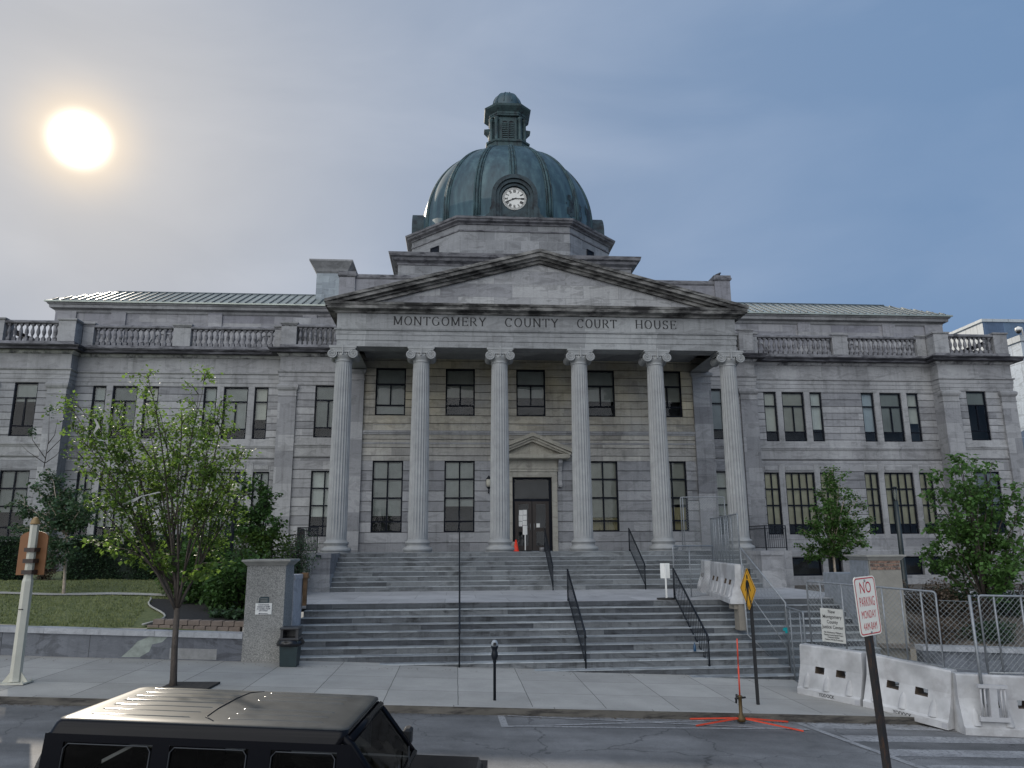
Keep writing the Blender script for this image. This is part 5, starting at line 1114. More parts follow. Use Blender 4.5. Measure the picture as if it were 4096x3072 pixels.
for t_, yy, sz, sx_ in (('NO', .100, .125, .90), ('PARKING', -.002, .105, .50), ('MONDAY', -.095, .086, .56), ('4AM-8AM', -.185, .082, .56)):
    text_obj('lettering', t_, M_RED, off_ @ Bm @ Matrix.Translation((0, yy, .0015)), plate, size=sz, sx=sx_ * .9, bold=-.0002, spacing=1.12)
for yy in (.195, -.205): mb = MB(); mb.lathe([(.010, 0), (.010, .004), (.005, .006), (0, .006)], (0, yy, .001), 8); mb.xf(off_ @ Bm); mb.build('bolt', M_GALV, plate)
M_RUST = crust('rusty_black_post', (.020, .018, .018), (.06, .030, .016), .35, 6, 2, 5)
mb = MB(); hh = SC.z - zroad + .0
mb.add([(-.028, -hh - .3, -.008), (.028, -hh - .3, -.008), (.028, .21, -.008), (-.028, .21, -.008), (-.028, -hh - .3, -.05), (.028, -hh - .3, -.05), (.028, .21, -.05), (-.028, .21, -.05)], [(0, 1, 2, 3), (7, 6, 5, 4), (0, 4, 5, 1), (1, 5, 6, 2), (2, 6, 7, 3), (3, 7, 4, 0)])
mb.xf(off_ @ Bm); post = mb.build('post', M_RUST, r)
mb = MB()
for k in range(40): mb.lathe([(0, 0), (.0045, 0)], (0, -.27 - k * .05, -.0072), 6)
mb.xf(off_ @ Bm); mb.build('perforation', M_LETTER, post, fix=False)
# pedestrian crossing diamond
x, y = 2.69, -15.1; z = gz(x); r = empty('crossing_sign', (x, y, z), 0, 'yellow diamond pedestrian warning sign on a black post at the kerb', 'road sign'); oz = Matrix.Translation(-Vector(r.location))
mb = MB(); mb.box(x - .028, x + .028, y - .025, y + .025, z, -.28); P(mb, 'post', M_BLACK, r)
Bs = Matrix.Translation((x - .04, y, -.695)) @ Matrix(((0, 0, -1, 0), (-1, 0, 0, 0), (0, 1, 0, 0), (0, 0, 0, 1)))
Bs = Matrix.Translation((x - .045, y, -.695)) @ Matrix.Rotation(math.radians(0), 4, 'Z') @ Matrix(((0, 0, -1, 0), (-1, 0, 0, 0), (0, 1, 0, 0), (0, 0, 0, 1)))
M_YEL = simple('warning_yellow', (.72, .36, .012), .4, var=.05)
mb = MB(); D_ = .44; mb.prism([(D_ - .02, .02), (.02, D_ - .02), (-.02, D_ - .02), (-D_ + .02, .02), (-D_ + .02, -.02), (-.02, -D_ + .02), (.02, -D_ + .02), (D_ - .02, -.02)], -.004, 0); mb.xf(oz @ Bs); pt_ = mb.build('plate', M_YEL, r)
mb = MB(); e1 = [(D_ * .93, 0), (0, D_ * .93), (-D_ * .93, 0), (0, -D_ * .93)]; e2 = [(D_ * .88, 0), (0, D_ * .88), (-D_ * .88, 0), (0, -D_ * .88)]
for i in range(4): j = (i + 1) % 4; mb.add([(*e1[i], .002), (*e1[j], .002), (*e2[j], .002), (*e2[i], .002)], [(0, 1, 2, 3)])
mb.xf(oz @ Bs); mb.build('border', M_LETTER, pt_, fix=False)
mb = MB()
def blob(p): mb.add([(-a, b_, .003) for a, b_ in p], [tuple(range(len(p)))])
blob([(.0 + .042 * math.cos(k * PI / 6), .245 + .05 * math.sin(k * PI / 6)) for k in range(12)])
blob([(-.06, .175), (.04, .185), (.075, .10), (.06, -.02), (-.05, -.02), (-.07, .08)])
blob([(-.05, .17), (-.085, .13), (-.14, .01), (-.17, -.03), (-.14, -.045), (-.10, .0), (-.05, .09)]); blob([(.04, .18), (.09, .12), (.12, .0), (.14, -.04), (.115, -.055), (.085, -.01), (.05, .08)])
blob([(-.05, -.02), (.02, -.02), (-.03, -.16), (-.10, -.30), (-.17, -.31), (-.15, -.28), (-.08, -.14)]); blob([(-.0, -.02), (.06, -.02), (.09, -.15), (.13, -.29), (.17, -.31), (.09, -.32), (.04, -.16)])
mb.xf(oz @ Bs); mb.build('walking_figure', M_LETTER, pt_, fix=False)
# folded portable sign stand
x, y = 1.90, -16.25; z = gz(x) + ROAD; r = empty('portable_sign_stand', (x, y, z), 0, 'empty portable sign stand with four orange legs and an orange mast in the road', 'sign stand')
M_ORL = simple('orange_red_paint', (.60, .060, .025), .45, var=.15)
for q in ((.98, -15.98 - .05), (.92, -16.60), (2.86, -16.1), (2.82, -16.85)): mb = MB(); mb.tube([(x, y, z + .10), (q[0], q[1], gz(q[0]) + ROAD + .02)], .017, 4, False); P(mb, 'leg', M_ORL, r)
mb = MB(); mb.lathe([(.07, .03), (.09, .08), (.06, .14), (.035, .16), (.035, .46), (.05, .48), (.03, .5)], (x, y, z), 10); P(mb, 'spring_base', simple('dirty_brass', (.10, .065, .025), .5, .4), r)
mb = MB(); mb.tube([(x - .10, y, z + .44), (x + .11, y, z + .46)], .018, 6); mb.tube([(x - .08, y, z + .36), (x - .06, y, z + .52)], .02, 6); P(mb, 'clamp', M_BLACK, r)
mb = MB(); mb.tube([(x, y, z + .48), (x + .01, y, z + 1.02)], .016, 6); mb.tube([(x + .01, y, z + 1.02), (x + .01, y, z + 1.07)], .012, 6); mb.tube([(x + .01, y, z + 1.06), (x + .02, y, z + 1.52)], .014, 6); P(mb, 'mast', M_ORL, r)
# bus stop post
x, y = -12.09, -14.75; z = gz(x); r = empty('bus_stop_post', (x, y, z), 0, 'tall cream hexagonal post with a ringed finial and the brown back of an arched board', 'sign post')
M_CREAM = simple('cream_paint', (.50, .49, .42), .5, var=.10, scale=3)
mb = MB(); mb.lathe([(.115, z + .04), (.105, z + .1), (.10, -.42), (.082, -.36), (.080, .70), (0, .71)], (x, y, 0), 6, False, PI / 6); P(mb, 'post', M_CREAM, r)
mb = MB(); mb.box(x - .26, x + .26, y - .2, y + .2, z + .004, z + .03)
for s_ in (-1, 1): mb.poly([(x + s_ * .10, z + .03), (x + s_ * .24, z + .03), (x + s_ * .10, z + .22)], y - .01, y + .01)
for s_ in (-1, 1):
    for q in (-1, 1): mb.lathe([(.018, .03), (.018, .06), (0, .065)], (x + s_ * .22, y + q * .16, z), 6)
P(mb, 'base_plate', M_CREAM, r)
mb = MB(); mb.lathe([(.095, .71), (.095, .735), (.082, .74), (.088, .755), (.082, .77), (.072, .775), (.078, .79), (.070, .80), (.052, .815), (.055, .83), (.03, .85), (0, .86)], (x, y, 0), 16); P(mb, 'finial', simple('gold_brown_cap', (.26, .17, .07), .5), r)
n = 12; mb = MB(); hw = .275; yb = y + .13
mb.poly([(x - .05 - hw, -.30), (x - .05 + hw, -.30), (x - .05 + hw, .44)] + [(x - .05 + hw * math.cos(PI * i / n), .44 + .14 * math.sin(PI * i / n)) for i in range(1, n)] + [(x - .05 - hw, .44)], yb, yb + .03); P(mb, 'board', simple('brown_board', (.20, .085, .030), .55, var=.08), r)
for zz in (.20, -.02, -.24): mb = MB(); mb.box(x - .10, x + .10, y - .10, yb, zz - .04, zz + .04); P(mb, 'bracket', simple('brown_bracket', (.035, .022, .018), .5), r)
mb = MB(); mb.box(x - .06, x + .03, y - .104, y - .098, -.965, -.95); P(mb, 'marking', M_LETTER, r)

# ------------------------------------------------------------------ water filled barriers
def barrier_mesh(Ln, text):
    mb = MB(); prof = [(.30, 0), (.30, .13), (.26, .17), (.19, .42), (.135, .62), (.12, 1.02), (.10, 1.05)]     # half width against height
    def hw_(z):
        for (a, za), (b_, zb2) in zip(prof, prof[1:]):
            if za <= z <= zb2: return a + (b_ - a) * (z - za) / max(zb2 - za, 1e-6)
        return prof[-1][0]
    sl_ = [(Ln * .26, Ln * .41), (Ln * .60, Ln * .75)]; zs = sorted({0, .13, .17, .42, .48, .62, 1.02, 1.05}); xs = sorted({0, Ln, *[q for s in sl_ for q in s]})
    for side in (-1, 1):
        for i in range(len(xs) - 1):
            for j in range(len(zs) - 1):
                if zs[j] == .48 and any(s[0] <= xs[i] < s[1] for s in sl_): continue
                mb.add([(xs[i], side * hw_(zs[j]), zs[j]), (xs[i + 1], side * hw_(zs[j]), zs[j]), (xs[i + 1], side * hw_(zs[j + 1]), zs[j + 1]), (xs[i], side * hw_(zs[j + 1]), zs[j + 1])], [(0, 1, 2, 3)])
    mb.m = 1
    for s in sl_:
        for za, zb2, in ((.48, .48), (.62, .62)): h_ = hw_(za); mb.add([(s[0], -h_, za), (s[1], -h_, za), (s[1], h_, za), (s[0], h_, za)], [(0, 1, 2, 3)])
        for xx in s: mb.add([(xx, -hw_(.48), .48), (xx, hw_(.48), .48), (xx, hw_(.62), .62), (xx, -hw_(.62), .62)], [(0, 1, 2, 3)])
    mb.m = 0
    pr = [(-a, z) for a, z in prof] + [(a, z) for a, z in reversed(prof)]; n = len(pr)
    for xx in (0, Ln): mb.add([(xx, p[0], p[1]) for p in pr], [tuple(range(n))])
    mb.add([(0, -.10, 1.05), (Ln, -.10, 1.05), (Ln, .10, 1.05), (0, .10, 1.05)], [(0, 1, 2, 3)])
    for q in (.14, .47, .82):   # bulging ribs
        vs2 = []; m = 8
        for j in range(7):
            t_ = j / 6; z = .17 + .30 * t_; w2 = .075 * math.sqrt(1 - t_ ** 2.2) + .002
            for k in range(m + 1): a = PI * k / m; vs2.append((Ln * q + w2 * math.cos(a), -hw_(z) - .045 * math.sin(a) * (1 - .6 * t_), z))
        mb.add(vs2, [(j * (m + 1) + k, j * (m + 1) + k + 1, (j + 1) * (m + 1) + k + 1, (j + 1) * (m + 1) + k) for j in range(6) for k in range(m)], True)
    return mb.mesh('barrier_body', [M_PLASTIC, M_SLOT])
def barrier(p, q, zp, zq, lab, text=True, hinge=False, group='white water filled barriers'):
    Ln = math.dist(p, q); a = math.atan2(q[1] - p[1], q[0] - p[0]); r = empty('traffic_barrier', (p[0], p[1], zp), a, lab, 'barrier', group); r.rotation_euler = (0, -math.atan2(zq - zp, Ln), a)
    link('barrier_body', barrier_mesh(Ln - .015, text), r)
    if text:
        me = text_mesh('YODOCK', size=.095, sx=.9, bold=.002); me.transform(Matrix.Translation((Ln * .48, -.302, .045)) @ Matrix.Rotation(PI / 2, 4, 'X')); me.materials.clear(); me.materials.append(M_LETTER); link('lettering', me, r)
    mb = MB(); mb.box(Ln - .13, Ln - .03, -.304, -.25, .02, .11); o = mb.build('drain_boss', simple('grey_plastic', (.40, .40, .42), .5), r)
    return r
A0, A1, A2 = (4.42, -13.55), (5.16, -14.88), (6.02, -16.42)
barrier(A0, A1, gz(A0[0]), gz(A1[0]), 'white plastic barrier at the foot of the steps, leftmost in the street row')
barrier((5.18, -14.92), A2, gz(A1[0]), gz(6.0) - .10, 'white plastic barrier stepping off the kerb behind the no parking sign')
rb = barrier((5.95, -16.50), (7.75, -16.68), gz(6.1) + ROAD, gz(7.9) + ROAD, 'white plastic barrier in the road with a hinge frame, at the right edge', False)
mb = MB(); mb.box(.28, .82, -.34, -.27, .26, .34); mb.box(.28, .82, -.34, -.27, .84, .90); mb.box(.48, .62, -.33, -.22, .34, .84)
for xx in (.33, .40, .70, .77): mb.tube([(xx, -.31, .34), (xx, -.31, .84)], .018, 6)
mb.build('hinge_frame', simple('grey_hinge', (.42, .42, .43), .5), rb)
barrier((5.02, -6.12), (4.66, -8.2), ZL, ZL, 'white plastic barrier on the landing below the tall fence panel', False)
barrier((4.655, -8.23), (4.28, -10.35), ZL, ZL, 'white plastic barrier overhanging the lower steps on a timber block', False)
barrier((5.62, -3.3), (5.10, -5.3), ZL, ZL, 'white plastic barrier at the back of the landing, seen through the chain link', False)
mb = MB(); mb.box(4.20, 4.42, -10.3, -9.95, -2.05, -1.365); mb.box(4.10, 4.5, -10.25, -9.85, -1.5, -1.366); tag(mb.build('timber_block', simple('grey_timber', (.22, .20, .17), .9)), 'timber block propping the overhanging barrier on the steps', 'block')

# ------------------------------------------------------------------ chain link fences
def chain(mb, O, U, V_, w_, h_, pitch=.075, rad=.0034):
    O = Vector(O); U = Vector(U).normalized(); V2 = Vector(V_).normalized()
    def wire(a, b_):
        p, q = O + U * a[0] + V2 * a[1], O + U * b_[0] + V2 * b_[1]; mb.tube([p, q], rad, 3, False, False)
    k = -h_
    while k < w_:
        a0 = max(0, k), max(0, -k); t1 = min(w_ - k, h_); a1 = (k + t1, t1); s0 = max(0, -k)
        if t1 > s0: wire((k + s0, s0), a1); wire((w_ - (k + s0), s0), (w_ - (k + t1), t1))
        k += pitch * 1.414
def fence(p, q, zp, zq, h, posts, lab, mids=(), round_=True, group='chain link fence panels'):
    r = empty('chain_link_fence', (p[0], p[1], zp), 0, lab, 'fence', group); P0, P1 = Vector((p[0], p[1], zp)), Vector((q[0], q[1], zq)); Z = Vector((0, 0, h)); U = P1 - P0
    mb = MB(); R_ = .022; c_ = .05; u = U.normalized()
    mb.tube([P0, P0 + Z - Vector((0, 0, c_)), P0 + Z - Vector((0, 0, c_ * .3)) + u * c_ * .3, P0 + Z + u * c_, P1 + Z - u * c_, P1 + Z - Vector((0, 0, c_ * .3)) - u * c_ * .3, P1 + Z - Vector((0, 0, c_)), P1, P0], R_, 6); P(mb, 'frame', M_GALV, r)
    for m_ in mids: mb = MB(); a = P0 + U * m_; mb.tube([a, a + Z], .020, 6); P(mb, 'upright', M_GALV, r)
    mb = MB(); chain(mb, P0, U, Z, U.length, h); P(mb, 'chain_link', M_WIRE, r)
    return r
fence((4.62, -13.62), (5.98, -16.3), -2.02, -2.12, 1.40, 2, 'chain link panel standing on the barriers behind the no parking sign', (.12, .30, .62, .76, .90))
r = empty('chain_link_fence', (6.02, -16.36, -2.14), 0, 'loose strip of chain link stretched between a street panel and the single post', 'fence', 'chain link fence panels')
mb = MB(); chain(mb, (6.0, -16.34, -2.14), (.62, -.26, 0), (0, 0, 1), .66, 1.26); P(mb, 'chain_link', M_WIRE, r); mb = MB(); mb.tube([(6.0, -16.34, -.88), (6.62, -16.6, -.90)], .006, 5); mb.tube([(6.0, -16.34, -2.14), (6.62, -16.6, -2.16)], .006, 5); P(mb, 'tension_wire', M_WIRE, r)
fence((6.65, -16.60), (8.3, -16.70), -2.20, -2.24, 1.42, 2, 'chain link panel above the barrier at the right edge', (.18, .5))
mb = MB(); mb.tube([(6.42, -16.7, -3.0), (6.40, -16.7, -.76)], .028, 8); tag(mb.build('fence_post', M_GALV), 'single steel fence post between two chain link panels at the right', 'post')
fence((4.98, -6.15), (4.34, -10.3), -.32, -.34, 1.40, 2, 'tall chain link panel with close steel uprights on top of the landing barriers', (.12, .2, .34, .42, .55, .66, .78))
fence((3.12, -8.0), (5.0, -6.2), ZL, ZL, 1.55, 2, 'chain link gate panel on the landing beside the white sign stand', (.38,))
fence((5.62, -.75), (7.45, -.75), .02, .02, 2.12, 2, 'chain link panel standing on the portico between the last two columns', (.05,))
r = fence((5.0, -11.55), (4.60, -13.35), gz(5), gz(4.6), 1.72, 2, 'leaning chain link panel between the steps and the street barriers', (.2, .8))
# sloping panel that follows the steps
r = empty('chain_link_fence', (4.3, -10.4, -1.2), 0, 'sloping chain link panel running down the steps with a strip of teal tape', 'fence', 'chain link fence panels'); a, b_, c_, d_ = Vector((4.33, -10.38, .15)), Vector((5.0, -11.5, -1.25)), Vector((5.0, -11.5, gz(5) + .03)), Vector((4.36, -10.42, -2.15))
mb = MB(); mb.tube([a, b_, c_, d_, a], .024, 6); P(mb, 'frame', M_GALV, r); mb = MB()
for k in range(34):
    t_ = k / 34; mb.tube([a.lerp(b_, t_), d_.lerp(c_, min(1, t_ + .25))], .0034, 3, False, False); mb.tube([a.lerp(b_, min(1, t_ + .25)), d_.lerp(c_, t_)], .0034, 3, False, False)
P(mb, 'chain_link', M_WIRE, r); mb = MB(); mb.tube([Vector((4.4, -10.5, -1.0)), c_.lerp(b_, .35)], .014, 6); P(mb, 'brace', M_GALV, r)
tp = b_.lerp(c_, .35) + Vector((-.03, -.04, 0)); mb = MB(); mb.box(tp.x - .05, tp.x + .04, tp.y - .01, tp.y + .01, tp.z - .12, tp.z + .02); mb.box(tp.x - .10, tp.x - .04, tp.y - .012, tp.y + .008, tp.z - .06, tp.z + .01); P(mb, 'tape', simple('teal_tape', (.0, .30, .32), .5), r)
# construction notice hung on the street fence
u = Vector((5.98 - 4.62, -16.3 + 13.62, 0)).normalized(); nn = Vector((u.y, -u.x, 0)); B0 = Vector((4.62, -13.62, -1.55)) + u * .62 + nn * .035
if nn.y > 0: nn = -nn; B0 = Vector((4.62, -13.62, -1.55)) + u * .62 + nn * .035
Bb = Matrix(((u.x, 0, nn.x, B0.x), (u.y, 0, nn.y, B0.y), (0, 1, 0, B0.z), (0, 0, 0, 1)))
r = empty('construction_notice', tuple(B0), 0, 'pale lettered banner tied to the chain link above the leftmost street barrier', 'notice'); of = Matrix.Translation(-B0)
mb = MB(); mb.prism([(-.30, -.36), (.30, -.36), (.29, .36), (-.29, .36)], -.003, 0); mb.xf(of @ Bb); mb.build('banner', simple('banner_vinyl', (.52, .52, .49), .6, var=.08), r)
for t_, yy, sz in (('New', .26, .105), ('Montgomery', .15, .105), ('County', .04, .105), ('Justice Center', -.07, .105), ('No Admittance Without a', -.17, .055), ('Current County Issued Project', -.22, .050), ('Clearance Sticker', -.27, .055), ('Violators Will Be Prosecuted', -.32, .050)):
    text_obj('lettering', t_, M_LETTER, of @ Bb @ Matrix.Translation((0, yy, .003)), r, size=sz, sx=.88 if sz > .1 else .78, bold=.001)

# ------------------------------------------------------------------ neighbour building at the far right
M_PANL = marble('pale_metal_panels', (.42, .45, .47), (.38, .41, .43), bw=1.6, bh=7, zoff=0, joint=.5, jw=.03, vein=.04, stain=.1, rough=.4)
M_PANB = marble('blue_glass_panels', (.10, .145, .21), (.07, .10, .16), bw=1.9, bh=6.5, zoff=2, joint=-.4, jw=.03, vein=.2, stain=.3, rough=.25)
cA = atY((3296 + 1745 / 2.765) / VS, (1250 + 75 / 2.765) / VS, 32); cB = atY((3296 + 2165 / 2.765) / VS, (1250 + 250 / 2.765) / VS, 24)
ob = empty('office_building', (cA.x, 32, -5), 0, 'modern office block with pale and blue panels beyond the right end of the courthouse', 'building')
mb = MB(); mb.quad((cA.x, 32, -8), (cA.x, 62, -8), (cA.x, 62, cA.z), (cA.x, 32, cA.z)); mb.box(cA.x + .01, cA.x + 40, 32.1, 62, -8, cA.z - .01); P(mb, 'side_cladding', M_PANL, ob)
mb = MB(); mb.quad((cA.x, 32, -8), (cA.x + 40, 32, -8), (cA.x + 40, 32, cA.z - .25), (cA.x, 32, cA.z - .25)); P(mb, 'front_glazing', M_PANB, ob)
mb = MB(); mb.box(cA.x - .12, cA.x + 40, 31.88, 62, cA.z - .25, cA.z + .02); P(mb, 'roof_coping', M_PANL, ob)
mb = MB(); mb.box(cB.x, cB.x + 30, 24, 31.8, -8, cB.z - .5); lw2 = P(mb, 'lower_block', marble('stone_look_panels', (.36, .41, .46), (.30, .35, .41), bw=1.5, bh=5.2, zoff=4, joint=.5, jw=.03, vein=.5, rough=.4), ob)
mb = MB(); mb.box(cB.x - .1, cB.x + 30, 23.9, 31.8, cB.z - .5, cB.z); P(mb, 'roof_coping', M_PANL, ob)
mb = MB(); mb.quad((cB.x - .03, 24.0, -6), (cB.x - .03, 31.8, -6), (cB.x - .03, 31.8, 7.0), (cB.x - .03, 24.0, 9.4)); P(mb, 'side_glazing', M_PANB, ob)
p = atY((3296 + 2150 / 2.765) / VS, (1250 + 200 / 2.765) / VS, 23.6); r = empty('security_camera', tuple(p), 0, 'small white dome camera on a bracket above the modern block', 'camera')
mb = MB(); mb.tube([(p.x + .35, 23.6, cB.z - .1), (p.x + .3, 23.6, p.z + .25), (p.x, 23.6, p.z + .3)], .06, 6); P(mb, 'bracket', M_WHITE, r); mb = MB(); mb.lathe([(.05, .3), (.22, .22), (.24, .05), (.2, -.02)], (p.x, 23.6, p.z), 14); P(mb, 'housing', M_WHITE, r); mb = MB(); mb.lathe([(.2, -.02), (.18, -.14), (.1, -.24), (0, -.27)], (p.x, 23.6, p.z), 14); P(mb, 'dome', M_BLACK, r)
# the pigeon on the parapet
p = atY(1550, 594, 8.3); p.z = 15.22; mb = MB()
vs2 = [(p.x - .16, 8.3, p.z - .02), (p.x - .05, 8.3, p.z + .02), (p.x + .08, 8.3, p.z + .06), (p.x + .15, 8.3, p.z + .14)]
mb.tube([(p.x - .26, 8.3, p.z - .10), (p.x - .12, 8.3, p.z - .03), (p.x + .02, 8.3, p.z + .01), (p.x + .10, 8.3, p.z + .07), (p.x + .13, 8.3, p.z + .13), (p.x + .17, 8.3, p.z + .14), (p.x + .22, 8.3, p.z + .125)], [.02, .07, .10, .075, .045, .04, .008], 8)
mb.tube([(p.x + .02, 8.27, p.z - .05), (p.x + .03, 8.27, 15.1)], .01, 4); mb.tube([(p.x + .02, 8.33, p.z - .05), (p.x + .03, 8.33, 15.1)], .01, 4)
tag(mb.build('pigeon', simple('dark_plumage', (.03, .03, .035), .7)), 'dark pigeon perched on the right hand parapet pier', 'bird')

# ------------------------------------------------------------------ jeep in the foreground
JC = (-5.45, -24.02); jz = gz(JC[0]) + ROAD
M_SEAL = simple('dark_seal', (.02, .024, .03), .4)
J = empty('parked_car', (JC[0], JC[1], jz), 0, 'black boxy off road car with a ribbed hard top parked in the near lane', 'car'); J.rotation_euler = (0, math.radians(2.4), math.radians(-4.5))
def carpaint():
    m, t, b, N, L = mat('black_car_paint'); b.inputs['Base Color'].default_value = (.004, .0045, .007, 1); b.inputs['Roughness'].default_value = .22; b.inputs['Specular IOR Level'].default_value = .08; b.inputs['Coat Weight'].default_value = .0; b.inputs['Coat Roughness'].default_value = .05
    return m
M_CAR = carpaint(); M_RIB = simple('roof_rib_gloss', (.085, .085, .078), .16, var=.1, spec=.4); M_CARSIDE = simple('gloss_black_edge', (.005, .005, .007), .10, var=.1, spec=.16); M_TOP = simple('hardtop_black', (.052, .054, .053), .36, var=.35, scale=3, spec=.10)
def JP(mb, name, m, par=None): return mb.build(name, m, par or J)
RT, HWR, HWB, ZB = 1.66, .66, .74, 1.14
def shell(mb, xa0, xa1, xb0, xb1, za, zb, ha, hb):   # lower rect (x range xa, half width ha) to upper rect
    mb.add([(xa0, -ha, za), (xa1, -ha, za), (xa1, ha, za), (xa0, ha, za), (xb0, -hb, zb), (xb1, -hb, zb), (xb1, hb, zb), (xb0, hb, zb)], [(0, 1, 5, 4), (1, 2, 6, 5), (2, 3, 7, 6), (3, 0, 4, 7), (4, 5, 6, 7), (0, 3, 2, 1)])
mb = MB()   # hard top: rounded roof edge made of rings
rings = [(-1.15, 1.12, .705, 1.555), (-1.13, 1.14, .697, 1.60), (-1.115, 1.145, .690, 1.63), (-1.10, 1.14, .672, 1.652), (-1.06, 1.12, .645, 1.662), (-.98, 1.06, .58, 1.668), (-.5, .8, .30, 1.673)]
vs2 = []; nr = 0
def ringpts(x0, x1, hw, z, rd=.07):
    pts = []
    for cx, cy, a0 in ((x1 - rd, hw - rd, 0), (x0 + rd, hw - rd, 90), (x0 + rd, -hw + rd, 180), (x1 - rd, -hw + rd, 270)):
        for i in range(6): a = math.radians(a0 + 90 * i / 5); pts.append((cx + rd * math.cos(a), cy + rd * math.sin(a), z))
    return pts
allr = [ringpts(*q) for q in rings]; n = len(allr[0]); fs = []
for q in allr: vs2 += q
for i in range(len(allr) - 1):
    for k in range(n): fs.append((i * n + k, i * n + (k + 1) % n, (i + 1) * n + (k + 1) % n, (i + 1) * n + k))
fs.append(tuple(range((len(allr) - 1) * n, len(allr) * n))); mb.add(vs2, fs, True)
for i in range(3 * n): mb.mi[i] = 1
roof = JP(mb, 'hard_top', [M_TOP, M_CARSIDE])
for k in range(7):
    y = -.52 + k * .174; mb = MB(); z = 1.664 + .006 * (1 - abs(y) / .6)
    mb.tube([(-.94, y, z - .006), (-.90, y, z), (-.15 + .02 * k, y, z), (-.11 + .02 * k, y, z - .006)], [.004, .010, .010, .004], 6); JP(mb, 'roof_rib', M_RIB, roof)
    if k not in (3,): mb = MB(); mb.tube([(.14, y, z - .006), (.18, y, z), (.90, y, z), (.94, y, z - .006)], [.004, .010, .010, .004], 6); JP(mb, 'roof_rib', M_RIB, roof)
mb = MB(); mb.tube([(.08, -.60, 1.664), (-.02, -.50, 1.672), (-.04, -.2, 1.676), (-.04, .2, 1.676), (-.02, .50, 1.672), (.08, .60, 1.664)], .007, 5); JP(mb, 'roof_seam', M_BLACK, roof)
# pillars and side panels, with real window openings
mb = MB()
SW = [(-1.0, -.32), (-.19, .41), (.58, 1.08)]    # side windows along the car
def side(y_at):
    for s_ in (-1, 1):
        def pt(x, z): t_ = (z - ZB) / (1.56 - ZB); return (x + (.0 if x > -1 else 0), s_ * (HWB + (.705 - HWB) * t_), z)
        xs = sorted({-1.15, 1.18, *[q for w2 in SW for q in w2]}); zs = [ZB, 1.19, 1.505, 1.56]
        for i in range(len(xs) - 1):
            for j in range(3):
                if j == 1 and any(w2[0] <= xs[i] < w2[1] for w2 in SW): continue
                mb.add([pt(xs[i], zs[j]), pt(xs[i + 1], zs[j]), pt(xs[i + 1], zs[j + 1]), pt(xs[i], zs[j + 1])], [(0, 1, 2, 3)])
side(0)

for s_ in (-1, 1): mb.add([(1.18, s_ * HWB, ZB), (1.48, s_ * .70, ZB), (1.16, s_ * .68, 1.56), (1.18, s_ * .705, 1.56)], [(0, 1, 2, 3)])
mb.add([(-1.15, -HWB, ZB), (-1.15, HWB, ZB), (-1.13, .705, 1.56), (-1.13, -.705, 1.56)], [(0, 1, 2, 3)]); JP(mb, 'upper_body', M_CAR)
for s_ in (-1, 1):
    for w2 in SW:
        g = MB(); yz = lambda z: s_ * (HWB + (.705 - HWB) * (z - ZB) / (1.56 - ZB) - .012)
        g.add([(w2[0], yz(1.19), 1.19), (w2[1], yz(1.19), 1.19), (w2[1], yz(1.505), 1.505), (w2[0], yz(1.505), 1.505)], [(0, 1, 2, 3)]); gw = JP(g, 'side_window', M_CARGLASS)
        g = MB(); o_ = .006; pts = [(w2[0] + .03, yz(1.2) + s_ * o_ * 3, 1.20), (w2[1] - .03, yz(1.2) + s_ * o_ * 3, 1.20), (w2[1] - .01, yz(1.23) + s_ * o_ * 3, 1.23), (w2[1] - .01, yz(1.46) + s_ * o_ * 3, 1.46), (w2[1] - .04, yz(1.495) + s_ * o_ * 3, 1.495), (w2[0] + .04, yz(1.495) + s_ * o_ * 3, 1.495), (w2[0] + .01, yz(1.46) + s_ * o_ * 3, 1.46), (w2[0] + .01, yz(1.23) + s_ * o_ * 3, 1.23), (w2[0] + .03, yz(1.2) + s_ * o_ * 3, 1.20)]
        g.tube(pts, .005, 5); JP(g, 'window_seal', M_SEAL, gw)
mb = MB(); shell(mb, -1.13, 2.22, -1.13, 2.18, .52, ZB - .02, .74, .74); JP(mb, 'body', M_CAR)
mb = MB(); shell(mb, 1.46, 2.14, 1.50, 2.10, ZB - .02, ZB + .05, .60, .56); JP(mb, 'hood', M_CAR)
mb = MB(); mb.tube([(1.50, -.68, ZB + .02), (1.18, -.66, 1.54), (1.08, -.64, 1.62)], .035, 6); mb.tube([(1.50, .68, ZB + .02), (1.18, .66, 1.54), (1.08, .64, 1.62)], .035, 6); mb.tube([(1.16, -.66, 1.58), (1.16, .66, 1.58)], .035, 6); mb.tube([(1.50, -.68, ZB + .04), (1.50, .68, ZB + .04)], .03, 6); JP(mb, 'windshield_frame', M_CAR)
g = MB(); g.add([(1.49, -.66, ZB + .05), (1.49, .66, ZB + .05), (1.17, .64, 1.57), (1.17, -.64, 1.57)], [(0, 1, 2, 3)]); JP(g, 'windshield', M_CARGLASS)
g = MB(); g.tube([(1.53, -.5, ZB + .07), (1.47, -.1, ZB + .13)], .008, 4); g.tube([(1.53, .1, ZB + .07), (1.47, .5, ZB + .13)], .008, 4); JP(g, 'wiper', M_BLACK)
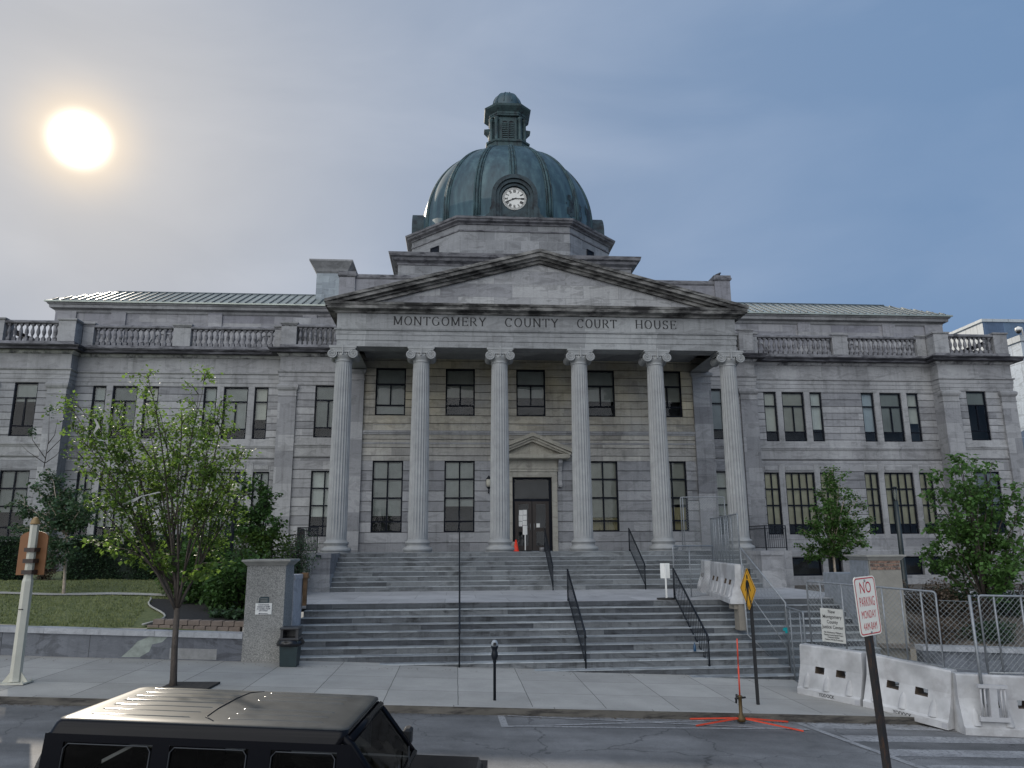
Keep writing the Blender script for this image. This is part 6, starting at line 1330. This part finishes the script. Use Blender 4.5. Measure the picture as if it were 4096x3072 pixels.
for s_ in (-1, 1):
    mb = MB(); mb.bevbox(1.36, 1.44, min(s_ * .82, s_ * 1.0), max(s_ * .82, s_ * 1.0), ZB + .04, ZB + .20, .02); mb.tube([(1.40, s_ * .72, ZB + .04), (1.40, s_ * .85, ZB + .1)], .02, 5); JP(mb, 'side_mirror', M_BLACK)
    for xw in (-.80, 1.72):
        w_ = MB(); w_.lathe([(.20, -.12), (.36, -.12), (.385, -.08), (.385, .08), (.36, .12), (.20, .12)], n=28); w_.xf(Matrix.Translation((xw, s_ * .70, .385)) @ Matrix.Rotation(PI / 2, 4, 'X')); wo_ = JP(w_, 'wheel', M_BLACK)
        w_ = MB(); w_.lathe([(0, .05), (.08, .07), (.19, .03), (.205, .11)], n=20); w_.xf(Matrix.Translation((xw, s_ * .70, .385)) @ Matrix.Rotation(s_ * -PI / 2, 4, 'X')); JP(w_, 'rim', M_GALV, wo_)
        w_ = MB(); w_.tube([(xw - .48, s_ * .78, .55), (xw - .38, s_ * .78, .80), (xw - .15, s_ * .78, .88), (xw + .15, s_ * .78, .88), (xw + .38, s_ * .78, .80), (xw + .48, s_ * .78, .55)], .07, 6); JP(w_, 'fender_flare', M_BLACK)
w_ = MB(); w_.lathe([(0, -.02), (.18, -.02), (.20, .06), (.33, .10), (.365, .05), (.365, -.08), (.33, -.12), (0, -.12)], n=32); w_.xf(Matrix.Translation((-1.30, -.06, 1.06)) @ Matrix.Rotation(-PI / 2, 4, 'Y')); sp = JP(w_, 'spare_wheel', M_BLACK)
w_ = MB()
for k in range(36):
    a = 2 * PI * k / 36; w_.add([(-1.37 + dx_, -.06 + (.372) * math.cos(a + da), 1.06 + .372 * math.sin(a + da)) for dx_, da in ((0, 0), (.14, .03), (.14, .09), (0, .06))], [(0, 1, 2, 3)])
JP(w_, 'tyre_tread', simple('tread_rubber', (.05, .05, .05), .8), sp)
mb = MB(); mb.bevbox(2.20, 2.34, -.72, .72, .45, .62, .03); JP(mb, 'bumper', M_BLACK)
mb = MB(); mb.box(-1.0, 1.0, -.60, .60, .9, 1.12); 
for xx in (-.25, .35):
    for s_ in (-1, 1): mb.bevbox(xx - .06, xx + .06, s_ * .32 - .2, s_ * .32 + .2, 1.0, 1.45, .03)
JP(mb, 'interior', simple('cabin_black', (.012, .012, .013), .8))

# ------------------------------------------------------------------ plants
def leafmat(name, col, trans, var=.45, tmul=.5):
    m, t, b, N, L = mat(name); g = N('ShaderNodeNewGeometry'); hs = N('ShaderNodeMapRange'); hs.inputs['To Min'].default_value = 1 - var; hs.inputs['To Max'].default_value = 1 + var; L(g.outputs['Random Per Island'], hs.inputs['Value'])
    s = N('ShaderNodeVectorMath'); s.operation = 'SCALE'; s.inputs[0].default_value = col; L(hs.outputs[0], s.inputs['Scale']); L(s.outputs[0], b.inputs['Base Color']); b.inputs['Roughness'].default_value = .5; b.inputs['Specular IOR Level'].default_value = .22
    s2 = N('ShaderNodeVectorMath'); s2.operation = 'SCALE'; s2.inputs[0].default_value = trans; L(hs.outputs[0], s2.inputs['Scale']); tr = N('ShaderNodeBsdfTranslucent'); L(s2.outputs[0], tr.inputs['Color'])
    mx = N('ShaderNodeMixShader'); mx.inputs[0].default_value = tmul; L(b.outputs[0], mx.inputs[1]); L(tr.outputs[0], mx.inputs[2]); L(mx.outputs[0], t.nodes['Material Output'].inputs[0]); return m
LM_YEL = leafmat('sunlit_yellow_leaves', (.070, .120, .032), (.16, .26, .045), .5, .50)
LM_FRESH = leafmat('fresh_green_leaves', (.075, .150, .042), (.14, .25, .05), .55, .4)
LM_DARK = leafmat('dark_green_leaves', (.052, .105, .032), (.10, .19, .04), .55, .35)
LM_MID = leafmat('mid_green_leaves', (.045, .085, .022), (.12, .18, .03), .5, .4)
LM_GREY = leafmat('blue_green_leaves', (.060, .105, .060), (.10, .17, .06), .5, .35)
LM_HEDGE = leafmat('hedge_leaves', (.036, .068, .036), (.06, .11, .03), .65, .25)
LM_DRY = leafmat('dry_twigs', (.10, .075, .055), (.08, .06, .04), .5, .2)
M_BARK = crust('grey_brown_bark', (.066, .052, .042), (.03, .024, .02), .5, 8, 1.5, 6); M_BARKD = simple('dark_twig_bark', (.022, .017, .014), .9, var=.3); M_BIRCH = simple('pale_bark', (.40, .33, .26), .8, var=.4, scale=9)
def add_leaf(L, rg, p, size, droop=.3, asp=.42):
    a = rg.uniform(0, 2 * PI); e = rg.uniform(-.9, .5) - droop; d = Vector((math.cos(a) * math.cos(e), math.sin(a) * math.cos(e), math.sin(e))); sd_ = d.cross(Vector((rg.uniform(-.5, .5), rg.uniform(-.5, .5), 1))).normalized(); sz = size * rg.uniform(.6, 1.25); up_ = sd_.cross(d) * sz * .10
    m_ = p + d * sz * .45; n = len(L[0]); L[0].extend([tuple(p), tuple(m_ + sd_ * sz * asp + up_), tuple(p + d * sz), tuple(m_ - sd_ * sz * asp + up_)]); L[1].extend([(n, n + 1, n + 2), (n, n + 2, n + 3)])
def leafobj(name, L, m, par, off):
    me = bpy.data.meshes.new(name); me.from_pydata([(v[0] - off[0], v[1] - off[1], v[2] - off[2]) for v in L[0]], [], L[1]); me.materials.append(m); me.update(); return link(name, me, par)
def tree(name, base, fork, targets, lab, lm, bark, tr, seed, nsub=5, nleaf=16, lsize=.11, spread=.42, group=None, extra_trunk=None, sub_r=.012, droop=.3, lean=.35, cat='tree', clump=.16, tlo=.30, thin=1.0):
    rg = random.Random(seed); r = empty(name, base, 0, lab, cat, group); B = Vector(base); F = Vector(fork); mb = MB(); L = ([], [])
    mid = B.lerp(F, .5) + Vector((rg.uniform(-.02, .02), 0, 0)); mb.tube([B - Vector((0, 0, .1)), B.lerp(F, .08), mid, F], [tr * 1.35, tr * 1.05, tr * .92, tr * .85], 10)
    if extra_trunk: mb.tube([Vector(q) for q in extra_trunk], [tr * .6, tr * .5, tr * .35], 8)
    leaders = []
    order = sorted(range(len(targets)), key=lambda i: (i % 4 != 0, i))
    for oi in order:
        T = Vector(targets[oi]); ln = (T - F).length
        if oi % 4 == 0 or not leaders: s0 = F.lerp(B, rg.uniform(0, .10)) ; r0 = min(tr * .6, .016 + .011 * ln) * thin * 1.25; lead = True
        else:
            tt = rg.uniform(.12, .45); j = min(leaders, key=lambda q: (q[0][-1] - T).length); pp = j[0]; i_ = tt * (len(pp) - 1); i0 = int(i_); s0 = pp[i0].lerp(pp[i0 + 1], i_ - i0); r0 = j[1] * (1 - .85 * tt) * .72; lead = False
        ctrl = s0.lerp(T, .45); ctrl = Vector((s0.x + (T.x - s0.x) * lean, s0.y + (T.y - s0.y) * lean, ctrl.z)); pts = []; n = 9; ph = rg.uniform(0, 6)
        for i in range(n): t_ = i / (n - 1); q = s0 * (1 - t_) ** 2 + ctrl * 2 * t_ * (1 - t_) + T * t_ * t_; pts.append(q + Vector((.05 * math.sin(t_ * 7 + ph) + rg.uniform(-.02, .02), .05 * math.cos(t_ * 6 + ph), 0)) * t_)
        mb.tube(pts, [r0 * (1 - .85 * i / (n - 1)) + .002 for i in range(n)], 6)
        if lead: leaders.append((pts, r0))
        for k in range(nsub):
            t_ = tlo + (1 - tlo) * rg.random() ** .75; i = min(n - 2, int(t_ * (n - 1))); p = pts[i].lerp(pts[i + 1], t_ * (n - 1) - i)
            dirn = (pts[i + 1] - pts[i]).normalized(); side = Vector((rg.gauss(0, 1), rg.gauss(0, 1), rg.gauss(.15, .5))).normalized(); q = p + (dirn * .6 + side).normalized() * spread * rg.uniform(.5, 1.25) * (1.15 - .4 * t_)
            m_ = p.lerp(q, .5) + Vector((0, 0, .05)); mb.tube([p, m_, q], [sub_r * .8, sub_r * .5, .002], 4)
            for j in range(nleaf): u = rg.uniform(.25, 1.08); c_ = p.lerp(q, u) + Vector((rg.gauss(0, clump), rg.gauss(0, clump), rg.gauss(0, clump * .7))) * .6; add_leaf(L, rg, c_, lsize, droop)
    mb.v = [(v[0] - B.x, v[1] - B.y, v[2] - B.z) for v in mb.v]; mb.build('trunk', bark, r, fix=False); leafobj('crown', L, lm, r, B); return r
def crown_targets(rg, c, rad, n, zmin=None, shell=.55):
    out = []
    while len(out) < n:
        v = Vector((rg.uniform(-1, 1), rg.uniform(-1, 1), rg.uniform(-1, 1)))
        if shell < v.length < 1: out.append((c[0] + v.x * rad[0], c[1] + v.y * rad[1], c[2] + v.z * rad[2]))
    return out
# street tree in front (vase shaped, thin, sunlit)
rg = random.Random(21); T = []
for px, py in ((320, 812), (300, 850), (440, 806), (425, 850), (385, 880), (250, 870), (200, 885), (165, 860), (150, 880), (155, 930), (175, 975), (205, 1020), (350, 900), (300, 930), (240, 930), (470, 870), (485, 880), (460, 930), (420, 930), (380, 960), (330, 990), (280, 990), (515, 985), (530, 975), (535, 1060), (470, 1000), (430, 1020), (250, 1060), (215, 1090), (450, 1090), (400, 1060), (340, 1060), (300, 1110), (490, 1130)):
    p = atY(px, py, -14.6 + rg.uniform(-1.3, 1.3)); T.append(p)
tree('street_tree', (-9.12, -14.6, gz(-9.1)), (-9.17, -14.6, -.98), T, 'young vase shaped street tree with sunlit yellow green leaves in the pavement', LM_YEL, M_BARK, .068, 4, nsub=13, nleaf=26, lsize=.082, spread=.45, lean=.30, clump=.17, tlo=.42, thin=.62)
T = [atY(px, py, -14.6 + rg.uniform(-.8, .8)) for px, py in ((185, 1165), (230, 1185), (450, 1240), (490, 1215), (260, 1150), (345, 1200))]
mb = MB(); B = Vector((-9.12, -14.6, gz(-9.1))); L_ = ([], [])
for t_ in T:
    s0 = Vector((-9.17, -14.6, -.6)); m_ = s0.lerp(t_, .5) + Vector((0, 0, .25)); mb.tube([s0, m_, t_], [.018, .010, .003], 5)
    for k in range(70): u = rg.uniform(.35, 1.05); q = s0 * (1 - u) ** 2 + m_ * 2 * u * (1 - u) + t_ * u * u if u <= 1 else t_; add_leaf(L_, rg, q + Vector((rg.gauss(0, .10), rg.gauss(0, .12), rg.gauss(0, .05))), .12)
fo = [o for o in bpy.data.objects if o.name == 'street_tree'][0]
mb.v = [(v[0] - B.x, v[1] - B.y, v[2] - B.z) for v in mb.v]; mb.build('low_branch', M_BARK, fo, fix=False); leafobj('low_leaves', L_, LM_YEL, fo, B)
# plastic film caught in the tree
M_FILM = simple('torn_white_film', (.34, .34, .34), .5)
for pts, lab in (([(205, 905), (212, 920), (203, 935), (210, 950), (225, 952)], 'torn white plastic film caught high in the sunlit tree'), ([(275, 1120), (262, 1150), (266, 1175)], 'torn white plastic strip hanging low in the sunlit tree'), ([(255, 1095), (290, 1080), (305, 1072), (345, 1063)], 'torn white plastic film caught in the middle of the sunlit tree')):
    mb = MB(); q = [atY(a, b_, -15.2) for a, b_ in pts]; vs2 = []
    for i, p in enumerate(q): w2 = .03 + .02 * math.sin(i * 2.1); vs2 += [p + Vector((-w2, .03 * (i % 2), w2 * .4)), p + Vector((w2, -.03 * (i % 2), -w2 * .4))]
    mb.add(vs2, [(2 * i, 2 * i + 1, 2 * i + 3, 2 * i + 2) for i in range(len(q) - 1)], True); tag(mb.build('plastic_film', M_FILM, fix=False), lab, 'plastic film')
mb = MB(); mb.prism([(-9.75, -15.45), (-8.35, -15.55), (-8.30, -14.25), (-9.65, -14.1)], gz(-9) - .2, gz(-9.0) + .012); o = mb.build('tree_pit_soil', grassmat('pit_soil', (.012, .011, .010), (.07, .06, .05), (.03, .026, .023), 14)); o['kind'] = 'structure'
# left young tree by the building, with bare leader
rg = random.Random(5); bz = atY(133, 1320, -6.0); bx, by = bz.x, -6.0
tree('lawn_tree', (bx, by, zl(bx, by)), (bx - .1, by, .7), [tuple(atY(px, py, -6 + rg.uniform(-1, 1))) for px, py in ((40, 1085), (60, 1110), (100, 1010), (120, 1035), (75, 1050), (150, 1060), (190, 1075), (205, 1095), (170, 1110), (30, 1140), (60, 1160), (100, 1110), (130, 1130), (185, 1130), (100, 1175), (140, 1090), (60, 1190), (150, 1185), (120, 1210))], 'blue green young tree on the lawn behind the brown board', LM_GREY, M_BIRCH, .045, 9, nsub=10, nleaf=36, lsize=.105, spread=.45)
lt = [o for o in bpy.data.objects if o.name == 'lawn_tree'][0]; mb = MB(); B = Vector((bx, by, zl(bx, by))); L_ = ([], []); rg = random.Random(8)
for a, b_, c_ in (((95, 1010), (105, 950), (107, 880)), ((98, 990), (70, 950), (68, 930)), ((100, 980), (130, 950), (142, 925)), ((96, 1000), (60, 975), (45, 960)), ((103, 960), (118, 940), (125, 905)), ((98, 1000), (120, 985), (135, 968))):
    q = [atY(*k, -6) - B for k in (a, b_, c_)]; mb.tube(q, [.014, .009, .003], 4)
for (px, py) in ((107, 885), (69, 932)):
    for k in range(60): add_leaf(L_, rg, atY(px + rg.gauss(0, 5), py + rg.gauss(0, 6), -6 + rg.gauss(0, .1)), .09)
mb.build('bare_leader', M_BARKD, lt, fix=False); leafobj('leaf_tuft', L_, LM_GREY, lt, B)
# shrub tree beside the globe lamp
rg = random.Random(6); b0 = atY(560, 1200, -4.5)
tree('small_tree', (b0.x, -4.5, zl(b0.x, -4.5)), (b0.x, -4.5, .3), [tuple(atY(px, py, -4.5 + rg.uniform(-.9, .9))) for px, py in ((560, 1025), (590, 1050), (575, 1080), (530, 1050), (600, 1120), (560, 1110), (520, 1100), (500, 1150), (545, 1150), (585, 1160), (480, 1110))], 'small dark tree behind the lamp post left of the portico', LM_DARK, M_BARKD, .06, 12, nsub=9, nleaf=30, lsize=.13, spread=.46)
# right hand trees
rg = random.Random(9); b0 = atY(1805, 1236, .3); bz_ = zr(b0.x, .3)
tree('birch_tree', (b0.x, .3, bz_), (b0.x - .02, .3, -.2), [tuple(atY(px, py, .3 + rg.uniform(-1, 1))) for px, py in ((1800, 1010), (1790, 1030), (1815, 1035), (1775, 1060), (1830, 1065), (1850, 1080), (1862, 1095), (1765, 1095), (1785, 1100), (1820, 1105), (1755, 1130), (1840, 1130), (1875, 1120), (1800, 1140), (1740, 1150), (1770, 1165), (1820, 1165), (1860, 1170), (1880, 1150), (1735, 1180), (1790, 1190), (1830, 1195), (1750, 1200), (1810, 1060), (1795, 1085))], 'slender pale stemmed tree in front of the right wing windows', LM_FRESH, M_BIRCH, .055, 13, nsub=11, nleaf=34, lsize=.115, spread=.42, lean=.15, clump=.16)
rg = random.Random(10); b0 = atG(2150, 1455)
tg_ = [(2075, 985), (2060, 1010), (2100, 1005), (2030, 1030), (2130, 1020), (2000, 1050), (2045, 1060), (2090, 1050), (2150, 1050), (2190, 1050), (2210, 1075), (2010, 1090), (2060, 1100), (2110, 1095), (2160, 1095), (2200, 1120), (2240, 1100), (2240, 1150), (2005, 1140), (2050, 1150), (2100, 1145), (2150, 1150), (2190, 1170), (2000, 1195), (2020, 1220), (2060, 1205), (2110, 1200), (2155, 1215), (2200, 1220), (2070, 985), (2110, 990), (2140, 1000), (2090, 1030), (2130, 1255), (2180, 1235)]
tree('street_tree', (b0.x, b0.y, b0.z), tuple(atY(2132, 1330, b0.y)), [tuple(atY(px, py, b0.y + rg.uniform(-1.4, 1.4))) for px, py in tg_], 'full dark green broadleaf street tree behind the chain link at the right edge', LM_FRESH, M_BARK, .07, 17, nsub=9, nleaf=25, lsize=.135, spread=.38, lean=.3, clump=.17)
def bush(name, c, rad, lab, lm, n, size, seed, cat='bush', group=None, core=True, flat=.0, kind=None):
    rg = random.Random(seed); r = empty(name, (c[0], c[1], c[2]), 0, lab, cat, group); L = ([], []); B = Vector(c)
    lumps = [(Vector((rg.uniform(-.55, .55) * rad[0], rg.uniform(-.5, .5) * rad[1], rg.uniform(.15, .75) * rad[2])), rg.uniform(.35, .60)) for _ in range(9)]
    for _ in range(n):
        lc, lr = rg.choice(lumps); v = Vector((rg.gauss(0, 1), rg.gauss(0, 1), rg.gauss(0, 1))).normalized() * rg.uniform(.55, 1.06); p = B + lc + Vector((v.x * rad[0] * lr, v.y * rad[1] * lr, v.z * rad[2] * lr * .8))
        if p.z < B.z: continue
        add_leaf(L, rg, p, size)
    mb = MB()
    for k in range(14):
        a = rg.uniform(0, 2 * PI); q = Vector((math.cos(a) * rad[0] * rg.uniform(.2, .7), math.sin(a) * rad[1] * rg.uniform(.2, .7), rad[2] * rg.uniform(.5, 1))); mb.tube([(0, 0, -.05), tuple(q * .5), tuple(q)], [.02, .012, .004], 4)
    mb.build('stems', M_BARKD, r, fix=False); leafobj('foliage', L, lm, r, B); return r
def at_z(px, py, Y, z): p = atY(px, py, Y); return (p.x, Y, z)
for (px, Y, rx, rz_, lab, lm, sd_, sz, n) in (
    (480, -7.2, 1.35, 2.05, 'large dark green shrub directly left of the speckled pier', LM_DARK, 31, .13, 5200),
    (520, -8.6, 1.0, 1.6, 'leafy dark shrub leaning against the side of the speckled pier', LM_DARK, 32, .12, 3600),
    (395, -6.5, 1.15, 1.65, 'mid green feathery shrub behind the trunk of the sunlit tree', LM_MID, 33, .09, 4200),
    (545, -5.0, 1.4, 1.85, 'bright green shrub topping the planting beside the ramp', LM_MID, 34, .11, 4500),
    (620, -3.6, 1.05, 1.75, 'grey green twiggy bush between the planting and the stone pedestal', LM_GREY, 35, .06, 3800),
    (640, -3.6, .55, 1.6, 'bare brown bush beside the stone pedestal', LM_DRY, 36, .05, 1800)):
    p = atY(px, 1300, Y); bush('shrub', (p.x, Y, zl(min(p.x, -9.0), Y) - .02), (rx, rx * .8, rz_), lab, lm, n, sz, sd_)
p = atY(490, 1330, -9.9); bush('low_plant', (p.x, -9.9, zl(p.x, -9.9) + .05), (.55, .4, .30), 'low grassy plant at the edge of the mulch bed', LM_GREY, 900, .10, 40, 'plant')
def hedge(x0, x1, y0, y1, z0, z1, lab, seed, n):
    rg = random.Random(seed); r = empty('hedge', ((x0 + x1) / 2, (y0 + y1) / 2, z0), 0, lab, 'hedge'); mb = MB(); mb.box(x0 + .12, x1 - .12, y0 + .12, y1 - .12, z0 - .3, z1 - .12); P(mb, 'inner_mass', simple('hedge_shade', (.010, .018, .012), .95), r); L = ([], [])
    for _ in range(n):
        f = rg.random(); u, v = rg.uniform(x0, x1), rg.uniform(z0, z1); w2 = rg.uniform(y0, y1); j = abs(rg.gauss(0, .06))
        wob = .08 * math.sin(u * 2.1) + .05 * math.sin(u * 5.3 + v * 3)
        if f < .68: p = Vector((u, y0 + j - wob, v))
        elif f < .93: p = Vector((u, w2, z1 - j + wob * .7))
        else: p = Vector((rg.choice((x0 + j, x1 - j)), w2, v))
        add_leaf(L, rg, p, .075, .1)
    leafobj('foliage', L, LM_HEDGE, r, Vector(r.location)); return r
ha = atY(132, 1250, -2.2); hb_ = atY(480, 1250, -2.2)
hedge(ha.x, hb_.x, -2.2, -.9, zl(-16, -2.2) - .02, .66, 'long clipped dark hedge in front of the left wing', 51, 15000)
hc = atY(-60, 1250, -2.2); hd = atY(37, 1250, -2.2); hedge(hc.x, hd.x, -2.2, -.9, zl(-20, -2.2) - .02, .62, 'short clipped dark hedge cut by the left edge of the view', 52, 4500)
bush('shrub', (hd.x + .55, -1.6, zl(-19, -1.6)), (.6, .5, 1.1), 'scruffy brown green bush in the gap between the two hedges', LM_DRY, 1500, .07, 53)
# dry shrubs on the right hand bank
rg = random.Random(61)
for k, (px, Y, rx, rz_, lab, lm) in enumerate(((1990, -9.3, 1.0, .95, 'dry brown shrub on the bank nearest the bare pier', LM_DRY), (2035, -9.6, 1.0, .90, 'dense grey brown shrub in the middle of the right hand bank', LM_DRY), (2085, -9.3, .9, .85, 'dark green shrub on the bank left of the street tree trunk', LM_HEDGE), (2175, -9.5, 1.0, .85, 'olive green shrub on the bank at the right edge', LM_HEDGE), (2235, -9.2, 1.0, .8, 'olive brown shrub cut by the right edge of the view', LM_DRY), (2020, -10.3, 1.0, .6, 'low tangle of dry twigs spilling over the right hand wall', LM_DRY), (2120, -10.3, 1.1, .6, 'low dark ground shrub behind the right hand wall', LM_HEDGE))):
    p = atY(px, 1330, Y); bush('shrub', (p.x, Y, zr(p.x, Y) - .1), (rx, .7, rz_), lab, lm, 3200, .06, 62 + k)

# leaf litter and grit along the gutter and in the angle of the steps
mb = MB(); rg = random.Random(77)
for _ in range(900):
    x = rg.uniform(-14, 7); k = rg.random()
    if k < .75: y = -16.02 - abs(rg.gauss(0, .10)); z = gz(x) + ROAD + .004
    else: y = -11.6 - abs(rg.gauss(0, .25)) - (.15 if x > 0 else 0); z = gz(x) + .004
    a = rg.uniform(0, 6.28); r_ = rg.uniform(.008, .028); mb.add([(x + r_ * math.cos(a + q), y + r_ * .6 * math.sin(a + q), z + rg.uniform(0, .008)) for q in (0, 1.7, 3.3, 4.9)], [(0, 1, 2, 3)])
tag(mb.build('gutter_litter', simple('dry_litter', (.085, .065, .045), .9, var=.5, scale=30), fix=False), 'dry leaf litter and grit scattered along the gutter', 'litter', kind='stuff')
# small blue bottle left on the steps
bx_, by_ = 2.72, -10.95; bz_ = ZL - 7 * H2 - .001; mb = MB(); mb.lathe([(.035, 0), (.038, .02), (.038, .13), (.030, .16), (.014, .19), (.014, .215), (0, .22)], (bx_, by_, bz_), 12); tag(mb.build('bottle', simple('blue_plastic_bottle', (.02, .06, .12), .2)), 'small blue drinks bottle on the lower steps beside the right handrail', 'bottle')
